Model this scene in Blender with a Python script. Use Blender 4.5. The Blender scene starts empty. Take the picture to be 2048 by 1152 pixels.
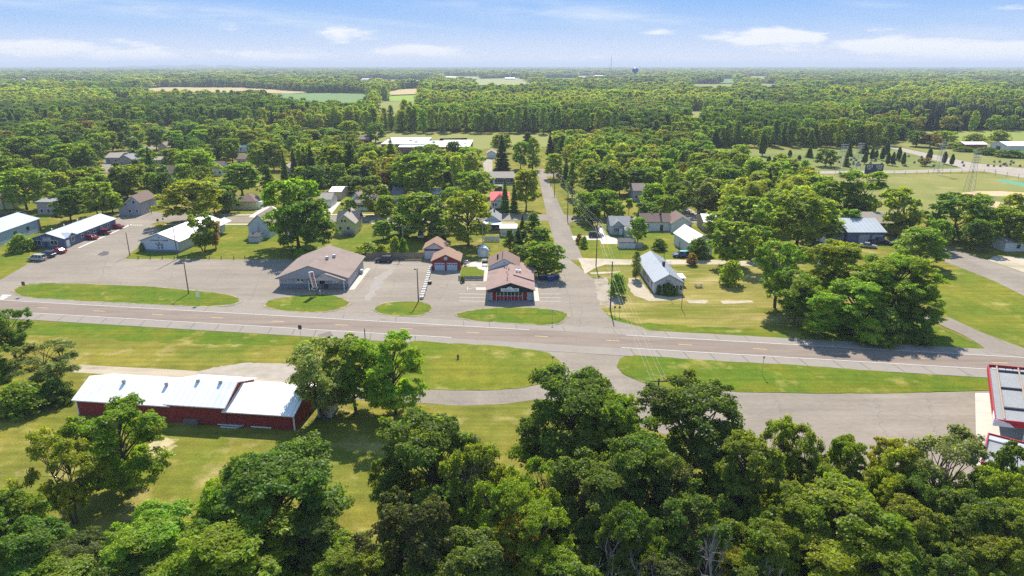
import bpy, bmesh, math, random
import numpy as np
from mathutils import Vector, Matrix

S = bpy.context.scene
COL = S.collection
R = math.radians
# ------------------------------------------------------------------ camera
H0 = 52.5            # drone height above the ground, m
FOC = 1366.0         # focal length in photo pixels (photo is 2048 wide)
PITCH = math.atan((576.0 - 131.0) / FOC)
CP, SP = math.cos(PITCH), math.sin(PITCH)
cam_d = bpy.data.cameras.new("camera")
cam_d.sensor_width = 36.0
cam_d.lens = 36.0 * FOC / 2048.0
cam_d.clip_start = 0.5
cam_d.clip_end = 60000.0
cam = bpy.data.objects.new("camera", cam_d)
COL.objects.link(cam)
cam.location = (0, 0, H0)
cam.rotation_euler = (math.pi / 2 - PITCH, 0, 0)
S.camera = cam
# ------------------------------------------------------------------ light
SUN_EL, SUN_AZ = R(46.5), R(3.5)      # azimuth measured from +Y towards +X
w = bpy.data.worlds.new("World"); S.world = w
w.use_nodes = True
nt = w.node_tree; N = nt.nodes; L = nt.links
N.clear()
out = N.new("ShaderNodeOutputWorld"); bg = N.new("ShaderNodeBackground")
sky = N.new("ShaderNodeTexSky"); sky.sky_type = 'NISHITA'; sky.sun_disc = False
sky.sun_elevation = SUN_EL; sky.sun_rotation = SUN_AZ
sky.altitude = 300; sky.air_density = 1.0; sky.dust_density = 0.6; sky.ozone_density = 2.0
bg.inputs[1].default_value = 0.10
sun_d = bpy.data.lights.new("sun", 'SUN'); sun_d.energy = 4.6; sun_d.angle = R(0.55)
sun_d.color = (1.0, 0.93, 0.82)
sun = bpy.data.objects.new("sun", sun_d); COL.objects.link(sun)
sdir = Vector((math.sin(SUN_AZ) * math.cos(SUN_EL), math.cos(SUN_AZ) * math.cos(SUN_EL), math.sin(SUN_EL)))
sun.rotation_euler = sdir.to_track_quat('Z', 'Y').to_euler()
S.view_settings.view_transform = 'Standard'
S.view_settings.look = 'None'
S.view_settings.exposure = 0.88
S.view_settings.gamma = 1.0
cy = S.cycles
cy.max_bounces = 6; cy.diffuse_bounces = 3; cy.glossy_bounces = 2; cy.transmission_bounces = 4
cy.transparent_max_bounces = 4; cy.volume_bounces = 0
cy.sample_clamp_indirect = 6.0
cy.caustics_reflective = False; cy.caustics_refractive = False
cy.use_denoising = False

# clouds and the deepening blue live in the world's own sky
def nmath(op, a, b=None, c=None):
    n = N.new("ShaderNodeMath"); n.operation = op
    for i, v in enumerate((a, b, c)):
        if v is None: continue
        if isinstance(v, (int, float)): n.inputs[i].default_value = v
        else: L.new(v, n.inputs[i])
    return n.outputs[0]
tc = N.new("ShaderNodeTexCoord"); sep = N.new("ShaderNodeSeparateXYZ")
L.new(tc.outputs['Generated'], sep.inputs[0])
dx, dy, dz = sep.outputs
az = nmath('ARCTAN2', dx, dy)
el = nmath('ARCSINE', dz)
def ray(px, py):
    a, b = (px - 1024) / FOC, (576 - py) / FOC
    return Vector((a, CP + b * SP, -SP + b * CP)).normalized()
def azel(px, py):
    d = ray(px, py); return math.atan2(d.x, d.y), math.asin(d.z)
comb = N.new("ShaderNodeCombineXYZ")
L.new(nmath('MULTIPLY', az, 1.0), comb.inputs[0]); L.new(nmath('MULTIPLY', el, 4.2), comb.inputs[1])
n1 = N.new("ShaderNodeTexNoise"); n1.inputs['Scale'].default_value = 18.0
n1.inputs['Detail'].default_value = 8.0; n1.inputs['Roughness'].default_value = 0.62
L.new(comb.outputs[0], n1.inputs['Vector'])
comb2 = N.new("ShaderNodeCombineXYZ")
L.new(nmath('MULTIPLY_ADD', el, 1.2, az), comb2.inputs[0]); L.new(nmath('MULTIPLY', el, 7.0), comb2.inputs[1])
n2 = N.new("ShaderNodeTexNoise"); n2.inputs['Scale'].default_value = 7.0
n2.inputs['Detail'].default_value = 6.0; n2.inputs['Roughness'].default_value = 0.6
L.new(comb2.outputs[0], n2.inputs['Vector'])
cum = None
BLOBS = [  # photo px centre, half sizes px, strength, streaky
    (95, 98, 190, 17, 1.0), (250, 108, 150, 13, 1.0), (20, 125, 60, 6, .7), (545, 112, 120, 12, .95), (450, 55, 60, 10, .55),
    (700, 72, 90, 18, .75), (850, 104, 130, 14, 1.0), (915, 124, 60, 5, .7), (1185, 118, 90, 10, .7), (1385, 123, 70, 8, .75),
    (1540, 74, 110, 20, 1.15), (1600, 96, 110, 12, .8), (1790, 92, 150, 18, 1.1), (1960, 106, 170, 20, 1.15), (1830, 122, 120, 8, .8),
    (2010, 17, 60, 7, .6), (1310, 66, 90, 12, .55), (2250, 100, 220, 24, 1.0), (-150, 95, 160, 22, 1.0)]
for (bx, by, rx, ry, st) in BLOBS:
    a0, e0 = azel(bx, by)
    u = nmath('DIVIDE', nmath('SUBTRACT', az, a0), rx / FOC)
    v = nmath('DIVIDE', nmath('SUBTRACT', el, e0), ry / FOC)
    v = nmath('MULTIPLY', v, nmath('MULTIPLY_ADD', nmath('LESS_THAN', v, 0.0), 0.25, 0.85))
    q = nmath('ADD', nmath('MULTIPLY', u, u), nmath('MULTIPLY', v, v))
    b = nmath('MULTIPLY', nmath('EXPONENT', nmath('MULTIPLY', q, -1.0)), st)
    cum = b if cum is None else nmath('MAXIMUM', cum, b)
def smooth(x, lo, hi):
    n = N.new("ShaderNodeMapRange"); n.interpolation_type = 'SMOOTHSTEP'
    L.new(x, n.inputs[0]); n.inputs[1].default_value = lo; n.inputs[2].default_value = hi
    n.inputs[3].default_value = 0; n.inputs[4].default_value = 1
    return n.outputs[0]
front = nmath('GREATER_THAN', dy, 0.0)
cmask = smooth(nmath('ADD', nmath('MULTIPLY', cum, 0.62), nmath('MULTIPLY', nmath('SUBTRACT', n1.outputs[0], 0.5), 1.22)), 0.24, 0.58)
cmask = nmath('MULTIPLY', cmask, front)
cir = None
for (bx, by, rx, ry, st) in [(330, 18, 330, 16, .8), (1130, 24, 260, 20, .75), (1300, 44, 240, 10, .5), (60, 8, 160, 8, .6), (760, 44, 200, 6, .4), (1980, 60, 200, 22, .35), (1750, 8, 60, 6, .4)]:
    a0, e0 = azel(bx, by)
    u = nmath('DIVIDE', nmath('SUBTRACT', az, a0), rx / FOC)
    v = nmath('DIVIDE', nmath('ADD', nmath('SUBTRACT', el, e0), nmath('MULTIPLY', nmath('SUBTRACT', az, a0), 0.085)), ry / FOC)
    q = nmath('ADD', nmath('MULTIPLY', u, u), nmath('MULTIPLY', v, v))
    b = nmath('MULTIPLY', nmath('EXPONENT', nmath('MULTIPLY', q, -1.0)), st)
    cir = b if cir is None else nmath('MAXIMUM', cir, b)
cirm = nmath('MULTIPLY', nmath('MULTIPLY', cir, smooth(n2.outputs[0], 0.30, 0.72)), nmath('MULTIPLY', front, 0.8))
ramp = N.new("ShaderNodeValToRGB")            # blue deepening above the horizon; unseen upper sky brightened to fill shadows
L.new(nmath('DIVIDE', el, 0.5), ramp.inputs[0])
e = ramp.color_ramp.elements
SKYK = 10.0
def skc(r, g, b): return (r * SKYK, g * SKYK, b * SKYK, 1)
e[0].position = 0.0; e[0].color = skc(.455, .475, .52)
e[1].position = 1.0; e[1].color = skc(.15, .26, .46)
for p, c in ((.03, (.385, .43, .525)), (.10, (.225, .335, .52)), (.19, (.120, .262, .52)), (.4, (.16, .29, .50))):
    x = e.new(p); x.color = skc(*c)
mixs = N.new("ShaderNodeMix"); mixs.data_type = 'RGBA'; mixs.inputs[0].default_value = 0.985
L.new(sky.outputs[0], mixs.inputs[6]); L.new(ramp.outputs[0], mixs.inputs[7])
m1 = N.new("ShaderNodeMix"); m1.data_type = 'RGBA'; L.new(cirm, m1.inputs[0])
L.new(mixs.outputs[2], m1.inputs[6]); m1.inputs[7].default_value = skc(.50, .53, .56)
m2 = N.new("ShaderNodeMix"); m2.data_type = 'RGBA'; L.new(nmath('MULTIPLY', cmask, .9), m2.inputs[0])
L.new(m1.outputs[2], m2.inputs[6]); m2.inputs[7].default_value = skc(.545, .55, .565)
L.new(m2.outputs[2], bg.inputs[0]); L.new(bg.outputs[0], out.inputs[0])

# ------------------------------------------------------------------ pixel <-> ground
def W(px, py, z=0.0):
    d = ray(px, py); t = (z - H0) / d.z
    return Vector((d.x * t, d.y * t, z))
def PXY(x, y, z=0.0):
    zz = z - H0
    zc = y * CP - zz * SP; yc = y * SP + zz * CP
    return 1024 + FOC * x / zc, 576 - FOC * yc / zc, zc
def mpp(x, y, z=0.0):           # metres per photo pixel at that point
    return (y * CP - (z - H0) * SP) / FOC
def height_at(bx, by, ty):       # height of something standing at (bx,by) whose top is at row ty
    p = W(bx, by); k = (576 - ty) / FOC
    # yc = k*zc ; zz unknown
    zz = (k * p.y * CP - p.y * SP) / (CP + k * SP)
    return zz + H0

# ------------------------------------------------------------------ materials
MATS = {}
def mat(name, rgb, rough=.8, var=.10, scale=.7, metal=0.0, spec=.3, fine=0.0, stretch=None, space='pos', second=None, s2=.1, amt=.5, emit=None, streak=0.0):
    if name in MATS: return MATS[name]
    m = bpy.data.materials.new(name); m.use_nodes = True
    t = m.node_tree; nd = t.nodes; ln = t.links
    b = nd["Principled BSDF"]
    b.inputs['Roughness'].default_value = rough; b.inputs['Metallic'].default_value = metal
    b.inputs['Specular IOR Level'].default_value = spec
    if space == 'pos':
        g = nd.new("ShaderNodeNewGeometry"); vec = g.outputs['Position']
    else:
        g = nd.new("ShaderNodeTexCoord"); vec = g.outputs['Object']
    if stretch:
        mp = nd.new("ShaderNodeMapping"); mp.inputs['Scale'].default_value = stretch[:3]
        if len(stretch) > 3: mp.inputs['Rotation'].default_value = (0, 0, stretch[3])
        ln.new(vec, mp.inputs[0]); vec = mp.outputs[0]
    def noise(sc, det=4.0):
        n = nd.new("ShaderNodeTexNoise"); n.inputs['Scale'].default_value = sc
        n.inputs['Detail'].default_value = det; n.inputs['Roughness'].default_value = .6
        ln.new(vec, n.inputs['Vector']); return n.outputs[0]
    def mr(x, lo, hi, a, c):
        n = nd.new("ShaderNodeMapRange"); n.inputs[1].default_value = lo; n.inputs[2].default_value = hi
        n.inputs[3].default_value = a; n.inputs[4].default_value = c; ln.new(x, n.inputs[0]); return n.outputs[0]
    base = nd.new("ShaderNodeRGB"); base.outputs[0].default_value = (*rgb, 1); colr = base.outputs[0]
    if second:
        for k, (c2, sc2, lo, hi) in enumerate(second):
            mx = nd.new("ShaderNodeMix"); mx.data_type = 'RGBA'
            ln.new(mr(noise(sc2, 5.0), lo, hi, 0, 1), mx.inputs[0])
            ln.new(colr, mx.inputs[6]); mx.inputs[7].default_value = (*c2, 1); colr = mx.outputs[2]
    f = mr(noise(scale), .25, .75, 1 - var, 1 + var)
    if fine:
        f2 = mr(noise(scale * 14, 2.0), .25, .75, 1 - fine, 1 + fine)
        q = nd.new("ShaderNodeMath"); q.operation = 'MULTIPLY'; ln.new(f, q.inputs[0]); ln.new(f2, q.inputs[1]); f = q.outputs[0]
    if streak:
        mp2 = nd.new("ShaderNodeMapping"); mp2.inputs['Rotation'].default_value = (0, 0, .153); mp2.inputs['Scale'].default_value = (.035, .9, 1)
        g2 = nd.new("ShaderNodeNewGeometry"); ln.new(g2.outputs['Position'], mp2.inputs[0])
        n3 = nd.new("ShaderNodeTexNoise"); n3.inputs['Scale'].default_value = 1.0; n3.inputs['Detail'].default_value = 3.0; ln.new(mp2.outputs[0], n3.inputs['Vector'])
        q = nd.new("ShaderNodeMath"); q.operation = 'MULTIPLY'; ln.new(f, q.inputs[0]); ln.new(mr(n3.outputs[0], .3, .7, 1 - streak, 1 + streak), q.inputs[1]); f = q.outputs[0]
    vm = nd.new("ShaderNodeVectorMath"); vm.operation = 'SCALE'
    ln.new(colr, vm.inputs[0]); ln.new(f, vm.inputs['Scale'])
    ln.new(vm.outputs[0], b.inputs['Base Color'])
    if emit: b.inputs['Emission Color'].default_value = (*emit, 1)
    MATS[name] = m
    return m

# ------------------------------------------------------------------ mesh builder
class MB:
    def __init__(s): s.v = []; s.f = []; s.mi = []
    def add(s, vs, fs, m=0):
        o = len(s.v); s.v += [tuple(v) for v in vs]
        s.f += [tuple(i + o for i in f) for f in fs]; s.mi += [m] * len(fs); return s
    def box(s, x0, x1, y0, y1, z0, z1, m=0):
        return s.add([(x0, y0, z0), (x1, y0, z0), (x1, y1, z0), (x0, y1, z0), (x0, y0, z1), (x1, y0, z1), (x1, y1, z1), (x0, y1, z1)],
                     [(0, 3, 2, 1), (4, 5, 6, 7), (0, 1, 5, 4), (1, 2, 6, 5), (2, 3, 7, 6), (3, 0, 4, 7)], m)
    def tube(s, p, q, r0, r1=None, n=8, m=0, caps=True):
        p, q = Vector(p), Vector(q); r1 = r0 if r1 is None else r1
        d = (q - p).normalized(); a = d.orthogonal().normalized(); b = d.cross(a)
        vs = []
        for c, r in ((p, r0), (q, r1)):
            for i in range(n):
                t = 2 * math.pi * i / n; vs.append(c + a * (r * math.cos(t)) + b * (r * math.sin(t)))
        fs = [(i, (i + 1) % n, n + (i + 1) % n, n + i) for i in range(n)]
        if caps: fs += [tuple(range(n))[::-1], tuple(range(n, 2 * n))]
        return s.add(vs, fs, m)
    def path(s, pts, r, n=6, m=0):
        for a, b in zip(pts, pts[1:]): s.tube(a, b, r if not callable(r) else r(a), r if not callable(r) else r(b), n, m)
        return s
    def prism(s, poly, y0, y1, m=0, axis='y'):   # poly in (x,z), extruded along y
        n = len(poly)
        if axis == 'y': vs = [(x, y0, z) for x, z in poly] + [(x, y1, z) for x, z in poly]
        elif axis == 'x': vs = [(y0, x, z) for x, z in poly] + [(y1, x, z) for x, z in poly]
        else: vs = [(x, z, y0) for x, z in poly] + [(x, z, y1) for x, z in poly]
        fs = [tuple(range(n)), tuple(range(2 * n - 1, n - 1, -1))] + [(i, i + n, (i + 1) % n + n, (i + 1) % n) for i in range(n)]
        return s.add(vs, fs, m)
    def disc(s, c, nrm, r, th, n=16, m=0):
        nrm = Vector(nrm).normalized(); return s.tube(Vector(c) - nrm * th / 2, Vector(c) + nrm * th / 2, r, r, n, m)
    def build(s, name, mats, parent=None, smooth=False, bevel=0):
        me = bpy.data.meshes.new(name); me.from_pydata(s.v, [], s.f)
        if not isinstance(mats, (list, tuple)): mats = [mats]
        for m in mats: me.materials.append(m)
        if len(mats) > 1: me.polygons.foreach_set("material_index", s.mi)
        bm = bmesh.new(); bm.from_mesh(me); bmesh.ops.recalc_face_normals(bm, faces=bm.faces)
        if bevel: bmesh.ops.bevel(bm, geom=list(bm.edges), offset=bevel, segments=2, affect='EDGES', profile=.6)
        bm.to_mesh(me); bm.free()
        if smooth: me.polygons.foreach_set("use_smooth", [True] * len(me.polygons))
        me.update()
        o = bpy.data.objects.new(name, me); COL.objects.link(o)
        if parent: o.parent = parent
        return o

def thing(name, label, cat, loc=(0, 0, 0), rz=0.0, group=None):
    o = bpy.data.objects.new(name, None); COL.objects.link(o); o.empty_display_size = .3
    o.location = loc; o.rotation_euler = (0, 0, rz)
    o['label'] = label; o['category'] = cat
    if group: o['group'] = group
    return o
def tag(o, label=None, cat=None, group=None, kind=None):
    if label: o['label'] = label
    if cat: o['category'] = cat
    if group: o['group'] = group
    if kind: o['kind'] = kind
    return o
KIDS = {}
def copy_thing(root, loc, rz=0.0, label=None, group=None, scale=None):
    kids = KIDS.get(root.name)
    if kids is None:
        kids = KIDS[root.name] = [(k, list(k.children)) for k in root.children]
    c = root.copy(); COL.objects.link(c); c.location = loc; c.rotation_euler = (0, 0, rz)
    if scale: c.scale = scale
    if label: c['label'] = label
    if group: c['group'] = group
    for k, subs in kids:
        d = k.copy(); COL.objects.link(d); d.parent = c
        for g in subs:
            h = g.copy(); COL.objects.link(h); h.parent = d
    return c
LAND = []      # landmarks used to say which tree is which: (phrase, x, y)
from mathutils.geometry import delaunay_2d_cdt
# ------------------------------------------------------------------ ground
GREEN = (.115, .150, .016); OLIVE = (.215, .185, .030); TAN = (.40, .31, .13)
m_lawn = mat("lawn_grass", (0.140, 0.146, 0.021), rough=.95, var=.20, scale=.35, streak=.16, fine=.36, spec=.05,
             second=[(GREEN, .030, .50, .66), (OLIVE, .055, .42, .60), ((0.087, 0.127, 0.008), .11, .56, .72), (TAN, .13, .55, .76)])
m_verge = mat("verge_grass", (0.090, 0.141, 0.011), rough=.95, streak=.14, var=.18, scale=.5, fine=.34, spec=.05,
              second=[((0.142, 0.155, 0.014), .12, .44, .62), ((0.292, 0.244, 0.066), .16, .57, .72)])
m_bright = mat("bright_lawn_grass", (0.114, 0.149, 0.013), rough=.95, streak=.14, var=.18, scale=.5, fine=.34, spec=.05,
               second=[((0.176, 0.173, 0.019), .06, .44, .62), ((0.317, 0.269, 0.078), .13, .58, .76)])
m_dry = mat("dry_mown_grass", (.235, .200, .050), rough=.95, streak=.18, var=.2, scale=.35, fine=.36, spec=.05, stretch=(.5, 1.6, 1, -.15),
            second=[((0.129, 0.143, 0.017), .045, .46, .62), ((0.386, 0.304, 0.128), .10, .52, .72)])
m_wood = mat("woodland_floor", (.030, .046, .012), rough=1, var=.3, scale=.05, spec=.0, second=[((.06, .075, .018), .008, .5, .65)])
m_asph = mat("old_asphalt", (0.239, 0.202, 0.160), rough=.92, streak=.07, var=.10, scale=.09, fine=.10, spec=.12, stretch=(.7, 1.5, 1),
             second=[((0.286, 0.243, 0.193), .05, .45, .66), ((0.197, 0.167, 0.136), .16, .60, .76), ((0.328, 0.282, 0.224), .35, .68, .8)])
m_street = mat("street_asphalt", (0.231, 0.196, 0.159), rough=.92, streak=.07, var=.10, scale=.12, fine=.10, spec=.12, stretch=(1.6, .45, 1),
               second=[((0.269, 0.231, 0.186), .09, .45, .65), ((0.185, 0.159, 0.131), .22, .62, .76)])
m_conc = mat("shoulder_concrete", (0.267, 0.234, 0.197), rough=.9, var=.06, scale=.2, fine=.05, spec=.12, second=[((0.215, 0.189, 0.162), .3, .58, .75)])
m_hwy = mat("reddish_highway", (0.231, 0.184, 0.148), rough=.9, streak=.07, var=.05, scale=.25, fine=.05, spec=.12, stretch=(.16, 1.4, 1, .152),
            second=[((0.198, 0.153, 0.122), .35, .48, .64), ((0.264, 0.217, 0.178), .5, .6, .74)])
m_white = mat("road_paint_white", (.60, .585, .55), rough=.8, var=.10, scale=1.5)
m_worn = mat("worn_paint_white", (.52, .49, .44), rough=.85, var=.2, scale=1.2)
m_yellow = mat("road_paint_yellow", (.66, .44, .15), rough=.8, var=.12, scale=1.5)
m_joint = mat("tar_joint", (.10, .09, .085), rough=.95, var=.2, scale=1)
m_tar = mat("tar_seam", (.205, .15, .13), rough=.95, var=.2, scale=1)
m_grav = mat("gravel", (.46, .39, .30), rough=1, var=.14, scale=.6, fine=.16, spec=.05, second=[((.33, .29, .19), .12, .48, .66)])
m_pale = mat("pale_gravel", (.36, .315, .26), rough=1, var=.12, scale=.6, fine=.16, spec=.05, second=[((.31, .27, .20), .2, .5, .7)])
m_slab = mat("concrete_slab", (.50, .455, .39), rough=.9, var=.05, scale=.3, fine=.04, second=[((.5, .46, .4), .3, .55, .7)])
m_cream = mat("cream_concrete", (.52, .475, .40), rough=.9, var=.05, scale=.3, fine=.04, stretch=(.25, 1.2, 1), second=[((.44, .40, .34), .5, .5, .7)])
m_dirt = mat("infield_dirt", (.55, .37, .22), rough=1, var=.08, scale=.3, fine=.06)
m_track = mat("dirt_track", (.40, .335, .245), rough=1, var=.14, scale=.4, fine=.14, stretch=(.5, 1.6, 1), second=[((.24, .215, .13), .12, .5, .66)])

def sheet_w(name, pts, z, m, kind='structure'):
    me = bpy.data.meshes.new(name)
    cx = sum(p[0] for p in pts) / len(pts); cyy = sum(p[1] for p in pts) / len(pts)
    n = len(pts)
    r = delaunay_2d_cdt([Vector((p[0] - cx, p[1] - cyy)) for p in pts], [(i, (i + 1) % n) for i in range(n)], [list(range(n))], 1, 1e-5)
    vs = [(v.x + cx, v.y + cyy, z) for v in r[0]]
    fs = []
    for f in r[2]:
        a, b, c = (Vector(vs[i]) for i in f[:3])
        fs.append(tuple(f) if (b - a).cross(c - a).z > 0 else tuple(f)[::-1])
    me.from_pydata(vs, [], fs); me.materials.append(m)
    o = bpy.data.objects.new(name, me); COL.objects.link(o)
    o['kind'] = kind
    return o
def smooth_closed(p, k=6):
    out = []; n = len(p)
    for i in range(n):
        p0, p1, p2, p3 = (np.array(p[(i + j) % n], float) for j in (-1, 0, 1, 2))
        for s in range(k):
            t = s / k
            out.append(.5 * (2 * p1 + (p2 - p0) * t + (2 * p0 - 5 * p1 + 4 * p2 - p3) * t * t + (3 * p1 - p0 - 3 * p2 + p3) * t ** 3))
    return out
rj = random.Random(7)
def ragged(pts, amp):
    out = []
    n = len(pts)
    for i in range(n):
        a, b = Vector(pts[i][:2]), Vector(pts[(i + 1) % n][:2])
        k = max(1, min(40, int((b - a).length / 1.6)))
        for s in range(k):
            q = a.lerp(b, s / k); out.append((q.x + rj.uniform(-amp, amp), q.y + rj.uniform(-amp, amp)))
    return out
def sheet(name, px, z, m, smooth=False, rag=0.0):
    pts = [W(x, y) for x, y in px]
    pts = [(p.x, p.y) for p in pts]
    if smooth: pts = smooth_closed(pts)
    if rag: pts = ragged(pts, rag)
    return sheet_w(name, pts, z, m)
def strip_w(name, pts, wid, z, m):          # road along a world polyline
    l, r = [], []
    for i, p in enumerate(pts):
        a = Vector(pts[max(0, i - 1)][:2]); b = Vector(pts[min(len(pts) - 1, i + 1)][:2])
        d = (b - a).normalized(); nn = Vector((-d.y, d.x)); q = Vector(p[:2])
        wd = wid[i] if isinstance(wid, (list, tuple)) else wid
        l.append(q + nn * wd / 2); r.append(q - nn * wd / 2)
    return sheet_w(name, l + r[::-1], z, m)

sheet_w("ground", [(-30000, -300), (30000, -300), (30000, 32000), (-30000, 32000)], 0.0, m_lawn)
# woodland floor beyond the town
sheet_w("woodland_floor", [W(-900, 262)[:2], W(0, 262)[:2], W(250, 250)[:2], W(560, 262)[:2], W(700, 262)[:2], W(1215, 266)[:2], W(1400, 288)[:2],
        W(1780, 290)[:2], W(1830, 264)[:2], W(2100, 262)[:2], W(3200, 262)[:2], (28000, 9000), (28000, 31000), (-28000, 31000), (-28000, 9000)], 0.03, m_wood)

# the highway runs along a straight line
A0, A1 = W(0, 622.5), W(1969, 738)
B0, B1 = W(12, 601), W(2048, 715.5)
hd = ((A1 - A0).normalized() + (B1 - B0).normalized()).normalized()
hn = Vector((-hd.y, hd.x, 0))            # points away from the camera
HM = (A0 + A1 + B0 + B1) / 4
HW = abs((B0 - A0).dot(hn))              # between the white lines
def hw(u, v): 
    q = HM + hd * u + hn * v; return (q.x, q.y)
def hband(name, u0, u1, v0, v1, z, m, mesh=None):
    return sheet_w(name, [hw(u0, v0), hw(u1, v0), hw(u1, v1), hw(u0, v1)], z, m)
hband("highway_shoulder", -500, 500, -HW / 2 - 3.9, HW / 2 + 3.3, 0.05, m_conc)
hband("highway", -500, 500, -HW / 2 - .25, HW / 2 + .25, 0.056, m_hwy)
def hu(px, py): 
    return (W(px, py) - HM).dot(hd)
uc0, uc1 = hu(905, 672), hu(1243, 695)         # gap in the near edge line at the crossing
mk = MB()
def quad(mb, u0, u1, v0, v1, z, m=0):
    p = [hw(u0, v0), hw(u1, v0), hw(u1, v1), hw(u0, v1)]
    mb.add([(a, b, z) for a, b in p], [(0, 1, 2, 3)], m)
quad(mk, -500, uc0, -HW / 2 - .07, -HW / 2 + .10, .0615)
quad(mk, uc1, 500, -HW / 2 - .07, -HW / 2 + .10, .0615)
quad(mk, -500, hu(1060, 657), HW / 2 - .10, HW / 2 + .07, .0615)
quad(mk, hu(1252, 670), 500, HW / 2 - .10, HW / 2 + .07, .0615)
tag(mk.build("edge_line_marking", m_white), kind='structure')
mk = MB()
u_d = hu(86, 616)
for k in range(-26, 34):
    u = u_d + k * (hu(435, 635.5) - hu(86, 616)) / 3.0
    quad(mk, u - 1.35, u + 1.35, -.07, .09, .0615)
tag(mk.build("centre_line_marking", m_yellow), kind='structure')
rj = random.Random(3)
mk = MB(); u = -330.0
while u < 330:
    u += rj.uniform(4.2, 6.5)
    if not (uc0 - 2 < u < uc1 + 2):
        p = [hw(u, -HW / 2 - 3.6), hw(u + .13, -HW / 2 - 3.6), hw(u - .9 + .13, -HW / 2 - .26), hw(u - .9, -HW / 2 - .26)]
        mk.add([(a, b, .0545) for a, b in p], [(0, 1, 2, 3)])
    if rj.random() < .5:
        p = [hw(u + 2, HW / 2 + .28), hw(u + 2.1, HW / 2 + .28), hw(u + 1.3, HW / 2 + 3.0), hw(u + 1.2, HW / 2 + 3.0)]
        mk.add([(a, b, .0545) for a, b in p], [(0, 1, 2, 3)])
tag(mk.build("shoulder_joint_marking", m_joint), kind='structure')
mk = MB(); u = -330.0
while u < 330:
    u += rj.uniform(7, 15); v0, v1 = -HW / 2, HW / 2
    if rj.random() < .4: v1 = 0
    wv = rj.uniform(-.5, .5)
    p = [hw(u, v0), hw(u + .10, v0), hw(u + .10 + wv, v1), hw(u + wv, v1)]
    mk.add([(a, b, .060) for a, b in p], [(0, 1, 2, 3)])
quad(mk, -400, 400, .32, .40, .0602)
tag(mk.build("highway_seam_marking", m_tar), kind='structure')

# north side paving
sheet("parking_lot", [(-700, 700), (-120, 600), (0, 560), (58, 527), (104, 505), (150, 488), (215, 455), (236, 436), (232, 426), (310, 424), (345, 428), (350, 436), (318, 443), (300, 449), (312, 453), (318, 462), (254, 512), (252, 518),
      (560, 519), (730, 519), (860, 520), (905, 520), (960, 556), (1035, 556), (1080, 548), (1117, 535), (1112, 520), (1140, 520), (1190, 560), (1196, 600), (1205, 620), (1225, 640), (1290, 656), (1230, 690), (900, 690), (-100, 625)], .018, m_asph)
sx0, sx1 = W(1117, 535).x, W(1150, 485).x
sheet_w("cross_street", [(sx0, W(1110, 520).y), (sx1 + .6, W(1170, 520).y), W(1133, 440)[:2], W(1090, 345)[:2], W(1088, 338)[:2], W(1074, 338)[:2], W(1075, 345)[:2], W(1096, 440)[:2], W(1108, 480)[:2]], .022, m_street)
sheet_w("back_street", [W(225, 427)[:2], W(350, 427)[:2], W(440, 433.5)[:2], W(660, 432)[:2], W(1030, 430)[:2], W(1100, 429)[:2], W(1100, 442)[:2], W(1030, 441)[:2], W(660, 443)[:2], W(440, 445.5)[:2], W(318, 444)[:2]], .025, m_street)
sheet("back_street_east", [(1128, 430), (1150, 432), (1400, 436), (1400, 446), (1152, 443), (1136, 446)], .025, m_street)
sheet("north_street", [(965, 349), (1100, 346), (1240, 347), (1240, 352), (1100, 352), (965, 355)], .025, m_street)
sheet("north_sidewalk", [(440, 429.3), (1030, 427.2), (1030, 428.4), (440, 431)], .03, m_slab)
sheet("south_sidewalk", [(330, 448), (660, 447), (1030, 443.8), (1030, 445.2), (660, 448.6), (330, 450.2)], .03, m_slab)
sheet("west_side_street", [(195, 345), (208, 322), (246, 302), (292, 292), (400, 285), (400, 289), (292, 299), (262, 309), (236, 323), (218, 345)], .025, m_street)
sheet("far_lane", [(228, 214), (262, 205), (280, 203), (280, 206), (262, 210), (236, 217)], .06, m_pale)
# south side paving
jn = [(1040, 694), (1095, 706), (1119, 722), (1121, 742), (1112, 758), (1085, 769), (1030, 778), (950, 782), (860, 778), (860, 808), (930, 812), (1010, 808), (1075, 798), (1110, 800), (1300, 860), (1480, 915), (1750, 955), (1990, 985), (2400, 1020), (2400, 780),
      (1990, 781), (1900, 784), (1760, 787), (1600, 787), (1480, 784), (1340, 777), (1285, 766), (1246, 750), (1233, 734), (1240, 718), (1262, 708)]
sheet("service_lot", jn, .02, m_asph, rag=.12)
strip_w("frontage_lane", [W(x, y)[:2] for x, y in ((130, 736), (240, 742), (340, 748), (450, 757), (560, 765), (640, 775), (720, 786), (800, 792), (880, 794))], [3.2, 3.2, 3.6, 4, 4.4, 4.6, 4.8, 4.6, 4.4], .024, m_track)
strip_w("frontage_lane_paved", [W(x, y)[:2] for x, y in ((690, 784), (760, 790), (860, 794), (940, 797), (1020, 792), (1090, 783))], 4.6, .028, m_street)
sheet("gravel_apron", [(395, 746), (435, 734), (490, 727), (550, 726), (610, 733), (640, 752), (560, 760), (470, 752)], .030, m_pale, smooth=True, rag=.3)
sheet("bare_soil", [(300, 880), (325, 872), (352, 880), (348, 900), (322, 912), (300, 905)], .012, mat("dusty_soil", (.43, .35, .19), rough=1, var=.2, scale=.5, fine=.2, second=[((.2, .18, .04), .35, .48, .6)]), smooth=True, rag=.5)
sheet("forecourt_slab", [(1950, 786), (2300, 786), (2340, 960), (1954, 960)], .030, m_cream)
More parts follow.
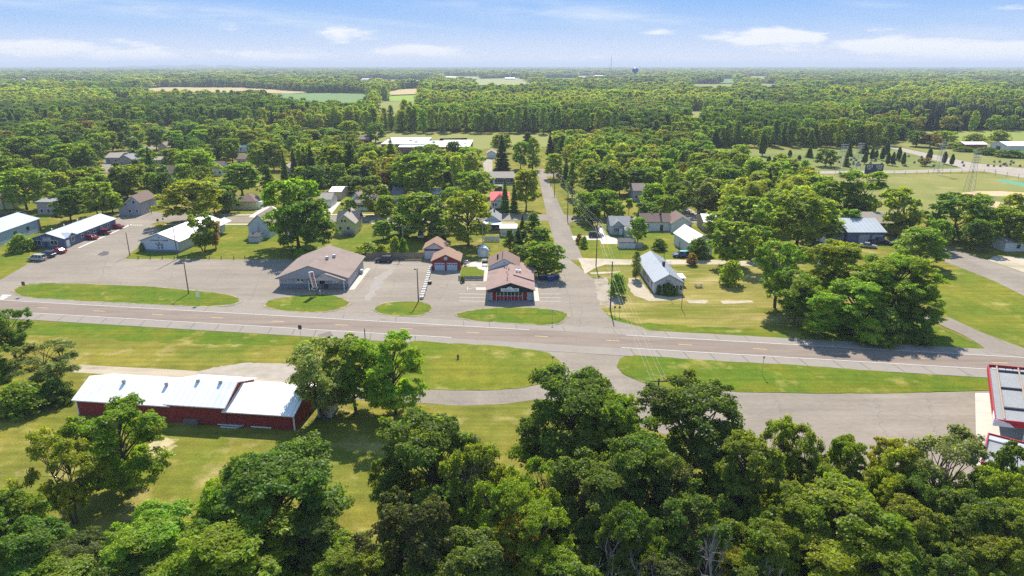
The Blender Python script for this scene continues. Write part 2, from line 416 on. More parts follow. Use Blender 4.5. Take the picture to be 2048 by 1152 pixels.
# grass islands and verges
isl = [[(29, 583), (45, 572), (90, 567), (200, 569.5), (300, 574), (400, 583), (455, 590), (477, 599), (470, 607), (440, 611.5), (380, 612), (250, 606), (120, 599), (50, 593)],
       [(531, 608), (545, 600), (590, 593), (640, 589.5), (672, 593), (698, 605), (690, 613), (660, 622), (620, 624), (570, 621), (540, 616)],
       [(750, 619), (765, 608), (800, 604), (835, 603.5), (859, 611), (860, 622), (835, 631), (795, 632), (765, 628)],
       [(914, 631), (930, 624), (980, 617), (1050, 616), (1110, 621), (1134, 630), (1128, 639), (1110, 648), (1080, 650), (1000, 645), (940, 640)]]
m_rim_dirt = mat("edge_dirt", (.30, .235, .15), rough=1, var=.25, scale=.9, fine=.2, second=[((.20, .18, .15), .35, .45, .6)])
for p in isl:
    sheet("grass_island", p, .066, m_verge, smooth=True, rag=.26)
    cx = sum(q[0] for q in p) / len(p); cyq = sum(q[1] for q in p) / len(p)
    sheet("island_edge_dirt", [(cx + (a - cx) * 1.012 + (3 if a > cx else -3), cyq + (b - cyq) * 1.06 + (.6 if b > cyq else -.6)) for a, b in p], .0655, m_rim_dirt, smooth=True, rag=.35)
sheet("highway_verge", [(-400, 622), (60, 640), (300, 650), (560, 665), (760, 678), (900, 688), (900, 700), (700, 691), (500, 690), (250, 680), (60, 668), (-400, 660)], .014, m_verge, rag=.8)
sheet("grass_verge", [(820, 684), (900, 687), (1000, 693), (1085, 703), (1113, 719), (1120, 740), (1110, 757), (1080, 768), (1030, 777), (940, 781), (840, 777), (790, 760), (780, 715)], .064, m_bright, smooth=True, rag=.2)
sheet("grass_verge", [(1234, 734), (1241, 718), (1270, 711), (1400, 720), (1600, 731), (1800, 746), (1975, 757), (2300, 775), (2300, 781), (1975, 781), (1760, 787), (1600, 787), (1480, 784), (1340, 777), (1285, 766), (1248, 750)], .064, m_verge, rag=.15)
sheet("roadside_lawn", [(1190, 535), (1430, 531), (1560, 533), (1700, 560), (1720, 610), (1620, 640), (1600, 676), (1400, 664), (1290, 656), (1225, 641), (1205, 622), (1196, 600)], .010, m_dry, rag=.2)
sheet("highway_verge", [(1210, 626), (1225, 642), (1290, 657), (1400, 665), (1600, 677), (1640, 672), (1500, 658), (1350, 650), (1270, 645)], .014, m_verge, rag=.6)
sheet("highway_verge", [(1640, 680), (1680, 640), (1830, 640), (1905, 665), (1960, 690), (1955, 697), (1800, 690)], .014, m_verge, smooth=False, rag=.5)
sheet("park_lawn", [(1880, 540), (1925, 538), (1990, 562), (2300, 680), (2300, 800), (2048, 697), (1960, 664), (1900, 636), (1860, 600)], .010, m_bright, rag=.1)
# lawns on the town side
sheet("town_lawn", [(252, 517), (318, 462), (330, 450), (500, 449.5), (660, 448), (845, 447), (845, 500), (735, 505), (560, 518)], .012, m_bright, rag=.15)
sheet("town_lawn", [(-300, 560), (-300, 430), (60, 400), (100, 440), (128, 470), (60, 500), (58, 526), (0, 559), (-120, 600)], .012, m_bright)
sheet("town_lawn", [(1142, 452), (1240, 450), (1500, 455), (1500, 519), (1170, 518), (1150, 492)], .012, m_bright)
# drives, pads and paths
sheet("driveway", [(1143, 472), (1215, 471), (1240, 480), (1240, 488), (1203, 488), (1200, 480), (1147, 480)], .035, m_slab)
sheet("driveway", [(497, 434), (530, 412), (545, 412), (560, 420), (528, 437)], .036, m_slab)
sheet("driveway", [(640, 430), (676, 404), (682, 404), (662, 430)], .036, m_slab)
sheet("driveway", [(1360, 425), (1352, 412), (1362, 410), (1385, 420), (1402, 432), (1410, 440), (1370, 440)], .036, m_pale)
sheet("driveway", [(968, 345), (962, 330), (975, 318), (985, 320), (985, 345)], .036, m_pale)
sheet("bar_sidewalk", [(694, 580), (727, 541), (734, 536), (741, 537), (709, 579)], .03, m_slab)
sheet("gravel_alley", [(1156, 516), (1250, 519), (1430, 520), (1530, 524), (1560, 530), (1530, 534), (1430, 529), (1210, 529.5), (1188, 537), (1170, 548)], .030, m_grav, rag=.15)
sheet("gravel_pad", [(1186, 556), (1213, 556), (1222, 570), (1240, 590), (1242, 602), (1222, 614), (1200, 612)], .031, mat("broken_asphalt", (.34, .29, .235), rough=1, var=.15, scale=.5, fine=.14, second=[((.22, .2, .1), .2, .5, .64)]), rag=.3)
sheet("gravel_pad", [(1258, 556), (1276, 556), (1302, 588), (1335, 594), (1372, 592), (1360, 600), (1300, 602), (1270, 592), (1256, 574)], .031, m_track, rag=.3)
for q in ([(1373, 600), (1410, 599), (1416, 603), (1408, 607), (1376, 606)], [(1440, 602), (1500, 601), (1506, 605), (1446, 608)], [(1180, 545), (1240, 542), (1240, 545), (1182, 549)]):
    sheet("gravel_patch", q, .031, m_grav, rag=.25)
sheet("park_road", [(1876, 492), (1905, 496), (1950, 512), (2048, 546), (2300, 640), (2300, 690), (2048, 592), (1990, 563), (1925, 537), (1890, 524)], .03, m_street)
sheet("dirt_shoulder", [(1990, 512), (2048, 515), (2300, 560), (2300, 630), (2048, 545), (1975, 520)], .026, m_grav)
sheet("park_path", [(1600, 612), (1750, 614), (1876, 634), (1900, 636), (1960, 664), (2048, 697), (2060, 716), (1975, 703), (1960, 690), (1925, 670), (1876, 648), (1740, 630), (1600, 622)], .067, m_street)
# cafe surroundings
sheet("cafe_patio", [(926, 523), (976, 524), (976, 540), (962, 538), (954, 533.5), (926, 533.5)], .034, m_slab)
sheet("cafe_walk", [(953, 534), (976, 537), (976, 562), (967, 563), (969, 541), (957, 538)], .036, m_slab)
sheet("cafe_lawn", [(922, 535), (952, 535), (968, 541), (966, 558), (920, 556)], .032, m_bright)
sheet("cafe_side_lawn", [(1036, 516), (1112, 516), (1119, 538), (1120, 556), (1062, 556), (1046, 542)], .032, m_dry)
sheet("cafe_sidewalk", [(1066, 568), (1074, 566), (1079, 602), (1068, 603)], .04, m_slab)
sheet("cafe_step", [(952, 575), (975, 575), (975, 580), (952, 580)], .034, m_slab)
mk = MB()
def pline(mb, x0, y0, x1, y1, wd=.09, z=.0225):
    a, b = W(x0, y0), W(x1, y1); d = (b - a).normalized(); n = Vector((-d.y, d.x, 0)) * wd
    mb.add([(p.x, p.y, z) for p in (a - n, b - n, b + n, a + n)], [(0, 1, 2, 3)])
for y in (587.5, 594.5, 602): pline(mk, 918, y, 971, y + 1)
for y in (588, 595.5, 602.5): pline(mk, 1079, y, 1122, y)
for a in ((935, 579, 952, 574), (935, 574, 935, 580), (942, 570, 952, 570)): pline(mk, *a, wd=.07)
tag(mk.build("parking_line_marking", m_worn), kind='structure')
mk = MB()
for k in range(8): pline(mk, 254 + k * 4.0, 450.4, 256.2 + k * 4.0, 450.2, wd=.5, z=.03)
for k in range(3): pline(mk, 0 + k * 3 - 2, 597.5 - k * 3.4, 9 + k * 6, 598.5 - k * 3.4, wd=.38, z=.062)
pline(mk, 157, 496, 262, 449, wd=.3, z=.03)
tag(mk.build("crosswalk_marking", m_white), kind='structure')
sheet("worn_patch", [(740, 575), (750, 555), (785, 535), (792, 536), (768, 560), (752, 582), (742, 600), (730, 600)], .021, mat("worn_asphalt", (.285, .25, .215), rough=.95, var=.12, scale=.8, fine=.1), rag=.5)
sheet("oil_patch", [(196, 510), (206, 503), (216, 503), (216, 508), (206, 512)], .021, m_joint, smooth=True, rag=.3)
# sports field, cemetery and town edge
m_field = mat("field_grass", (.20, .195, .040), rough=1, var=.08, scale=.05, fine=.08, second=[((.14, .165, .025), .02, .45, .6), ((.30, .25, .085), .05, .56, .75)])
sheet("ball_field", [(1600, 350), (2000, 347), (2300, 372), (2300, 470), (1960, 440), (1700, 420), (1600, 380)], .012, m_field)
sheet("cemetery_lawn", [(1380, 318), (1500, 300), (1790, 296), (1900, 326), (1960, 338), (1700, 346), (1600, 344), (1420, 340)], .036, mat("cemetery_grass", (.17, .18, .035), rough=1, var=.1, scale=.08, fine=.06, second=[((.11, .15, .02), .03, .45, .6)]))
sheet("roadside_meadow", [(1790, 288), (1850, 283), (2300, 300), (2300, 352), (2048, 338), (1950, 327), (1850, 305)], .036, m_field)
sheet("scrub_ground", [(1826, 262), (2300, 262), (2300, 300), (1930, 292), (1850, 285)], .037, mat("scrub_green", (.19, .22, .03), rough=1, var=.2, scale=.08, fine=.2))
sheet("cemetery_road", [(1778, 290.5), (1850, 305.5), (1950, 327), (2048, 337), (2300, 360), (2300, 385), (2048, 356), (1985, 346), (1930, 338), (1840, 312), (1778, 295.5)], .05, m_pale)
sheet("cemetery_lane", [(1600, 342.5), (1800, 341), (1990, 335), (2000, 342), (1800, 346.5), (1600, 348)], .046, m_pale)
sheet("infield", [(1922, 386), (1950, 382.5), (2000, 382.5), (2100, 388), (2300, 400), (2300, 412), (2080, 396), (1980, 391.5), (1930, 392)], .03, m_dirt, smooth=False)
sheet("infield", [(1970, 400), (2000, 404), (2030, 410), (2033, 416), (1985, 416), (1972, 408)], .03, m_dirt)
sheet("green_tarp", [(1990, 361), (2005, 359), (2048, 366), (2080, 372), (2080, 377), (2048, 374)], .03, mat("green_tarp", (.06, .25, .13), rough=.7))
# open fields cut into the woods: (name, material, photo polygon)
def fmat(n, c, v=.08): return mat(n, c, rough=1, var=v, scale=.02, fine=.06)
fm_meadow, fm_tan, fm_soy, fm_lime, fm_pale = fmat("meadow", (.20, .205, .040)), fmat("stubble", (.40, .31, .145)), fmat("soy_crop", (.12, .20, .055)), fmat("lime_hay", (.19, .30, .02)), fmat("pale_crop", (.25, .27, .09))
FIELDS = [("meadow", fm_meadow, [(560, 268), (640, 262), (720, 263), (960, 268), (1215, 272), (1240, 280), (1190, 291), (1000, 296), (940, 300), (900, 305), (700, 292), (600, 284)]),
    ("ballpark_pad", m_pale, [(880, 277), (935, 276), (932, 282.5), (878, 282)]),
    ("stubble_field", fm_tan, [(270, 178), (330, 174.5), (480, 175), (560, 180), (620, 184), (600, 187), (470, 185), (340, 183), (290, 183)]),
    ("crop_field", fm_soy, [(520, 188), (600, 186), (735, 187), (742, 200), (715, 208), (640, 205), (560, 198)]),
    ("stubble_field", fm_tan, [(772, 184), (800, 178.5), (842, 177), (834, 190), (772, 192)]),
    ("hay_field", fm_lime, [(775, 190), (836, 188), (832, 201), (780, 203)]),
    ("meadow", fm_meadow, [(760, 203), (832, 201), (824, 222), (770, 238), (748, 225)]),
    ("crop_field", fm_pale, [(700, 158), (860, 160), (860, 164), (720, 163.5)]),
    ("crop_field", fm_pale, [(880, 152), (965, 153), (960, 158), (890, 158)]),
    ("crop_field", fm_pale, [(955, 158), (1040, 155.5), (1058, 163), (1070, 172), (1000, 176), (940, 170)]),
    ("crop_field", fm_soy, [(1085, 156), (1160, 156), (1150, 160), (1090, 160)]),
    ("stubble_field", fm_tan, [(1145, 151.5), (1262, 151.8), (1262, 155), (1160, 156)]),
    ("crop_field", fm_pale, [(1488, 152), (1540, 153), (1536, 158), (1490, 157)]),
    ("crop_field", fm_soy, [(1440, 158), (1475, 158), (1470, 166), (1440, 166)]),
    ("meadow", fm_meadow, [(1380, 168), (1470, 168), (1470, 174), (1385, 176)]),
    ("meadow", fm_meadow, [(1515, 167), (1560, 168), (1555, 173), (1518, 173)]),
    ("meadow", fm_meadow, [(1380, 222), (1412, 222), (1405, 240), (1376, 242)]),
    ("crop_field", fm_pale, [(1880, 148.5), (1940, 149.5), (1935, 153), (1885, 152)]),
    ("crop_field", fm_pale, [(-60, 175), (20, 176), (10, 180), (-60, 180)]),
    ("crop_field", fm_soy, [(520, 149), (570, 149.5), (566, 153), (522, 153)])]
for nme, m_, px in FIELDS: sheet(nme, px, .055, m_)

# cracks and sealed seams wandering over the lots
rj = random.Random(21); mk = MB()
def crack(x0, y0, x1, y1, wd=.04, z=.0215, n=14, wob=.35):
    a, b = W(x0, y0), W(x1, y1); pts = []
    for k in range(n + 1):
        q = a.lerp(b, k / n); pts.append(Vector((q.x + rj.uniform(-wob, wob), q.y + rj.uniform(-wob, wob), z)))
    for p, q in zip(pts, pts[1:]):
        d = (q - p).normalized(); nn = Vector((-d.y, d.x, 0)) * wd * rj.uniform(.5, 1.3)
        mk.add([(v.x, v.y, z) for v in (p - nn, q - nn, q + nn, p + nn)], [(0, 1, 2, 3)])
for c in ((120, 545, 330, 520), (330, 520, 560, 535), (200, 560, 230, 470), (420, 575, 470, 520), (500, 600, 530, 530), (700, 600, 760, 525), (780, 600, 800, 522), (735, 560, 850, 565), (880, 600, 905, 545), (890, 570, 970, 572), (1090, 610, 1150, 540), (1060, 612, 1185, 606), (150, 510, 250, 480), (260, 500, 215, 460), (60, 570, 150, 515), (340, 560, 352, 522)): crack(*c)
tag(mk.build("pavement_crack", m_joint2 := mat("crack_dark", (.165, .145, .125), rough=1, var=.2, scale=1)), kind='structure'); mk = MB()
for c in ((1135, 690, 1180, 640), (1130, 545, 1145, 640), (1120, 560, 1190, 562), (1125, 590, 1196, 594), (1100, 470, 1140, 472), (1090, 410, 1118, 412), (1085, 380, 1104, 381), (1110, 480, 1080, 360), (1150, 700, 1165, 620)): crack(*c, z=.0265 if c[1] < 500 else .0235)
for c in ((1260, 770, 1500, 830), (1400, 790, 1650, 880), (1550, 800, 1600, 880), (1680, 800, 1930, 850), (1750, 795, 1780, 900), (1480, 790, 1440, 850), (1850, 790, 1880, 900), (1130, 720, 1230, 760), (1120, 700, 1240, 705)): crack(*c, z=.0225, n=22, wob=.5)
tag(mk.build("pavement_crack", m_joint2), kind='structure')
# ------------------------------------------------------------------ buildings
m_glass = mat("window_glass", (.02, .025, .03), rough=.08, var=.0, spec=.6)
m_trim = mat("white_trim", (.74, .73, .70), rough=.6, var=.04)
m_dark = mat("dark_trim", (.05, .05, .055), rough=.6, var=.1)
m_greytrim = mat("grey_trim", (.30, .30, .31), rough=.6, var=.05)
m_steel = mat("galvanised_steel", (.45, .46, .47), rough=.45, var=.06, metal=.4)
m_brick = mat("chimney_brick", (.20, .09, .07), rough=.95, var=.2, scale=3)
m_black = mat("black_pipe", (.03, .03, .03), rough=.7)
def wallm(n, rgb, st=(1, 1, 5)): return mat(n, rgb, rough=.75, var=.05, scale=.8, fine=.03, stretch=st)
def shing(n, rgb, s2=None): return mat(n, rgb, rough=.95, var=.07, scale=.8, fine=.10, spec=.1, second=s2)
def metalm(n, rgb, v=.03, rough=.46, st=(1, 1, 1)): return mat(n, rgb, rough=rough, var=v, scale=.35, fine=.02, spec=.5, stretch=st, second=[((rgb[0] * .86, rgb[1] * .86, rgb[2] * .85), .12, .52, .75)])
w_white = wallm("white_siding", (.62, .62, .60)); w_bwhite = wallm("cool_white_siding", (.50, .54, .60))
w_cream = wallm("cream_siding", (.56, .49, .27)); w_pyel = wallm("pale_yellow_siding", (.60, .56, .29))
w_grey = wallm("grey_siding", (.32, .32, .345)); w_blue = wallm("slate_blue_siding", (.095, .125, .19)); w_lblue = wallm("light_blue_metal_siding", (.32, .39, .45))
w_red = mat("barn_red_boards", (.26, .035, .030), rough=.8, var=.10, scale=1.2, fine=.06, stretch=(3, 3, .4))
w_redp = mat("bright_red_boards", (.40, .022, .018), rough=.7, var=.08, scale=1.2)
w_tan = wallm("tan_siding", (.40, .34, .24)); w_taupe = wallm("taupe_siding", (.36, .31, .31)); w_brickr = mat("red_brick_wall", (.27, .085, .055), rough=.95, var=.12, scale=.6, fine=.1)
w_panel = wallm("grey_panel_siding", (.44, .43, .45), (2.5, 2.5, .3)); w_block = mat("painted_block", (.215, .225, .26), rough=.9, var=.06, scale=1.0)
w_navy = wallm("navy_siding", (.055, .065, .10))
r_brown = shing("brown_shingles", (.215, .150, .125)); r_taupe = shing("taupe_shingles", (.275, .215, .185), [((.235, .18, .155), .25, .5, .7)])
r_pink = shing("faded_pink_shingles", (.315, .215, .185), [((.26, .19, .16), .35, .46, .62)]); r_gar = shing("tan_brown_shingles", (.30, .195, .14))
r_grey = shing("grey_shingles", (.26, .255, .255)); r_dkgrey = shing("dark_grey_shingles", (.15, .14, .145)); r_tan = shing("tan_shingles", (.36, .31, .26))
r_wmet = metalm("white_metal_roof", (.86, .84, .80)); r_gmet = metalm("grey_metal_roof", (.43, .45, .47)); r_bmet = metalm("pale_blue_metal_roof", (.43, .475, .52)); r_red = mat("red_metal_roof", (.60, .030, .050), rough=.6, var=.04, spec=.2)
r_steel = metalm("steel_roof", (.40, .435, .46)); r_wmem = mat("white_membrane", (.78, .77, .74), rough=.8, var=.05, scale=.2)

def gable(d0, d1, wid, h, rise, ov, ovd, ridge_off=.5, t=.16):
    """roof over x 0..wid, y d0..d1, ridge along y; returns MB"""
    mb = MB(); xr = wid * ridge_off; sl = rise / xr; sr = rise / (wid - xr)
    z0 = h - ov * sl + .02; z1 = h - ov * sr + .02; zr = h + rise + .02
    a, b = d0 - ovd, d1 + ovd
    P = [(-ov, z0), (xr, zr), (wid + ov, z1)]
    lo = [(x, y, z) for y in (a, b) for x, z in P]; hi = [(x, y, z + t) for x, y, z in lo]
    v = lo + hi
    f = [(6, 7, 10, 9), (7, 8, 11, 10), (0, 3, 4, 1), (1, 4, 5, 2), (0, 1, 7, 6), (1, 2, 8, 7), (3, 9, 10, 4), (4, 10, 11, 5), (0, 6, 9, 3), (2, 5, 11, 8)]
    mb.add(v, f); mb.info = (xr, zr, z0, z1, a, b, t)
    return mb
def rot_mb(mb, wid, dep):      # built with ridge along y over (0..dep wide, 0..wid deep) -> ridge along x
    mb.v = [(y, dep - x, z) for x, y, z in mb.v]      # x->-y, y->x
    return mb
def ribs(mb, sp, r=.035):
    xr, zr, z0, z1, a, b, t = mb.info; ov = -min(v[0] for v in mb.v); xm = max(v[0] for v in mb.v)
    y = a + sp / 2
    while y < b:
        for (xa, za, xb, zb) in ((-ov, z0, xr, zr), (xm, z1, xr, zr)):
            mb.add([(xa, y - r, za + t - .01), (xb, y - r, zb + t - .01), (xb, y + r, zb + t - .01), (xa, y + r, za + t - .01),
                    (xa, y - r, za + t + .05), (xb, y - r, zb + t + .05), (xb, y + r, zb + t + .05), (xa, y + r, za + t + .05)],
                   [(4, 5, 6, 7), (0, 1, 5, 4), (2, 3, 7, 6), (0, 4, 7, 3), (1, 2, 6, 5)])
        y += sp
    return mb
def walls(wid, dep, h, rise, ridge, off=.5):
    mb = MB(); mb.box(0, wid, 0, dep, -.1, h)
    if ridge == 'd' and rise > 0:
        x = wid * off
        mb = MB().prism([(0, -.1), (wid, -.1), (wid, h), (x, h + rise), (0, h)], 0, dep)
    elif ridge == 'w' and rise > 0:
        mb = MB().prism([(0, -.1), (dep, -.1), (dep, h), (dep * off, h + rise), (0, h)], 0, wid, axis='x')
    return mb
HB = []
def merge(keep, add):          # fold surface pattern into the part it lies on
    off = len(keep.data.materials)
    for m in add.data.materials: keep.data.materials.append(m)
    bm = bmesh.new(); bm.from_mesh(keep.data); n0 = len(bm.faces); bm.from_mesh(add.data); bm.faces.ensure_lookup_table()
    for f in bm.faces[n0:]: f.material_index += off
    bm.to_mesh(keep.data); bm.free(); me = add.data; bpy.data.objects.remove(add); bpy.data.meshes.remove(me)
class House:
    def __init__(s, name, label, cat, A, B, dep, h, rise=1.6, ridge='d', wall=None, roof=None, ov=.35, ovd=.3, off=.5, rib=0, group=None, short=None, trim=None, flat=False, rz=None, wid=None, wallname='wall', hip=False):
        a = W(*A) if len(A) == 2 else Vector(A)
        if B is not None:
            b = W(*B); d = b - a; wd = d.length; ang = math.atan2(d.y, d.x)
        else: wd = wid; ang = rz
        if rz is not None and B is not None: 
            ang = rz; wd = wd if wid is None else wid
        s.w, s.d, s.h, s.rise = wd, dep, h, rise
        s.root = thing(name, label, cat, (a.x, a.y, .03), ang, group)
        s.ang = ang
        c = a + Vector((math.cos(ang) * wd / 2 - math.sin(ang) * dep / 2, math.sin(ang) * wd / 2 + math.cos(ang) * dep / 2, 0))
        if short: LAND.append((short, c.x, c.y))
        HB.append((c.x, c.y, math.hypot(wd, dep) / 2))
        s.ridge = ridge
        s.wall = walls(wd, dep, h, rise if not hip else 0, ridge, off).build(wallname, wall or w_white, s.root)
        if flat:
            mb = MB(); mb.box(-.15, wd + .15, -.15, dep + .15, h, h + .25)
            s.roof = mb.build("roof", roof, s.root)
        elif hip:
            q = dep / 2 * .95; mb = MB(); o = ov
            v = [(-o, -o, h), (wd + o, -o, h), (wd + o, dep + o, h), (-o, dep + o, h), (q, dep / 2, h + rise), (wd - q, dep / 2, h + rise)]
            if ridge == 'd':
                q = wd / 2 * .95
                v = v[:4] + [(wd / 2, q, h + rise), (wd / 2, dep - q, h + rise)]
                f = [(0, 1, 4), (1, 2, 5, 4), (2, 3, 5), (3, 0, 4, 5)]
            else: f = [(0, 1, 5, 4), (1, 2, 5), (2, 3, 4, 5), (3, 0, 4)]
            z = h - .14
            v += [(-o, -o, z), (wd + o, -o, z), (wd + o, dep + o, z), (-o, dep + o, z)]
            f += [(6, 7, 1, 0), (7, 8, 2, 1), (8, 9, 3, 2), (9, 6, 0, 3), (9, 8, 7, 6)]
            mb.add(v, f); s.roof = mb.build("roof", roof, s.root)
        elif ridge == 'd':
            mb = gable(0, dep, wd, h, rise, ov, ovd, off)
            if rib: ribs(mb, rib)
            s.roof = mb.build("roof", roof, s.root)
        else:
            mb = gable(0, wd, dep, h, rise, ov, ovd, 1 - off)
            if rib: ribs(mb, rib)
            s.roof = rot_mb(mb, wd, dep).build("roof", roof, s.root)
        if trim and not flat and not hip: s.rake(trim, ov, ovd, off)
    def rake(s, m, ov, ovd, off):
        wd, dep, h, rise = s.w, s.d, s.h, s.rise
        span = wd if s.ridge == 'd' else dep; ln = dep if s.ridge == 'd' else wd
        xr = span * off
        for y in (-ovd - .05, ln + ovd + .01):
            mb = MB()
            for xa, xb, sl in ((-ov, xr, rise / xr), (span + ov, xr, rise / (span - xr))):
                za = h - ov * sl; zb = h + rise
                mb.add([(xa, y, za - .10), (xb, y, zb - .10), (xb, y, zb + .14), (xa, y, za + .14), (xa, y + .04, za - .10), (xb, y + .04, zb - .10), (xb, y + .04, zb + .14), (xa, y + .04, za + .14)],
                       [(0, 1, 2, 3), (4, 7, 6, 5), (0, 4, 5, 1), (3, 2, 6, 7), (0, 3, 7, 4), (1, 5, 6, 2)])
            if s.ridge == 'w': mb.v = [(y, x, z) for x, y, z in mb.v]
            mb.build("trim", m, s.root)
    def xf(s, face, u, o, z):
        return {'f': (u, -o, z), 'b': (u, s.d + o, z), 'l': (-o, u, z), 'r': (s.w + o, u, z)}[face]
    def fbox(s, mb, face, u0, u1, o0, o1, z0, z1, m=0):
        p, q = s.xf(face, u0, o0, z0), s.xf(face, u1, o1, z1)
        mb.box(min(p[0], q[0]), max(p[0], q[0]), min(p[1], q[1]), max(p[1], q[1]), z0, z1, m)
    def win(s, face, u, z, wd=1.1, ht=1.2, div=1, frame=None, parent=None):
        mb = MB(); fr = .10
        u0, u1, z0, z1 = u - wd / 2, u + wd / 2, z - ht / 2, z + ht / 2
        s.fbox(mb, face, u0 - fr, u0, -.03, .06, z0 - fr, z1 + fr); s.fbox(mb, face, u1, u1 + fr, -.03, .06, z0 - fr, z1 + fr)
        s.fbox(mb, face, u0, u1, -.03, .06, z1, z1 + fr); s.fbox(mb, face, u0, u1, -.03, .09, z0 - fr, z0)
        for k in range(1, div): 
            x = u0 + wd * k / div; s.fbox(mb, face, x - .04, x + .04, -.03, .05, z0, z1)
        o = mb.build("window", frame or m_trim, parent or s.root)
        mb = MB(); s.fbox(mb, face, u0 + .001, u1 - .001, -.02, .025, z0 + .001, z1 - .001)
        mb.build("pane", m_glass, o)
        return o
    def door(s, face, u, wd=.95, ht=2.05, m=None, name="door", panes=0, lines=0, z=0.0):
        mb = MB(); s.fbox(mb, face, u - wd / 2, u + wd / 2, -.03, .04, z, z + ht)
        for k in range(1, lines + 1):
            zz = z + ht * k / (lines + 1); s.fbox(mb, face, u - wd / 2 + .05, u + wd / 2 - .05, .03, .06, zz - .03, zz + .03)
        o = mb.build(name, m or m_trim, s.root)
        mb = MB(); s.fbox(mb, face, u + wd * .34, u + wd * .40, .04, .09, z + ht * .47, z + ht * .51); mb.build("handle", m_dark, o)
        if panes:
            pw = wd / (panes * 1.6)
            for k in range(panes):
                mb = MB(); c = u - wd / 2 + wd * (k + .5) / panes; s.fbox(mb, face, c - pw / 2, c + pw / 2, .03, .055, z + ht * .72, z + ht * .88); mb.build("pane", m_glass, o)
        return o
    def rz_at(s, u, v):         # roof surface height at local (u,v)
        x = u if s.ridge == 'd' else v; span = s.w if s.ridge == 'd' else s.d
        return s.h + s.rise * (1 - abs(x - span / 2) / (span / 2)) + .18
    def chim(s, u, v, sz=.55, up=1.0, m=None):
        z = s.rz_at(u, v); mb = MB(); mb.box(u - sz / 2, u + sz / 2, v - sz / 2, v + sz / 2, z - .9, z + up); mb.box(u - sz / 2 - .06, u + sz / 2 + .06, v - sz / 2 - .06, v + sz / 2 + .06, z + up, z + up + .12)
        mb.build("chimney", m or m_brick, s.roof)
    def vent(s, u, v, r=.18, up=.45, m=None, cap=True, name="roof_vent"):
        z = s.rz_at(u, v); mb = MB(); mb.tube((u, v, z - .25), (u, v, z + up), r, r, 10)
        if cap: mb.tube((u, v, z + up), (u, v, z + up + .08), r * 1.5, r * 1.2, 10)
        mb.build(name, m or m_steel, s.roof)
def text(parent, s, size, loc, rot, m, name="lettering", extr=.015, align='CENTER'):
    c = bpy.data.curves.new(name, 'FONT'); c.body = s; c.size = size; c.extrude = extr; c.align_x = align; c.align_y = 'CENTER'
    c.materials.append(m)
    tmp = bpy.data.objects.new(name, c); COL.objects.link(tmp)
    me = bpy.data.meshes.new_from_object(tmp.evaluated_get(bpy.context.evaluated_depsgraph_get()))
    bpy.data.objects.remove(tmp)
    o = bpy.data.objects.new(name, me); COL.objects.link(o); o.parent = parent; o.location = loc; o.rotation_euler = rot
    return o
m_ink = mat("dark_lettering", (.03, .03, .04), rough=.6, var=0); m_wink = mat("white_lettering", (.85, .85, .82), rough=.6, var=0)

# ---- cafe: low front hall with a porch under the black gable, taller rear wing behind it
H = House("cafe", "red fronted cafe with faded pink roof and black gable signboard", "cafe", (974.5, 603.5), (1067, 601), 16.2, 2.75, 1.75, 'd', w_white, r_pink, ov=.35, ovd=.15, short="the cafe", rz=0.0)
cw = H.w
H.wall.data.clear_geometry()
mb = MB(); mb.prism([(0, -.1), (cw, -.1), (cw, 2.75), (cw / 2, 4.5), (0, 2.75)], .75, 16.2)
ob = mb.build("wall_tmp", w_white); H.wall.data = ob.data; bpy.data.objects.remove(ob)
mb = MB(); mb.prism([(.06, 2.35), (cw - .06, 2.35), (cw - .06, 2.72), (cw / 2, 4.44), (.06, 2.72)], -.06, .06)
gb = mb.build("gable_board", mat("black_green_board", (.018, .028, .026), rough=.7), H.root)
mb = MB(); mb.box(2.1, cw - 2.7, 1.42, 1.5, 0.05, 1.15); mb.box(1.25, 2.05, 1.40, 1.5, .05, 2.4); mb.box(cw - 2.5, cw - 1.6, 1.41, 1.5, .05, 2.3)
mb.build("red_panel", w_redp, H.root)
for k in range(7):
    x0 = 2.15; st = (cw - 2.7 - 2.15) / 7; u = x0 + st * (k + .5)
    mb = MB(); a, b = u - st / 2 + .03, u + st / 2 - .03
    mb.box(a, b, 1.38, 1.46, 2.28, 2.38); mb.box(a, b, 1.38, 1.46, 1.17, 1.25); mb.box(a, a + .05, 1.38, 1.46, 1.25, 2.28); mb.box(b - .05, b, 1.38, 1.46, 1.25, 2.28)
    o = mb.build("window", m_trim, H.root); mb = MB(); mb.box(a + .051, b - .051, 1.405, 1.47, 1.251, 2.279); mb.build("pane", m_glass, o)
for k in range(8):
    x = 2.15 + (cw - 4.85) / 7 * k; mb = MB(); mb.box(x - .035, x + .035, .56, .63, .05, 2.35); mb.build("post", m_trim, H.root)
for x in (.12, 1.15, cw - .15, cw - 1.35):
    mb = MB(); mb.box(x - .09, x + .09, -.02, .16, .02, 2.35); mb.build("post", m_greytrim, H.root)
mb = MB(); mb.box(0, cw, -.25, .74, -.05, .10); mb.build("porch_floor", w_block, H.root)
mb = MB(); mb.box(cw - 1.3, cw - .25, 1.36, 1.5, .9, 2.3); mb.build("door", w_bwhite, H.root)
[MB().box(x, x + .1, .17, .74, .1, 2.7).build("side_panel", w_grey, H.root) for x in (.02, cw - .12)]
mb = MB(); mb.box(cw / 2 - 2.25, cw / 2 + 1.95, -.16, -.07, 2.55, 3.28); mb.prism([(cw / 2 - .15 + .62 * math.cos(t) * 1.0, 3.27 + .42 * math.sin(t)) for t in np.linspace(0, math.pi, 13)], -.158, -.072)
sg = mb.build("signboard", mat("sign_white", (.86, .86, .84), rough=.6), H.root)
text(sg, "Fundeman Cafe", .58, (cw / 2 - .15, -.175, 2.93), (math.pi / 2, 0, 0), m_ink)
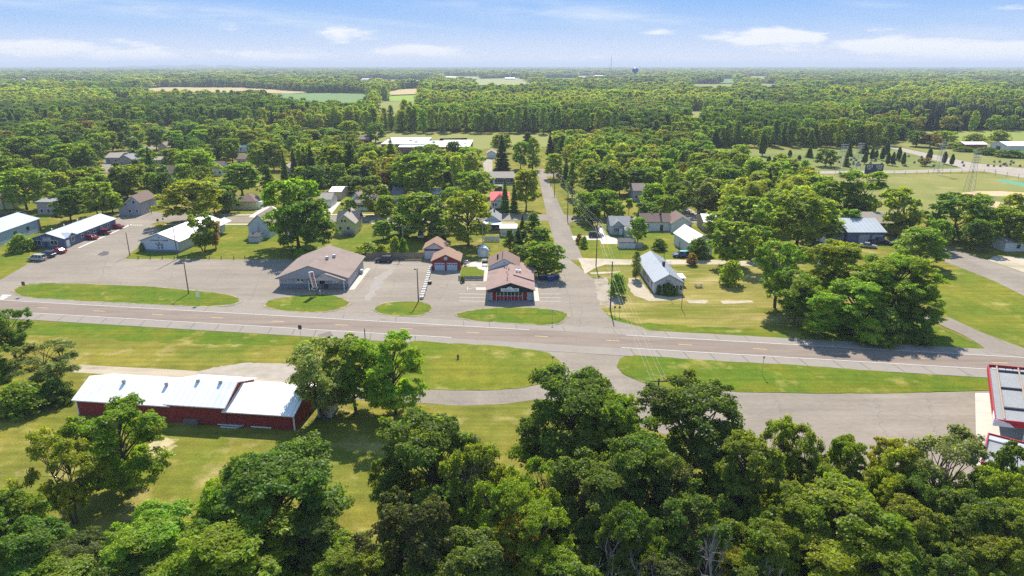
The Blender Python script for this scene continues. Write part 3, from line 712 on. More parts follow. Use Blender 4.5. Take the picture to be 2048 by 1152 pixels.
mb = MB(); mb.disc((cw / 2 - .15, -.17, 3.43), (0, 1, 0), .13, .02); mb.box(cw / 2 - .37, cw / 2 + .07, -.18, -.16, 3.36, 3.42); mb.build("emblem", m_ink, sg)
for u, v, r, up in ((cw * .42, 14.2, .08, .3), (cw * .40, 12.5, .08, .3), (cw * .46, 10.8, .1, .35), (cw * .42, 8.8, .08, .3), (cw * .44, 6.5, .08, .3), (cw * .43, 4.2, .08, .3), (cw * .43, 2.2, .08, .3), (cw * .36, 13.6, .1, .35)): H.vent(u, v, r, up, m_black)
for u, v in ((cw * .64, 9.6), (cw * .71, 10.2)): H.vent(u, v, .26, .7, m_trim, name="exhaust_fan")
mb = MB(); mb.box(cw * .56, cw - .1, 4.6, 4.85, 3.05, 3.05)
mb = MB(); z0 = H.rz_at(cw * .56, 0); z1 = H.rz_at(cw + .2, 0)
mb.add([(cw * .56, 6.4, z0 - .05), (cw + .25, 6.4, z1 - .05), (cw + .25, 10.4, z1 - .05), (cw * .56, 10.4, z0 - .05), (cw * .56, 6.4, z0 + .25), (cw + .25, 6.4, z1 + .30), (cw + .25, 10.4, z1 + .20), (cw * .56, 10.4, z0 + .06)],
       [(4, 5, 6, 7), (0, 1, 5, 4), (1, 2, 6, 5), (2, 3, 7, 6), (3, 0, 4, 7)]); mb.build("roof_deck", r_pink, H.roof)
mb = MB(); mb.box(-.02, 7.7, 16.22, 25.0, -.1, 3.6)
mb = MB().prism([(0, -.1), (7.6, -.1), (7.6, 3.7), (3.8, 5.7), (0, 3.7)], 16.21, 25.2); mb.build("rear_wing", w_white, H.root)
g = gable(16.3, 25.2, 7.6, 3.7, 2.0, .3, .12); g.build("rear_roof", r_brown, H.root)
mb = MB(); mb.box(1.9, 2.3, 19.2, 19.6, 4.4, 6.2); mb.build("chimney", m_black, H.root)
for k in range(6): MB().tube((3.3, 17.2 + k * 1.2, 5.3), (3.3, 17.2 + k * 1.2, 5.95), .07, .07, 8).build("vent_pipe", m_black, H.root)
mb = MB(); mb.box(3.65, 3.95, 16.14, 16.3, 4.7, 5.1); mb.build("gable_vent", m_greytrim, H.root)
mb = MB(); mb.box(7.65, 11.6, 17.5, 21.5, -.1, 2.5); mb.build("side_annex", w_white, H.root)
mb = MB(); mb.add([(7.62, 17.3, 3.35), (11.9, 17.3, 2.45), (11.9, 21.7, 2.45), (7.62, 21.7, 3.35), (7.62, 17.3, 3.5), (11.9, 17.3, 2.6), (11.9, 21.7, 2.6), (7.62, 21.7, 3.5)], [(0, 3, 2, 1), (4, 5, 6, 7), (0, 1, 5, 4), (1, 2, 6, 5), (2, 3, 7, 6), (3, 0, 4, 7)]); mb.build("annex_roof", r_pink, H.root)

for o in H.root.children:
    if o.name.split('.')[0] in ('red_panel', 'window', 'door'): o.location.y -= .75
# ---- red garage beside the cafe
H = House("garage", "dark red two door garage with quilt square beside cafe patio", "garage", (865, 541), (919, 541), 8.0, 2.6, 1.7, 'd', w_red, r_gar, ov=.45, ovd=.3, short="the red garage", rz=0.0)
for u in (H.w * .27, H.w * .73): H.door('f', u, 2.75, 2.1, w_bwhite, "garage_door", panes=4, lines=2)
mb = MB(); c = (H.w / 2, -.05, 3.35); mb.disc(c, (0, 1, 0), .62, .1, 8); q = mb.build("quilt_square", m_dark, H.root)
mb = MB()
for a in range(8):
    t = a * math.pi / 4 + .39; mb.box(c[0] + .42 * math.cos(t) - .11, c[0] + .42 * math.cos(t) + .11, -.13, -.09, c[2] + .42 * math.sin(t) - .11, c[2] + .42 * math.sin(t) + .11)
mb.box(c[0] - .2, c[0] + .2, -.125, -.09, c[2] - .2, c[2] + .2); mb.build("quilt_pattern", m_trim, q)
# ---- white shed behind the garage, half behind the fence end
H = House("shed", "white storage shed with brown roof behind the red garage", "shed", (848, 518), (892, 517), 7.0, 2.9, 1.8, 'd', w_white, r_gar, ov=.4, ovd=.5, short="the white shed behind the garage", rz=0.0)
mb = MB(); mb.box(.3, H.w - .3, -.05, .03, 2.4, 2.9); mb.build("gable_band", m_dark, H.root)
# ---- small white garden shed with rounded roof
p = W(956, 514); t = thing("garden_shed", "small white barn roofed garden shed behind cafe rear wing", "shed", (p.x, p.y, .03))
LAND.append(("the small white garden shed", p.x, p.y))
g5 = [(0, 0), (3.0, 0), (3.0, 1.7), (2.75, 2.25), (2.2, 2.65), (1.5, 2.8), (.8, 2.65), (.25, 2.25), (0, 1.7)]
MB().prism([(0, -.1), (3.0, -.1)] + g5[2:], 0, 3.4).build("wall", w_bwhite, t)
rp = [(x + (x - 1.5) * .06, z + .05) for x, z in g5[2:]]; rp2 = [(x * 1.0, z - .04) for x, z in g5[2:]]
mb = MB()
for k in range(len(rp) - 1): mb.prism([rp2[k], rp2[k + 1], rp[k + 1], rp[k]], -.12, 3.52)
mb.build("roof", r_bmet, t); mb = MB(); mb.box(.8, 2.2, -.04, .02, .05, 1.75); mb.build("door", m_trim, t)

# ---- liquor store: wide two pitch roof with a jutting second gable
H = House("liquor_store", "broad grey liquor store with taupe gable roof and jutting entrance gable", "store", (560, 576), (694, 580), 17.8, 2.9, 3.0, 'd', w_panel, r_taupe, ov=.5, ovd=1.3, off=.46, short="the liquor store", rz=0.0)
lw = H.w
mb = MB(); mb.box(.02, lw - .02, -.07, -.004, -.05, 1.05); mb.box(-.06, -.004, 0, 17.6, -.05, .5); mb.build("base_band", w_block, H.root)
mb = MB()
for k in range(16):
    x = lw * (k + .5) / 16; mb.box(x - .03, x + .03, -.04, -.002, 1.06, 2.85)
for k in range(18):
    v = .5 + k; mb.box(lw + .002, lw + .05, v - .03, v + .03, .1, 2.85)
merge(H.wall, mb.build("siding", m_greytrim, H.root))
mb = MB(); mb.box(-.46, lw + .46, -1.28, -1.15, 2.68, 2.9); mb.build("fascia", m_greytrim, H.root)
mb = MB(); mb.add([(-.4, -1.25, 2.86), (lw * .46, -1.25, 5.85), (lw + .4, -1.25, 2.86), (-.4, -.0, 2.86), (lw * .46, -.0, 5.85), (lw + .4, -.0, 2.86)], [(0, 1, 2), (3, 5, 4), (0, 3, 4, 1), (1, 4, 5, 2), (0, 2, 5, 3)])
mb.build("gable_front", w_grey, H.root)
# entrance gable
u0, u1 = lw * .46, lw * .97; um = (u0 + u1) / 2
mb = MB(); mb.prism([(u0, 2.62), (u1, 2.62), (um, 4.15)], -2.3, 2.0); mb.build("entrance_gable", w_panel, H.root)
g = gable(-2.45, 6.2, u1 - u0, 2.62, 1.55, .35, .1); g.v = [(x + u0, y, z) for x, y, z in g.v]; g.build("entrance_roof", r_taupe, H.root)
[MB().box(x, x + .15, -2.2, -2.05, 0, 2.6).build("post", m_trim, H.root) for x in (u0, u1 - .15)]
H.door('f', lw * .62, 1.2, 2.1, m_glass)
[MB().box(lw * x, lw * (x + .045), -.85, -.08, 0, z).build("ice_chest", m_dark, H.root) for x, z in ((.655, 1.0), (.44, .9))]
for u, s_, z in ((lw * .30, 1.7, 1.95), (lw * .47, 1.0, 1.9), (lw * .82, 1.5, 1.95), (lw * .17, .4, 1.8)):
    mb = MB(); mb.box(u - s_ / 2, u + s_ / 2, -.09, -.045, z - .55 * min(1, s_), z + .55 * min(1, s_)); q = mb.build("window_poster", m_trim if s_ != 1.0 else mat("blue_poster", (.05, .12, .30)), H.root)
    mb = MB(); rr = random.Random(int(u * 10))
    for k in range(5 if s_ > .5 else 1):
        x = u + rr.uniform(-.38, .38) * s_; zz = z + rr.uniform(-.35, .35) * min(1, s_); mb.box(x - .17 * s_, x + .17 * s_, -.105, -.085, zz - .1, zz + .12)
    merge(q, mb.build("print", m_dark, q))
for u, v in ((lw * .60, 7.4), (lw * .66, 10.4)):
    mb = MB(); z = H.h + H.rise * (1 - (u - lw * .46) / (lw * .54)); mb.box(u - .35, u + .35, v - .35, v + .35, z, z + .75); mb.tube((u, v, z + .75), (u, v, z + .95), .42, .42, 10); mb.build("roof_fan", m_steel, H.roof)
mb = MB(); mb.box(lw + .06, lw + 1.0, 11.8, 12.8, 0, 1.1); mb.build("air_conditioner", m_steel, H.root)

# ---- white community centre
def local_house(name, label, cat, A, Bdir, wid, **k):   # A px, front edge direction aims at pixel Bdir
    a, b = W(*A), W(*Bdir); d = b - a
    return House(name, label, cat, A, None, rz=math.atan2(d.y, d.x), wid=wid, **k)
H = House("community_hall", "white metal community hall with dark edged gable and four small square windows", "community hall", (284, 502), (365, 501.5), 27.0, 3.2, 2.2, 'd', w_bwhite, r_wmet, ov=.5, ovd=.3, rib=1.0, short="the white community hall", rz=R(-6), trim=m_greytrim)
text(H.root, "COMMUNITY CENTER", .60, (H.w * .49, -.05, 3.35), (math.pi / 2, 0, 0), m_ink); text(H.root, "&", .55, (H.w * .49, -.05, 2.78), (math.pi / 2, 0, 0), m_ink); text(H.root, "MUSEUM", .60, (H.w * .49, -.05, 2.25), (math.pi / 2, 0, 0), m_ink)
for i in (0, 1):
    for j in (0, 1): H.win('f', H.w * .46 + i * 1.15, 1.1 + j * .72, .62, .42, frame=w_bwhite)
mb = MB(); mb.box(H.w / 2 - .2, H.w / 2 + .2, -.08, 0, 4.2, 4.45); mb.build("wall_lamp", m_dark, H.root)
mb = MB(); mb.box(.0, H.w + .02, -.03, -.004, -.05, .55); mb.build("base_band", mat("blue_band", (.14, .20, .33)), H.root)
MB().box(.02, .12, -.04, 0, .5, 3.2).build("corner_trim", m_greytrim, H.root); MB().box(H.w - .12, H.w + .03, -.04, 0, .5, 3.2).build("corner_trim", m_greytrim, H.root)
mb = MB(); mb.prism([(9.5, 3.4), (14.5, 3.4), (14.5, 3.5), (12, 4.6), (9.5, 3.5)], 19, 27.2); mb.build("rear_entry", w_bwhite, H.root)

# ---- slate blue long office building
H = House("office_building", "long slate blue office with pale metal roof and white framed windows", "office", (66, 497), (130, 497.5), 28.0, 3.0, 1.6, 'd', w_blue, r_bmet, ov=.4, ovd=.35, rib=1.2, short="the slate blue office", rz=R(0))
ow = H.w
for u in (ow * .18, ow * .68): H.win('f', u, 1.75, 2.1, 1.35, 2)
mb = MB(); mb.box(ow * .36, ow * .60, -.12, -.02, 2.72, 3.35); mb.box(ow * .345, ow * .615, -.11, -.025, 2.2, 2.68); sg = mb.build("signboard", mat("pale_sign", (.60, .60, .66)), H.root)
mb = MB()
for k in range(6): mb.box(ow * (.375 + .036 * k), ow * (.395 + .036 * k), -.14, -.12, 2.85, 3.22)
for k in range(9): mb.box(ow * (.36 + .027 * k), ow * (.377 + .027 * k), -.13, -.11, 2.34, 2.54)
mb.build("lettering", m_ink, sg)
H.door('f', ow * .43, .95, 2.0, w_navy)
H.door('r', 1.6, 1.6, 2.2, m_trim); H.win('r', 4.2, 1.9, 1.3, 1.3)
for v in (9, 12.2, 15.5, 19.5, 23.5): H.win('r', v, 1.8, 1.0, .9)
g = gable(-.25, 2.6, 4.6, 3.02, 1.0, .1, .1); g.v = [(ow + .45 - y, x + .8, z) for x, y, z in g.v]; g.build("entry_roof", r_bmet, H.root)
mb = MB(); mb.prism([(.85, 2.9), (5.35, 2.9), (3.1, 4.0)], ow - 2.0, ow + .05, axis='x'); mb.build("entry_gable", w_blue, H.root)
for v in (6, 12, 19): H.vent(ow * .28, v, .15, .6, m_trim)
mb = MB(); mb.box(-2.4, -.02, 1.0, 3.4, -.1, 2.3); mb.build("side_porch", w_blue, H.root)
mb = MB(); mb.add([(-2.6, .8, 2.25), (.0, .8, 2.85), (0, 3.6, 2.85), (-2.6, 3.6, 2.25), (-2.6, .8, 2.4), (0, .8, 3.0), (0, 3.6, 3.0), (-2.6, 3.6, 2.4)], [(0, 3, 2, 1), (4, 5, 6, 7), (0, 1, 5, 4), (1, 2, 6, 5), (2, 3, 7, 6), (3, 0, 4, 7)]); mb.build("porch_roof", r_gar, H.root)
# ---- light blue metal hall at the left edge
e = W(93, 462); e0 = W(0, 486)
ang = 0
H = House("metal_warehouse", "light blue metal warehouse with pale roof at the left edge", "warehouse", (e.x - 13.0, e.y - 40.0, 0), None, 40.0, 4.0, 2.0, 'd', w_lblue, r_bmet, ov=.3, ovd=.3, rib=1.2, short="the light blue warehouse", rz=R(3), wid=13.0)
for v in (27, 33.5): H.win('r', v, 2.2, 1.3, .9, frame=m_dark)
mb = MB(); mb.box(H.w - .02, H.w + .12, 39.2, 40.02, 0, 4.0); mb.build("corner_trim", w_brickr, H.root)
H.vent(H.w * .7, 16, .15, .5); H.vent(H.w * .45, 30, .15, .5)
# ---- grey two storey house
H = House("house", "tall grey two storey house with brown roof and low side wing at the street corner", "house", (256.5, 431), (284, 431), 11.5, 4.9, 2.3, 'd', w_grey, r_brown, short="the tall grey house", rz=R(0), trim=m_trim)
H.win('f', H.w * .55, 4.9, .9, 1.2); H.win('f', H.w * .72, 1.6, .9, 1.1); H.win('f', H.w * .18, 1.6, 1.0, 1.1)
for v in (4, 7): H.win('r', v, 1.7, .8, 1.0)
mb = MB(); mb.prism([(-3.2, -.1), (-.01, -.1), (-.01, 3.9), (-3.2, 2.6)], .0, 10.5); mb.build("side_wing", w_grey, H.root)
mb = MB(); mb.add([(-3.5, -.25, 2.55), (0, -.25, 3.97), (0, 10.8, 3.97), (-3.5, 10.8, 2.55), (-3.5, -.25, 2.7), (0, -.25, 4.12), (0, 10.8, 4.12), (-3.5, 10.8, 2.7)], [(0, 3, 2, 1), (4, 5, 6, 7), (0, 1, 5, 4), (1, 2, 6, 5), (2, 3, 7, 6), (3, 0, 4, 7)]); mb.build("wing_roof", r_brown, H.root)
mb = MB(); mb.tube((H.w * .8, -.15, 0), (H.w * .8, -.15, 6.5), .06, .06); mb.build("flue_pipe", m_trim, H.root)
# ---- taupe house with low white annex, left of the dark maple
H = House("house", "flat fronted taupe house half hidden by a dark maple", "house", (77, 429), (112, 430), 8.0, 4.6, .3, 'w', w_taupe, r_grey, short="the taupe house", rz=R(-2))
H.win('f', H.w * .22, 1.4, .9, 1.2); H.win('f', H.w * .58, 1.4, .9, 1.4); H.win('f', H.w * .80, 1.4, .9, 1.4)
# ---- cream house at the left edge
H = House("house", "cream house with brown roof at the left edge beyond the warehouse", "house", (-22, 419), (12, 417), 9.0, 4.2, 2.2, 'd', w_cream, r_brown, short="the cream house at the left edge", rz=0.0)
H.win('f', H.w * .8, 1.8, .8, 1.3)
mb = MB(); mb.box(H.w + .01, H.w + 3.2, 1, 8, -.1, 2.6); mb.build("side_wing", w_cream, H.root)
# ---- cream house on the back street
H = House("house", "cream bungalow with brown hipped roof and white porch on the back street", "house", (469, 419), (513, 419), 9.0, 3.1, 2.3, 'w', w_cream, r_brown, short="the cream bungalow", rz=0.0, hip=True)
mb = MB().prism([(-4.6, -.1), (-.02, -.1), (-.02, 3.4), (-2.3, 5.3), (-4.6, 3.4)], -1.2, 7.5); mb.build("cross_wing", w_cream, H.root)
g = gable(-1.2, 7.5, 4.6, 3.4, 1.9, .3, .3); g.v = [(x - 4.61, y, z) for x, y, z in g.v]; g.build("cross_roof", r_brown, H.root)
H.win('f', H.w * .18, 1.7, 1.3, 1.1, 2)
mb = MB(); mb.box(H.w + .02, H.w + 1.6, 1.5, 5, -.1, 2.7); mb.build("porch", m_trim, H.root)
# ---- light blue gabled house and its shed
H = House("house", "light blue gabled house with brown roof beside the big tree", "house", (499, 476), (541, 476), 13.0, 4.2, 3.2, 'd', w_bwhite, r_taupe, short="the light blue gabled house", rz=0.0)
mb = MB(); mb.box(H.w * .45, H.w * .52, -.06, -.002, 2, 5); mb.build("wall_pipe", m_steel, H.root)
H.win('r', 4, 2.2, .9, 1.2)
H = House("shed", "low white shed with dark roof in front of the light blue house", "shed", (498, 485), (521, 484), 3.2, 1.8, .8, 'w', w_bwhite, r_dkgrey, ov=.2, ovd=.2, rz=0.0, short="the low white shed")
# ---- pale yellow cottage
H = House("cottage", "pale yellow cottage with grey cross gabled roof and rear deck", "cottage", (671, 470), (712, 469), 11.0, 3.9, 2.7, 'd', w_pyel, r_tan, short="the pale yellow cottage", rz=0.0, trim=m_trim)
for u in (.27, .66): H.win('f', H.w * u, 2.2, .85, 1.1)
H.win('f', H.w * .38, 4.6, .6, .8); H.win('f', H.w * .53, 4.6, .6, .8)
g = gable(0, H.w + .4, 6.0, 4.0, 2.3, .4, .3); g.v = [(y - .2, 10.6 - x, z) for x, y, z in g.v]; g.build("cross_roof", r_dkgrey, H.root)
H.chim(H.w * .55, 6.5, .6, .9, m_dark)
mb = MB(); mb.box(H.w * .45, H.w * .95, -2.2, -.02, .9, 1.05)
for k in range(6): mb.box(H.w * (.45 + .095 * k), H.w * (.45 + .095 * k) + .1, -2.2, -2.1, 0, 1.9)
mb.box(H.w * .45, H.w * .95, -2.19, -2.11, 1.8, 1.9); mb.build("deck", w_blue, H.root)
# ---- row of outbuildings and a house further back
H = House("garage", "low tan garage with white metal roof at the back of the row", "garage", (660, 400), (684, 399), 12.0, 3.4, .9, 'w', w_tan, r_wmet, short="the white roofed tan garage", rz=0.0)
H = House("house", "grey house with tan roof and skylight in front of the white roofed garage", "house", (640, 414), (664, 413), 9.0, 2.9, 1.8, 'w', w_white, r_tan, short="the tan roofed grey house", rz=0.0)
H.door('f', H.w * .8, 1.2, 2.0, m_trim)
H = House("house", "brown roofed house with white porch windows behind the yellow green tree", "house", (711, 421), (752, 420), 12.0, 2.9, 2.2, 'w', w_white, r_taupe, short="the brown roofed porch house", rz=0.0)
for k in range(4): H.win('f', H.w * (.14 + .2 * k), 1.7, 1.4, 1.1)
mb = MB().prism([(-2.5, -.1), (1.5, -.1), (1.5, 3.8), (-.5, 6.0), (-2.5, 3.8)], 4, 13); mb.build("rear_wing", w_white, H.root)
g = gable(4, 13, 4.2, 3.8, 2.3, .3, .3); g.v = [(x - 2.6, y, z) for x, y, z in g.v]; g.build("rear_roof", r_taupe, H.root)
H = House("house", "grey roofed low house between trees left of the red roof", "house", (828, 402), (880, 401), 9.0, 2.8, 1.6, 'w', w_taupe, r_grey, rz=0.0, short="the grey roofed low house")
H.win('f', H.w * .3, 1.5); H.win('f', H.w * .8, 1.5)
H = House("house", "dark roofed house showing between trees above the pale yellow cottage", "house", (785, 402), (806, 402), 8.0, 3.0, 2.0, 'w', w_grey, r_dkgrey, rz=0.0)
H.win('f', H.w * .6, 1.5)
H = House("house", "tan walled house hidden behind the bright maple", "house", (858, 469), (893, 468), 9.0, 3.0, 2.2, 'd', w_taupe, r_brown, rz=0.0, short="the hidden tan house")
H.win('f', H.w * .5, 1.6); H.door('f', H.w * .8)
# ---- red roofed house
H = House("house", "white house with bright red metal roof behind two spruces", "house", (982, 420), (1018, 420), 10.0, 3.6, 2.4, 'w', w_white, r_red, short="the red roofed house", rz=0.0, rib=.9)
for k in (.13, .27): H.win('f', H.w * k, 2.0, .7, 1.2)
H.win('f', H.w * .75, 2.0, .9, 1.2); mb = MB(); mb.box(0, H.w, -.1, -.01, -.1, .7); mb.build("base_band", m_dark, H.root)
mb = MB().prism([(H.w * .15, 3.5), (H.w * .85, 3.5), (H.w * .5, 5.6)], -.35, 4.5); mb.build("front_gable", w_white, H.root)
g = gable(-.5, 5.0, H.w * .72, 3.5, 2.25, .3, .1); g.v = [(x + H.w * .14, y, z) for x, y, z in g.v]; g.build("front_roof", r_red, H.root)
# ---- navy long house with a grey roof
H = House("house", "long navy house with pale grey roof and white front door across from the red roof", "house", (981, 369), (1027, 369), 11.0, 3.0, 2.0, 'w', w_navy, r_tan, short="the long navy house", rz=0.0)
H.door('f', H.w * .15, .95, 2.0, m_trim); 
for u in (.35, .55, .78): H.win('f', H.w * u, 1.6, 1.1, 1.1)
mb = MB(); mb.box(H.w * .22, H.w, -1.8, -1.7, .3, .42); mb.box(H.w * .22, H.w, -1.8, -1.7, 1.0, 1.1)
for k in range(8): mb.box(H.w * (.22 + .11 * k), H.w * (.22 + .11 * k) + .1, -1.82, -1.68, 0, 1.15)
mb.build("porch_rail", m_trim, H.root)
H = House("shed", "small dark shed with pale roof in front of the navy house", "shed", (990, 381), (1004, 381), 3.0, 1.8, .4, 'w', w_navy, r_tan, rz=0.0)
H = House("shed", "lone white shed with grey roof on the meadow edge", "shed", (974, 317), (992, 317), 8.0, 3.0, 1.6, 'd', w_white, r_tan, rz=0.0, short="the lone white shed")
# ---- grey house complex by the pines
H = House("house", "grey roofed house with white carport canopy behind the cafe", "house", (968, 460), (1001, 460), 11.0, 3.0, 1.9, 'd', w_lblue, r_grey, short="the grey house behind the cafe", rz=0.0)
H.chim(H.w * .6, 7.0, .5, .9, m_dark); H.door('f', H.w * .72, 2.6, 2.3, m_dark, "carport_opening")
mb = MB(); mb.add([(.0, -3.2, 2.55), (H.w + .3, -3.2, 2.35), (H.w + .3, .2, 2.6), (0, .2, 3.0), (0, -3.2, 2.7), (H.w + .3, -3.2, 2.5), (H.w + .3, .2, 2.75), (0, .2, 3.15)], [(0, 3, 2, 1), (4, 5, 6, 7), (0, 1, 5, 4), (1, 2, 6, 5), (2, 3, 7, 6), (3, 0, 4, 7)]); mb.build("carport_roof", m_trim, H.root)
for x in (.2, H.w): 
    mb = MB(); mb.box(x - .06, x + .06, -3.1, -2.98, 0, 2.4); mb.build("post", m_trim, H.root)
H = House("garage", "flat white garage wall right of the grey house behind the cafe", "garage", (1001, 473), (1033, 473), 6.0, 2.6, .3, 'w', w_white, r_wmem, rz=0.0, short="the flat white garage")
mb = MB(); mb.box(.0, H.w, -.06, -.005, .9, 1.3); mb.build("blue_band", w_lblue, H.root)
def fence(name, label, A, B, h, m, sp=2.4, board=True, cat="fence", group=None, post=None):
    a, b = W(*A), W(*B); d = b - a; Ln = d.length
    t = thing(name, label, cat, (a.x, a.y, .02), math.atan2(d.y, d.x), group)
    n = max(1, round(Ln / sp))
    mb = MB()
    if board:
        k = 0; x = .02
        while x < Ln - .1: mb.box(x, min(Ln, x + .15), -.03, .0 + .004 * (k % 2), .06, h - .03 * (k % 3)); x += .165; k += 1
        mb.box(0, Ln, .005, .06, h * .25, h * .25 + .1); mb.box(0, Ln, .005, .06, h * .8, h * .8 + .1)
    else:
        for z in (h * .4, h * .95): mb.box(0, Ln, -.02, .02, z - .04, z)
    mb.build("panel" if board else "rail", m, t)
    for k in range(n + 1):
        x = Ln * k / n; mb = MB(); mb.box(x - .06, x + .06, .062, .18, -.1, h + .08); mb.build("post", post or m, t)
    return t
m_fence = mat("weathered_fence", (.215, .175, .145), rough=.95, var=.12, scale=1.5, stretch=(3, 3, .4)); m_wfence = mat("white_vinyl", (.66, .68, .66), rough=.5, var=.03)
fence("wooden_fence", "weathered brown board fence behind the parked black pickup", (733, 520), (848, 519), 2.1, m_fence); LAND.append(("the board fence", W(790, 519).x, W(790, 519).y))
fence("vinyl_fence", "white vinyl fence between the grey house and cafe yard", (968, 483), (999, 483), 1.7, m_wfence)
fence("picket_fence", "low grey picket fence along the cafe lawn front", (917, 560), (966, 560), 1.1, mat("grey_pickets", (.27, .255, .25), rough=.95, var=.2, scale=3), 1.8)
# ---- houses right of the cross street
H = House("house", "grey blue house with pale grey roof and wheelchair ramp by the street", "house", (1221, 470), (1262, 470), 10.5, 3.0, 2.0, 'w', w_lblue, r_grey, short="the grey blue ramp house", rz=0.0, hip=False)
H.win('f', H.w * .28, 1.7, 1.8, 1.2, 3); H.door('f', H.w * .5)
mb = MB().prism([(H.w * .08, 3.0), (H.w * .62, 3.0), (H.w * .35, 4.5)], -.4, 5); mb.build("front_gable", w_lblue, H.root)
g = gable(-.55, 5.2, H.w * .56, 3.0, 1.6, .25, .1); g.v = [(x + H.w * .07, y, z) for x, y, z in g.v]; g.build("front_roof", r_grey, H.root)
mb = MB(); mb.box(H.w * .62, H.w * .98, -3, -.02, -.1, 2.3); mb.build("porch", w_lblue, H.root)
mb = MB(); mb.add([(H.w * .6, -3.3, 2.25), (H.w, -3.3, 2.25), (H.w, .2, 2.9), (H.w * .6, .2, 2.9), (H.w * .6, -3.3, 2.4), (H.w, -3.3, 2.4), (H.w, .2, 3.05), (H.w * .6, .2, 3.05)], [(0, 3, 2, 1), (4, 5, 6, 7), (0, 1, 5, 4), (1, 2, 6, 5), (2, 3, 7, 6), (3, 0, 4, 7)]); mb.build("porch_roof", r_grey, H.root)
a, b = W(1205, 480), W(1206, 462); t = thing("wheelchair_ramp", "long white wheelchair ramp with railings beside the grey blue house", "ramp", (a.x, a.y, .04), 0.0)
mb = MB(); ln = (b - a).length; mb.add([(0, 0, .05), (1.3, 0, .05), (1.3, ln, 1.0), (0, ln, 1.0), (0, 0, 0), (1.3, 0, 0), (1.3, ln, .85), (0, ln, .85)], [(0, 1, 2, 3), (7, 6, 5, 4), (0, 4, 5, 1), (1, 5, 6, 2), (2, 6, 7, 3), (3, 7, 4, 0)]); mb.build("deck", m_trim, t)
mb = MB()
for x in (.03, 1.27):
    mb.tube((x, 0, .95), (x, ln, 1.95), .04); mb.tube((x, 0, .5), (x, ln, 1.5), .03)
    for k in range(6): mb.tube((x, ln * k / 5, .95 * k / 5), (x, ln * k / 5, .97 + k / 5), .04)
mb.build("railing", m_trim, t)
H = House("shed", "white shed with black front slope beside the grey blue house", "shed", (1238, 497), (1270, 497), 3.6, 1.9, .75, 'w', w_white, r_dkgrey, ov=.25, ovd=.2, rz=0.0, short="the black roofed shed")
mb = MB(); mb.box(H.w + .02, H.w + 2.2, .3, 1.8, -.05, 1.4); mb.build("lean_to", w_taupe, H.root)
H = House("house", "white house with brown cross gabled roof and red chimney", "house", (1342, 465), (1382, 464), 9.5, 3.1, 2.2, 'd', w_white, r_brown, short="the white brown roofed house", rz=0.0, trim=m_trim)
for u in (.57, .87): H.win('f', H.w * u, 1.8, .8, 1.2)
H.win('l', 2.5, 1.8, .8, 1.2)
mb = MB().box(-9.2, -.02, 2.2, 9.5, -.1, 3.1); ow_ = mb.build("long_wing", w_white, H.root)
g = gable(-.2, 9.6, 7.3, 3.1, 2.0, .35, .3); g.v = [(y - 9.4, 9.5 - x, z) for x, y, z in g.v]; g.build("long_roof", r_brown, H.root)
mb = MB(); mb.box(-3.1, -2.5, 4.6, 5.2, 3.6, 6.6); mb.build("chimney", m_brick, H.root)
MB().box(-8.4, -7.0, 2.08, 2.22, 1.2, 2.3).build("window", m_glass, H.root); MB().box(-3.2, -2.3, 2.08, 2.22, .1, 2.1).build("door", m_glass, H.root)
H = House("shed", "tan shed with pale roof behind the white barn", "shed", (1407, 463), (1440, 462), 9.0, 3.2, 1.7, 'w', w_tan, r_wmet, rz=0.0, short="the tan shed")
H = House("barn", "white metal barn with white roof half behind willow trees", "barn", (1382, 512), (1425, 512), 14.0, 3.6, 2.4, 'd', w_white, r_wmet, short="the white barn", rz=R(8), rib=1.0)
H.win('l', 3, 1.6, .9, .8); H.door('l', 9, .9, 2.0, w_grey)
# ---- abandoned white building with grey metal roof
H = House("old_shop", "abandoned white building with grey metal roof and shrubs across its front", "building", (1308, 588), (1363, 586.5), 21.5, 2.9, 1.9, 'd', mat("peeling_white_boards", (.52, .51, .51), rough=.9, var=.12, scale=.8, stretch=(2, 2, .5), second=[((.30, .28, .26), .5, .55, .7)]), r_gmet, ov=.3, ovd=.2, rib=.8, short="the abandoned building", rz=R(1), trim=m_greytrim)
ww = H.w
H.win('f', ww * .17, 1.6, .9, .9, frame=m_dark); H.win('f', ww * .36, 1.9, .8, 1.0, frame=m_dark); H.win('f', ww * .68, 1.75, .6, .8)
for k in (0, 1): H.win('f', ww * (.81 + .13 * k), 1.55, .75, 1.25, 1, frame=m_trim)
for v in (3, 6.5, 8.0, 11.0, 13.2, 17.5): H.win('l', v, 1.6, .9, 1.0, frame=m_greytrim)
mb = MB(); mb.box(ww * .37, ww * .56, -.06, 0, 3.4, 3.5); mb.build("gable_slat", m_greytrim, H.root)
H.chim(ww * .5 + .3, 7.5, .6, 1.1, m_dark)
mb = MB(); mb.box(ww + .02, ww + 2.0, 6.0, 9.5, -.1, 2.0); mb.build("side_porch", w_grey, H.root); mb = MB(); mb.box(ww + .02, ww + 2.4, 5.8, 9.9, 2.0, 2.15); mb.build("porch_roof", r_wmet, H.root)
mb = MB(); mb.tube((ww * .5, .2, 4.8), (ww * .5, .2, 8.2), .03); 
for k in range(5): mb.tube((ww * .5 - .7 + .08 * k, .2, 7.2 + .22 * k), (ww * .5 + .7 - .08 * k, .2, 7.2 + .22 * k), .015, n=5)
mb.build("antenna", m_steel, H.root)
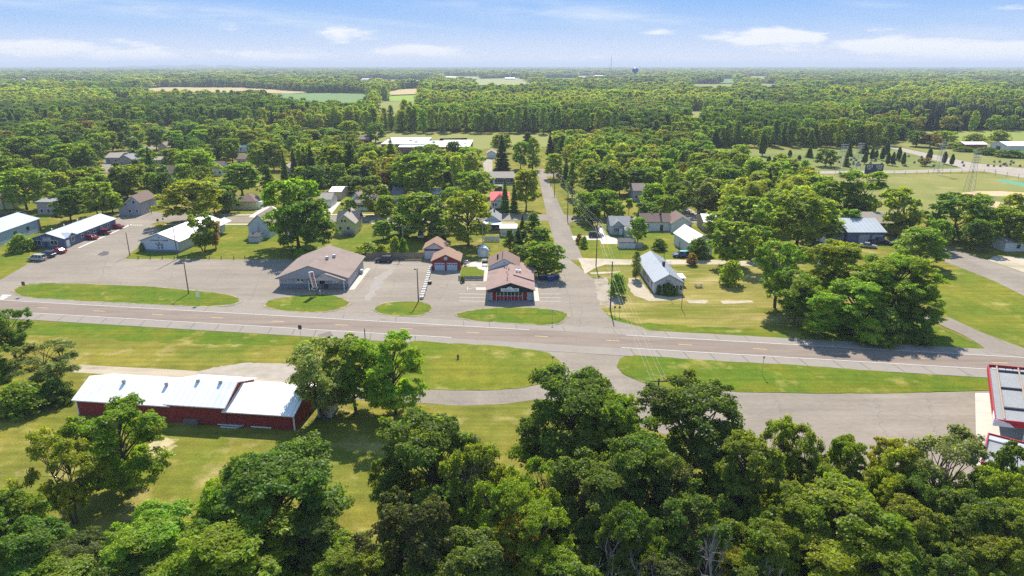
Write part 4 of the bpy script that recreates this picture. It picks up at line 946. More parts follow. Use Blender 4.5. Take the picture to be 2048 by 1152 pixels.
# ---- blue grey workshop with steel roof
H = House("workshop", "blue grey workshop with ribbed steel roof behind parked trucks", "workshop", (1693, 486), (1768, 486), 13.0, 3.4, 2.6, 'w', w_blue, r_steel, short="the blue grey workshop", rz=0.0, rib=1.3, off=.62)
H.door('f', H.w * .45, 3.2, 2.6, w_grey, "garage_door", lines=3); H.door('f', H.w * .8, 3.2, 2.6, w_grey, "garage_door", lines=3); H.win('l', 5, 1.7)
mb = MB(); mb.box(-3.5, -.02, 2, 8, -.1, 2.4); mb.build("lean_to", w_grey, H.root)
mb = MB(); mb.add([(-4.0, 1.6, 2.35), (0, 1.6, 2.9), (0, 8.3, 2.9), (-4.0, 8.3, 2.35), (-4.0, 1.6, 2.5), (0, 1.6, 3.05), (0, 8.3, 3.05), (-4.0, 8.3, 2.5)], [(0, 3, 2, 1), (4, 5, 6, 7), (0, 1, 5, 4), (1, 2, 6, 5), (2, 3, 7, 6), (3, 0, 4, 7)]); mb.build("lean_to_roof", r_steel, H.root)
H = House("workshop", "tan steel roofed building behind the blue grey workshop", "workshop", (1712, 468), (1800, 468), 12.0, 3.6, 2.4, 'w', w_tan, r_tan, rz=0.0, short="the tan steel roofed building")
H = House("shed", "tiny white shed with tan roof left of the workshop", "shed", (1638, 491), (1652, 491), 2.6, 2.0, 1.0, 'd', w_white, r_tan, rz=0.0, ov=.2, ovd=.2, short="the tiny white shed")
H = House("house", "white house with brown gable beyond trees beside the ball field", "house", (1970, 449), (2000, 449), 9.0, 2.8, 1.5, 'd', w_red, r_tan, rz=0.0, short="the brown gabled house by the ball field")
H = House("house", "low white house behind roadside trees at the right edge", "house", (2008, 503), (2080, 505), 9.0, 2.8, 1.5, 'w', w_white, r_grey, rz=0.0)
H.win('f', H.w * .4, 1.5)
# ---- red barn with three white roofs
rb = thing("barn", "long dark red barn with stepped white metal roofs by the frontage lane", "barn", (*W(157, 830)[:2], 0.03), 0.0)
pa, pb = W(157, 828), W(590, 857); LAND.append(("the long red barn", (pa.x + pb.x) / 2, (pa.y + pb.y) / 2))
bd = pb - pa; rb.rotation_euler.z = math.atan2(bd.y, bd.x); BL = bd.length
u1, u2 = BL * .44, BL * .70
def gsec(nm, x0, x1, y0, y1, h, rise, off, ov=.6, ovd=.35):
    MB().prism([(y0, -.1), (y1, -.1), (y1, h), (y0 + (y1 - y0) * off, h + rise), (y0, h)], x0, x1, axis='x').build(nm, w_red, rb)
    g = gable(x0, x1, y1 - y0, h, rise, ov, ovd, 1 - off); ribs(g, .95, .02)
    g.v = [(y, y1 - x, z) for x, y, z in g.v]
    return g.build(nm.replace("wall", "roof"), r_wmet, rb)
ra = gsec("west_wall", .02, u1 - .02, .2, 8.6, 2.85, 1.75, .47)
rc = gsec("middle_wall", u1, u2, -.35, 8.9, 3.5, 1.95, .42)
rd = gsec("east_wall", u2 + .02, BL, -.25, 9.4, 2.7, 1.7, .55)
for (x, par, z) in ((u1 * .40, ra, 4.2), (u1 * .86, ra, 4.2), (u1 + (u2 - u1) * .35, rc, 5.1), (u1 + (u2 - u1) * .75, rc, 5.1)):
    mb = MB(); mb.tube((x, 3.2, z - .7), (x, 3.2, z + .35), .2, .2, 12); mb.tube((x, 3.2, z + .35), (x, 3.2, z + .75), .32, .26, 12); mb.build("turbine_vent", m_steel, par)
for x in (.0, BL): MB().box(x - .1, x + .1, -.34 if x else .08, -.20 if x else .22, 0, 2.75).build("corner_trim", m_trim, rb)
MB().box(u1 - .12, u1 - .01, .08, .19, 0, 2.85).build("corner_trim", m_trim, rb)
mb = MB(); mb.box(u2 + (BL - u2) * .35, u2 + (BL - u2) * .65, -.33, -.26, .05, .25); mb.build("base_board", m_trim, rb)
H = House("shed", "tall pale grey shed at the east end of the red barn under trees", "shed", (636, 835), (664, 833), 5.6, 2.9, 1.2, 'd', wallm("pale_grey_siding", (.42, .42, .41)), r_wmet, short="the pale grey shed", rz=R(-3), rib=1.0)
mb = MB(); mb.box(H.w - .1, H.w + .04, -.04, .06, 0, 2.8); mb.build("corner_trim", m_trim, H.root)
# ---- school: flat white roofs on brick blocks
s0 = W(770, 312); t = thing("school", "flat roofed red brick school with white membrane roofs beyond the trees", "school", (s0.x, s0.y, .03), 0.0)
s1 = W(938, 312); sw = s1.x - s0.x; LAND.append(("the brick school", (s0.x + s1.x) / 2, s0.y + 20))
def blk(x0, x1, y0, y1, h, nw=0):
    MB().box(x0, x1, y0, y1, -.1, h).build("wall", w_brickr, t)
    MB().box(x0 - .3, x1 + .3, y0 - .3, y1 + .3, h + .003, h + .35).build("roof", r_wmem, t)
    for k in range(nw):
        u = x0 + (x1 - x0) * (k + .5) / nw; o = MB().box(u - 1.3, u + 1.3, y0 - .08, y0 - .02, 1.2, 2.8).build("window", m_trim, t); MB().box(u - 1.15, u + 1.15, y0 - .11, y0 - .07, 1.3, 2.7).build("pane", m_glass, o)
blk(-6, sw * .42, 22, 62, 4.6, 0); blk(sw * .43, sw * .62, 20, 44, 4.2, 2); blk(sw * .63, sw, 4, 44, 4.8, 4); blk(sw * .13, sw * .42, 10, 21.6, 4.0, 4)
for k, (x, y) in enumerate(((sw * .2, 40), (sw * .3, 30), (sw * .52, 30), (sw * .75, 18), (sw * .82, 30), (sw * .93, 22))):
    MB().box(x - .9, x + .9, y - .9, y + .9, 4.6, 5.9).build("roof_unit", m_steel, t)
H = House("house", "brown house with grey roof left of the school", "house", (714, 288), (738, 288), 10, 3.2, 2, 'w', w_brickr, r_taupe, rz=0.0)
# ---- left background houses
def small(label, x0, x1, y, h, rise, ridge, wall, roof, dep=9.0, nw=2, short=None, **k):
    H = House("house", label, "house", (x0, y), (x1, y), dep, h, rise, ridge, wall, roof, rz=k.pop('rz', 0.0), short=short, **k)
    for i in range(nw): H.win('f', H.w * (i + .5) / nw, 1.7, 1.0, 1.2)
    return H
small("brown roofed house with darker wing behind the yellow green maple", 72, 122, 348, 3.2, 2.6, 'w', w_tan, r_brown, 11, short="the brown roofed house on the left")
small("grey blue house with tan roof at the side street bend", 212, 240, 327, 3.2, 2.0, 'w', w_grey, r_tan, 12, short="the grey house at the side street bend")
small("taupe gabled house with dark entry in front of the grey blue one", 236, 268, 333, 3.4, 2.6, 'd', w_taupe, r_grey, 9, short="the taupe gabled house")
small("pale blue two storey house where the side street leaves the woods", 252, 269, 289, 5.0, 1.4, 'w', w_lblue, r_tan, 9, short="the pale blue two storey house")
small("tan house with pink roof behind dark trees on the side street", 318, 336, 306, 3.6, 2.6, 'd', w_tan, r_pink, 14, short="the pink roofed house")
small("low brown house right of the dark spruce", 308, 334, 331, 3, 1.2, 'w', w_taupe, r_tan, 8)
small("white gabled house with dark brown roof right of the spruce", 324, 362, 362, 3.6, 3.0, 'w', w_white, r_brown, 9, short="the white gabled house")
small("small grey house with hipped roof on a far lawn", 372, 393, 290, 3.0, 2.2, 'd', w_grey, r_grey, 9, hip=True, short="the small grey hipped house")
small("white house with white roof deep among the trees", 476, 502, 304, 3.0, 1.2, 'w', w_white, r_wmet, 12, short="the white roofed house in the trees")
small("white walled house with brown slope behind the green maple", 424, 446, 352, 4.0, 2.6, 'w', w_white, r_brown, 9, short="the brown sloped white house")
small("brown roofed house peeking out above the cream bungalow", 475, 492, 330, 3.2, 2, 'w', w_tan, r_brown, 9)
small("pale house half seen between the tall spruces", 566, 582, 352, 3.4, 2, 'd', w_tan, r_tan, 9)
small("grey house with dormer right of the north street", 1266, 1290, 402, 4.2, 2.2, 'w', w_grey, r_taupe, 9, short="the grey dormer house")
small("tan house at the far left woods", 122, 140, 252, 3.2, 2, 'w', w_tan, r_pink, 9)
# ---- far right storage sheds
H = House("storage_shed", "long low shed with pale metal roof beyond the cemetery road", "shed", (1928, 299), (1978, 300), 10, 3.2, 1.2, 'w', w_brickr, r_wmet, rz=0.0, short="the long low shed")
H = House("storage_shed", "white metal storage building at the right edge beyond the cemetery", "shed", (2012, 306), (2075, 306), 16, 4.4, 1.8, 'w', w_white, r_wmet, rz=0.0, rib=2.0, short="the white storage building")
H.door('l', 8, 4, 3.4, m_dark)
for k, (x, y, wpx, hh, lab) in enumerate(((735, 162, 22, 6, "long white farm shed on a pale far field"), (898, 157, 28, 5, "pale farm shed beyond the meadows near the horizon"), (1020, 159, 20, 5, "white roofed farm building beyond the stubble field"), (880, 142.5, 14, 8, "white farm building close to the horizon"), (1376, 165, 12, 6, "little white farmhouse on the right far fields"), (1085, 142, 8, 8, "distant red roofed building left of the water tower"), (1752, 137.5, 14, 10, "tiny white building on the right horizon"), (2022, 150.5, 18, 7, "pale shed on the far right fields"), (1205, 153, 30, 4, "long pale building on the tan field by the tower"))):
    p = W(x, y); wd = wpx * mpp(p.x, p.y)
    H = House("farm_building", lab, "farm building", (p.x - wd / 2, p.y, 0), None, wd * .35, hh, hh * .35, 'w', w_white, r_wmet if k != 5 else r_red, rz=0.0, wid=wd)

# ---- filling station at the right edge
m_cred = mat("canopy_red", (.43, .022, .030), rough=.5, var=.02); m_deck = mat("canopy_deck", (.50, .50, .485), rough=.6, var=.05); m_pan = mat("canopy_pan", (.16, .17, .18), rough=.6, var=.05); m_wood2 = mat("canopy_purlin", (.36, .26, .19), rough=.9, var=.1); m_bdk = mat("canopy_beam", (.05, .055, .07), rough=.6)
def pan_deck(mb, x0, x1, y0, y1, z, sp, m):        # ribs along x
    mb.box(x0, x1, y0, y1, z - .08, z, m); y = y0 + sp
    while y < y1 - .1: mb.box(x0, x1, y - .06, y + .06, z + .002, z + .16, 1); y += sp
ca = W(1990, 838, 5.5); cb = W(1977, 733, 5.5)
t = thing("canopy", "red edged fuel canopy with ribbed pale deck at the right edge", "canopy", (ca.x, ca.y, .03), R(-14)); LAND.append(("the fuel canopy", ca.x + 4, ca.y + 5))
cl = math.hypot(cb.x - ca.x, cb.y - ca.y) - .2; cwid = 20.0
mb = MB(); pan_deck(mb, .1, cwid, .1, cl, 4.95, .30, 0); mb.build("roof_deck", [m_pan, m_deck], t)
mb = MB(); mb.box(-.06, .08, .0, cl + .1, 4.5, 5.55); mb.box(.09, cwid, -.06, .08, 4.5, 5.45); mb.box(.09, cwid, cl + .02, cl + .14, 4.5, 5.55); mb.build("fascia", m_cred, t)
mb = MB(); mb.prism([(-.10, 4.48), (2.6, 4.48), (1.9, 5.0), (1.0, 5.3), (-.10, 5.5)], -.12, -.065); mb.box(-.12, -.065, -.1, 2.5, 4.48, 5.56); mb.build("fascia_swoosh", m_trim, t)
mb = MB()
for y in (cl * .22, cl * .58, cl * .92): mb.box(1.2, cwid, y - .14, y + .14, 5.1, 5.42)
mb.build("roof_beam", m_bdk, t)
mb = MB()
for x in (1.2, 4.3, 7.4, 10.5): mb.box(x - .1, x + .1, .4, cl - .2, 5.425, 5.52)
mb.build("purlin", m_wood2, t)
mb = MB(); x = .5
while x < cwid: mb.box(x, x + .9, cl - .85, cl - .05, 5.0, 5.18); x += 1.05
mb.build("gutter_panel", m_steel, t)
for (x, y) in ((4.5, 2.0), (4.5, cl - 3), (13, 2.0), (13, cl - 3)):
    MB().box(x - .2, x + .2, y - .2, y + .2, 0, 4.85).build("post", m_trim, t)
shr = Matrix.Identity(4); shr[0][1] = math.tan(math.atan2(cb.x - ca.x, cb.y - ca.y) - R(14))
for ch in t.children: ch.data.transform(shr)
ga = W(1975, 872, 4.2); t = thing("station_store", "filling station store roof with red edge half hidden by trees", "store", (ga.x - 9.1 * math.sin(R(38)), ga.y - 9.1 * math.cos(R(38)), .03), R(-38))
mb = MB(); mb.box(.3, 24, .3, 8.8, -.1, 3.9); mb.build("wall", w_grey, t)
mb = MB(); pan_deck(mb, .1, 24.2, .1, 9.0, 4.1, .30, 0); mb.build("roof_deck", [m_pan, m_deck], t)
mb = MB(); mb.box(-.05, .09, 0, 9.1, 3.9, 4.7); mb.box(.095, 24.2, 9.0, 9.14, 3.9, 4.7); mb.box(.095, 24.2, -.05, .09, 3.9, 4.7); mb.build("fascia", m_cred, t)
mb = MB(); mb.box(.1, 24.1, 7.6, 8.9, 4.3, 4.5); mb.build("gutter_panel", m_steel, t)
mb = MB(); [mb.box(x - .12, x + .12, .2, 7.4, 4.25, 4.45) for x in (5, 9.7, 14.4, 19)]; mb.build("roof_beam", m_trim, t)
# ------------------------------------------------------------------ trees
m_bark = mat("bark", (.10, .078, .058), rough=1, var=.25, scale=2.0, space='obj')
m_deadbark = mat("dead_bark", (.30, .26, .235), rough=1, var=.2, scale=2.0, space='obj')
def leafmat(name, rgb=None, vary=.27, clump=.55):
    m = bpy.data.materials.new(name); m.use_nodes = True
    t = m.node_tree; nd = t.nodes; ln = t.links; nd.clear()
    o = nd.new("ShaderNodeOutputMaterial"); df = nd.new("ShaderNodeBsdfDiffuse"); tr = nd.new("ShaderNodeBsdfTranslucent"); gl = nd.new("ShaderNodeBsdfGlossy")
    gl.inputs['Roughness'].default_value = .45
    mx = nd.new("ShaderNodeMixShader"); mx.inputs[0].default_value = .52
    ad = nd.new("ShaderNodeMixShader"); ad.inputs[0].default_value = .012
    g = nd.new("ShaderNodeNewGeometry"); oi = nd.new("ShaderNodeObjectInfo")
    if rgb is None: c = oi.outputs['Color']
    else:
        r = nd.new("ShaderNodeRGB"); r.outputs[0].default_value = (*rgb, 1); c = r.outputs[0]
    def noise(sc):
        n = nd.new("ShaderNodeTexNoise"); n.inputs['Scale'].default_value = sc; n.inputs['Detail'].default_value = 2.0
        ln.new(g.outputs['Position'], n.inputs['Vector']); return n.outputs[0]
    def mr(x, lo, hi, a, b):
        n = nd.new("ShaderNodeMapRange"); n.inputs[1].default_value = lo; n.inputs[2].default_value = hi; n.inputs[3].default_value = a; n.inputs[4].default_value = b
        ln.new(x, n.inputs[0]); return n.outputs[0]
    def mul(a, b):
        n = nd.new("ShaderNodeMath"); n.operation = 'MULTIPLY'; ln.new(a, n.inputs[0]); ln.new(b, n.inputs[1]); return n.outputs[0]
    at = nd.new("ShaderNodeAttribute"); at.attribute_name = "tone"          # per leaf tone
    v = mul(mr(at.outputs['Fac'], 0, 1, 1 - vary, 1 + vary), mr(noise(clump), .3, .7, .84, 1.18))
    v = mul(v, mr(oi.outputs['Random'], 0, 1, .90, 1.10))
    sc = nd.new("ShaderNodeVectorMath"); sc.operation = 'SCALE'; ln.new(c, sc.inputs[0]); ln.new(v, sc.inputs['Scale'])
    hs = nd.new("ShaderNodeHueSaturation"); ln.new(sc.outputs[0], hs.inputs['Color'])
    ln.new(mr(noise(clump * .35), .3, .7, .475, .52), hs.inputs['Hue'])
    ty = nd.new("ShaderNodeVectorMath"); ty.operation = 'MULTIPLY'; ln.new(hs.outputs[0], ty.inputs[0]); ty.inputs[1].default_value = (1.75, 2.05, .50)
    ln.new(hs.outputs[0], df.inputs[0]); ln.new(ty.outputs[0], tr.inputs[0])
    gl.inputs[0].default_value = (.8, .85, .9, 1)
    ln.new(df.outputs[0], mx.inputs[1]); ln.new(tr.outputs[0], mx.inputs[2])
    ln.new(mx.outputs[0], ad.inputs[1]); ln.new(gl.outputs[0], ad.inputs[2]); ln.new(ad.outputs[0], o.inputs[0])
    return m
m_leaf = leafmat("leaves")
m_needle = leafmat("needles", vary=.22, clump=.8)

def leaf_mesh(name, cen, nrm, size, rng, m, elong=1.5, dirs=None):
    """many small pointed leaf sprays; cen,nrm (n,3) arrays; size (n,)"""
    n = len(cen)
    nrm = nrm / (np.linalg.norm(nrm, axis=1, keepdims=True) + 1e-9)
    rnd = rng.normal(size=(n, 3)) if dirs is None else dirs
    a = np.cross(nrm, rnd); a /= (np.linalg.norm(a, axis=1, keepdims=True) + 1e-9)
    b = np.cross(nrm, a)
    if dirs is not None: a, b = b, a
    s = size[:, None]
    bend = nrm * s * rng.uniform(-.35, .1, (n, 1))
    v = np.stack([cen - a * s * elong * .5, cen + b * s * rng.uniform(.35, .6, (n, 1)) + a * s * rng.uniform(-.25, .2, (n, 1)), cen + a * s * elong * .5 + bend, cen - b * s * rng.uniform(.35, .6, (n, 1)) + a * s * rng.uniform(-.2, .25, (n, 1))], 1).reshape(-1, 3)
    me = bpy.data.meshes.new(name)
    me.vertices.add(4 * n); me.vertices.foreach_set("co", v.astype(np.float32).ravel())
    me.loops.add(4 * n); me.loops.foreach_set("vertex_index", np.arange(4 * n, dtype=np.int32))
    me.polygons.add(n); me.polygons.foreach_set("loop_start", np.arange(0, 4 * n, 4, dtype=np.int32))
    me.update(calc_edges=True)
    at = me.attributes.new("tone", 'FLOAT', 'FACE'); at.data.foreach_set("value", rng.uniform(0, 1, n).astype(np.float32))
    me.materials.append(m)
    return me
def unit(rng, n):
    d = rng.normal(size=(n, 3)); return d / np.linalg.norm(d, axis=1, keepdims=True)

def limb_mesh(name, trunk_h, r0, tips, rng, m, lean=0.0, fork=None, multi=1):
    mb = MB()
    for k in range(multi):
        ox = rng.uniform(-.6, .6, 2) * (multi > 1)
        th = trunk_h * (1 if multi == 1 else rng.uniform(.8, 1.05))
        base = Vector((ox[0] * .5, ox[1] * .5, -.3)); pts = [base]; r = r0 / (multi ** .5)
        nseg = 5
        for i in range(1, nseg + 1):
            t = i / nseg; pts.append(Vector((ox[0] + ox[0] * t * 2.2 + rng.normal() * .12 * th / 8, ox[1] + ox[1] * t * 2.2 + rng.normal() * .12 * th / 8, th * t)))
        for i in range(nseg):
            mb.tube(pts[i], pts[i + 1], r * (1.25 if i == 0 else 1) * (1 - .16 * i), r * (1 - .16 * (i + 1)), 7, caps=False)
        for tip in tips[k::multi]:
            tip = Vector(tip); t = min(.97, max(.3, tip.z / th * .62)); i = min(nseg - 1, int(t * nseg)); st = pts[i].lerp(pts[i + 1], t * nseg - i)
            mid = st.lerp(tip, .5) + Vector((rng.normal() * .25, rng.normal() * .25, .1 * (tip - st).length))
            q = r * .42; mb.tube(st, mid, q, q * .62, 5, caps=False); mb.tube(mid, tip, q * .62, .03, 5, caps=False)
    me_o = mb.build(name, m, smooth=True); me = me_o.data; bpy.data.objects.remove(me_o)
    return me

def crown_cloud(kind, rng, Rw, z0, z1):
    """clump centres + radii of a crown whose half width is Rw between heights z0..z1"""
    zc, hz = (z0 + z1) / 2, (z1 - z0) / 2
    P = []
    lobes = unit(rng, 9); lobes[:, 2] = np.abs(lobes[:, 2]) * .8 - .15
    lam = rng.uniform(.10, .34, 9)
    if kind == 'poplar': n, cr = 95, (.20, .30)
    elif kind == 'ash': n, cr = 105, (.15, .25)
    elif kind == 'oak': n, cr = 120, (.15, .24)
    elif kind == 'bush': n, cr = 70, (.20, .32)
    elif kind == 'pine': n, cr = 62, (.17, .30)
    else: n, cr = 125, (.16, .26)
    A = rng.uniform(0, 6.283, 6); T = rng.uniform(.15, .9, 6); AM = rng.uniform(-.24, .34, 6)
    def prof(t):
        t = min(.999, max(0.0, t))
        if kind == 'poplar': return min(1, (t + .25) / .5) ** .6 * math.sqrt(max(0, 1 - max(0, (t - .35) / .68) ** 2.2))
        if kind == 'pine': return min(1, (t + .25) / .4) ** .6 * max(0, 1 - t) ** .62 * 1.1
        if kind == 'bush': return math.sqrt(max(0, 1 - t ** 2.2))
        if kind == 'ash': return min(1, (t + .12) / .62) ** .8 * math.sqrt(max(0, 1 - max(0, (t - .5) / .52) ** 2.4))
        if kind == 'oak': return min(1, (t + .24) / .42) ** .6 * math.sqrt(max(0, 1 - max(0, (t - .30) / .72) ** 2.3))
        return min(1, (t + .22) / .45) ** .6 * math.sqrt(max(0, 1 - max(0, (t - .33) / .68) ** 2.2))
    if kind in ('round', 'oak', 'ash'):          # limbs end in separate lobes; every lobe carries many small sprays
        nl = {'round': 27, 'oak': 28, 'ash': 20}[kind]; lr = {'round': (.27, .42), 'oak': (.24, .38), 'ash': (.20, .36)}[kind]
        for k in range(nl):
            t = ((k * .569840 + rng.uniform(-.04, .04)) % 1) * .93 + .03; a_ = (k * .754877) % 1 * 6.28319 + rng.normal() * .35
            R1 = rng.uniform(*lr) * Rw * (1.12 - .35 * t)
            bump = 1.0 + sum(m_ * math.exp(-((t - q) / .22) ** 2) * max(0, math.cos(a_ - w_)) ** 2 for m_, q, w_ in zip(AM, T, A))
            rad = max(0, prof(t) * Rw * bump - R1 * .62) * rng.uniform(.35, 1.0) ** .8
            c = np.array([rad * math.cos(a_), rad * math.sin(a_), min(z1 - R1 * .6, z0 + R1 * .55 + (z1 - z0) * t)])
            m_n = int(rng.uniform(11, 17) * (R1 / (.33 * Rw)))
            for j in range(m_n):
                d = unit(rng, 1)[0]
                if d[2] < -.35: d[2] = -d[2] * .5
                o_ = np.array([math.cos(a_), math.sin(a_), .15]); 
                if d @ o_ < -.2 and rng.uniform() < .6: d = d + o_ * .9; d /= np.linalg.norm(d)
                r = rng.uniform(.075, .145) * Rw
                P.append((c + d * np.array([R1, R1, R1 * .82]) * rng.uniform(.70, 1.04), r))
            for j in range(2 if t > .45 else 1):     # leader sprays standing out of the lobe
                d = unit(rng, 1)[0] * .5 + np.array([.35 * math.cos(a_), .35 * math.sin(a_), .75]); d /= np.linalg.norm(d)
                for q in (1.08, 1.25): P.append((c + d * R1 * q * np.array([1, 1, .85]), rng.uniform(.05, .085) * Rw))
        P = [(np.array([p[0], p[1], min(p[2], z1 - r * .3)]), r) for p, r in P]
        return P, np.array([0, 0, zc - .25 * hz]), hz
    g = 0
    while len(P) < n:
        g += 1; t = max(0.0, (g * .61803) % 1 + rng.uniform(-.03, .03)) ** .92; t = min(.985, max(.0, t)); a_ = (g * .754877) % 1 * 6.28319 + rng.normal() * .3
        f = rng.uniform(.10, 1.0) ** .45
        bump = 1.0 + sum(m_ * math.exp(-((t - q) / .22) ** 2) * max(0, math.cos(a_ - w_)) ** 2 for m_, q, w_ in zip(AM, T, A))
        r = rng.uniform(*cr) * Rw * (1.1 if kind == 'poplar' else 1.0)
        rad = max(0, prof(t) * Rw * bump - r * .55) * f
        zz = z0 + (z1 - z0) * t + rng.normal() * .03 * (z1 - z0)
        zz = min(z1 - r * .45, max(z0 + r * .4, zz)); zz += (1 - f) * .10 * hz
        P.append((np.array([rad * math.cos(a_), rad * math.sin(a_), min(zz, z1 - r * .45)]), r))
    for k in range(n // 2):             # outlying sprays that break the outline
        t = rng.uniform(.12, 1.0); a_ = rng.uniform(0, 6.283); r = rng.uniform(.07, .13) * Rw
        bump = 1.0 + sum(m_ * math.exp(-((t - q) / .22) ** 2) * max(0, math.cos(a_ - w_)) ** 2 for m_, q, w_ in zip(AM, T, A))
        rad = max(.05 * Rw, prof(t) * Rw * bump) * rng.uniform(.86, 1.17)
        P.append((np.array([rad * math.cos(a_), rad * math.sin(a_), z0 + (z1 - z0) * t * rng.uniform(.95, .99)]), r))
    return P, np.array([0, 0, zc - .25 * hz]), hz

def make_tree(kind, seed, Hh, Rw, leaf, nleaf, z0f=.22, name="tree", multi=1, trunk_r=None, needle=False):
    rng = np.random.default_rng(seed)
    P, cc, hz = crown_cloud(kind, rng, Rw, Hh * z0f, Hh * .985)
    cen, nrm = [], []
    wts = np.array([r ** 1.9 for _, r in P]); wts /= wts.sum()
    for (p, r), wgt in zip(P, wts):
        k = max(4, int(nleaf * wgt))
        d = unit(rng, k); d[:, 2] = np.where(d[:, 2] < -.25, -d[:, 2] * .6, d[:, 2])
        rr = r * rng.uniform(.2, 1.25, (k, 1)) ** .6
        sc = np.array([1.12, 1.12, .74 if kind in ('oak', 'round', 'pine') else (1.25 if kind in ('ash', 'poplar') else .9)])
        c = p + d * rr * sc
        out_ = c - cc; out_ /= (np.linalg.norm(out_, axis=1, keepdims=True) + 1e-6)
        cen.append(c); nrm.append(d * .75 + out_ * .45 + rng.normal(size=(k, 3)) * .55 + np.array([0, 0, .35]))
    cen = np.concatenate(cen); nrm = np.concatenate(nrm)
    ok = cen[:, 2] > .25
    cen, nrm = cen[ok], nrm[ok]
    me = leaf_mesh(name + "_crown", cen, nrm, leaf * rng.uniform(.65, 1.3, len(cen)), rng, m_leaf if not needle else m_needle, 1.6 if kind != 'ash' else 1.9)
    tips = [p - np.array([0, 0, .2 * r]) for p, r in P][::max(1, len(P) // 34)]
    th = Hh * (.62 if kind != 'bush' else .4)
    tr = limb_mesh(name + "_trunk", th, trunk_r or max(.10, Hh * .022), tips, rng, m_bark, multi=multi)
    return me, tr

def make_conifer(kind, seed, Hh, Rw, leaf, nleaf, name="conifer", sparse=0.0):
    rng = np.random.default_rng(seed)
    cen, nrm, dirs = [], [], []
    tiers = 24 if kind == 'spruce' else 15
    for k in range(tiers):
        t = (k + rng.uniform(.2, .8)) / tiers; z = Hh * (.06 + .93 * t)
        R_ = Rw * (1 - t) ** (.85 if kind == 'spruce' else .6) + .12
        if kind == 'pine': R_ *= rng.uniform(.55, 1.1)
        nb = max(5, int((12 if kind == 'spruce' else 8) * (1 - t) + 4))
        a0 = rng.uniform(0, 6.28)
        for b in range(nb):
            if rng.uniform() < sparse: continue
            a = a0 + 6.283 * b / nb + rng.normal() * .12; ln_ = R_ * rng.uniform(.72, 1.12)
            m_ = max(4, int(nleaf * (ln_ / Rw) / (tiers * nb * .42)))
            s = rng.uniform(.15, 1.0, m_) ** .7
            droop = -.34 if kind == 'spruce' else .12
            w_ = .20 * ln_ * (1 - s * .6)
            x = s * ln_; y = rng.normal(size=m_) * w_; zz = z + droop * s * ln_ + s * s * ln_ * .14 + rng.normal(size=m_) * .10 * (1 if kind == 'spruce' else 3)
            ca, sa = math.cos(a), math.sin(a)
            cen.append(np.stack([x * ca - y * sa, x * sa + y * ca, zz], 1))
            nrm.append(np.stack([np.full(m_, ca * .45), np.full(m_, sa * .45), np.full(m_, .8)], 1) + rng.normal(size=(m_, 3)) * .38)
            dirs.append(np.stack([np.full(m_, ca), np.full(m_, sa), np.full(m_, -.4)], 1) + rng.normal(size=(m_, 3)) * .35)
    cen, nrm, dirs = np.concatenate(cen), np.concatenate(nrm), np.concatenate(dirs)
    me = leaf_mesh(name + "_crown", cen, nrm, leaf * rng.uniform(.7, 1.3, len(cen)), rng, m_needle, 1.9)
    mb = MB(); mb.tube((0, 0, -.3), (0, 0, Hh * .5), Hh * .016, Hh * .010, 7, caps=False); mb.tube((0, 0, Hh * .5), (0, 0, Hh * .98), Hh * .010, .02, 7, caps=False)
    o = mb.build(name + "_trunk", m_bark, smooth=True); tr = o.data; bpy.data.objects.remove(o)
    return me, tr
def make_column(seed, Hh, Rw, leaf, nleaf, name="column"):
    rng = np.random.default_rng(seed); t = rng.uniform(0, 1, nleaf); a = rng.uniform(0, 6.283, nleaf)
    prof = np.sin(np.clip(t * .86 + .14, 0, 1) * math.pi) ** .55 * (1 - .25 * t) * (1 + .12 * np.sin(a * 3 + t * 9)); r = Rw * prof * rng.uniform(.75, 1.05, nleaf)
    cen = np.stack([r * np.cos(a), r * np.sin(a), .12 * Hh + .88 * Hh * t], 1)
    nrm = np.stack([np.cos(a), np.sin(a), np.full(nleaf, .35)], 1) + rng.normal(size=(nleaf, 3)) * .45
    me = leaf_mesh(name + "_crown", cen, nrm, leaf * rng.uniform(.7, 1.3, nleaf), rng, m_needle, 1.8)
    mb = MB(); mb.tube((0, 0, -.2), (0, 0, Hh * .8), Hh * .02, .04, 7, caps=False); o = mb.build(name + "_trunk", m_bark); tr = o.data; bpy.data.objects.remove(o)
    return me, tr
def make_dead(seed, Hh, name="dead"):
    rng = np.random.default_rng(seed); mb = MB()
    def grow(p, d, ln, r, dep):
        q = p + d * ln
        mb.tube(p, q, r, r * .68, 6 if dep > 2 else 4, caps=False)
        if dep == 0: return
        for k in range(rng.integers(2, 4) if dep > 1 else 3):
            nd_ = (d + Vector(rng.normal(size=3)) * .55 + Vector((0, 0, .10))).normalized()
            grow(p.lerp(q, rng.uniform(.45, 1.0)), nd_, ln * rng.uniform(.55, .85), r * .55, dep - 1)
    for k in range(2):
        grow(Vector((rng.normal() * .3, rng.normal() * .3, -.3)), Vector((rng.normal() * .22, rng.normal() * .22, 1)).normalized(), Hh * .36, Hh * .024, 5)
    o = mb.build(name + "_trunk", m_deadbark); me = o.data; bpy.data.objects.remove(o)
    return me

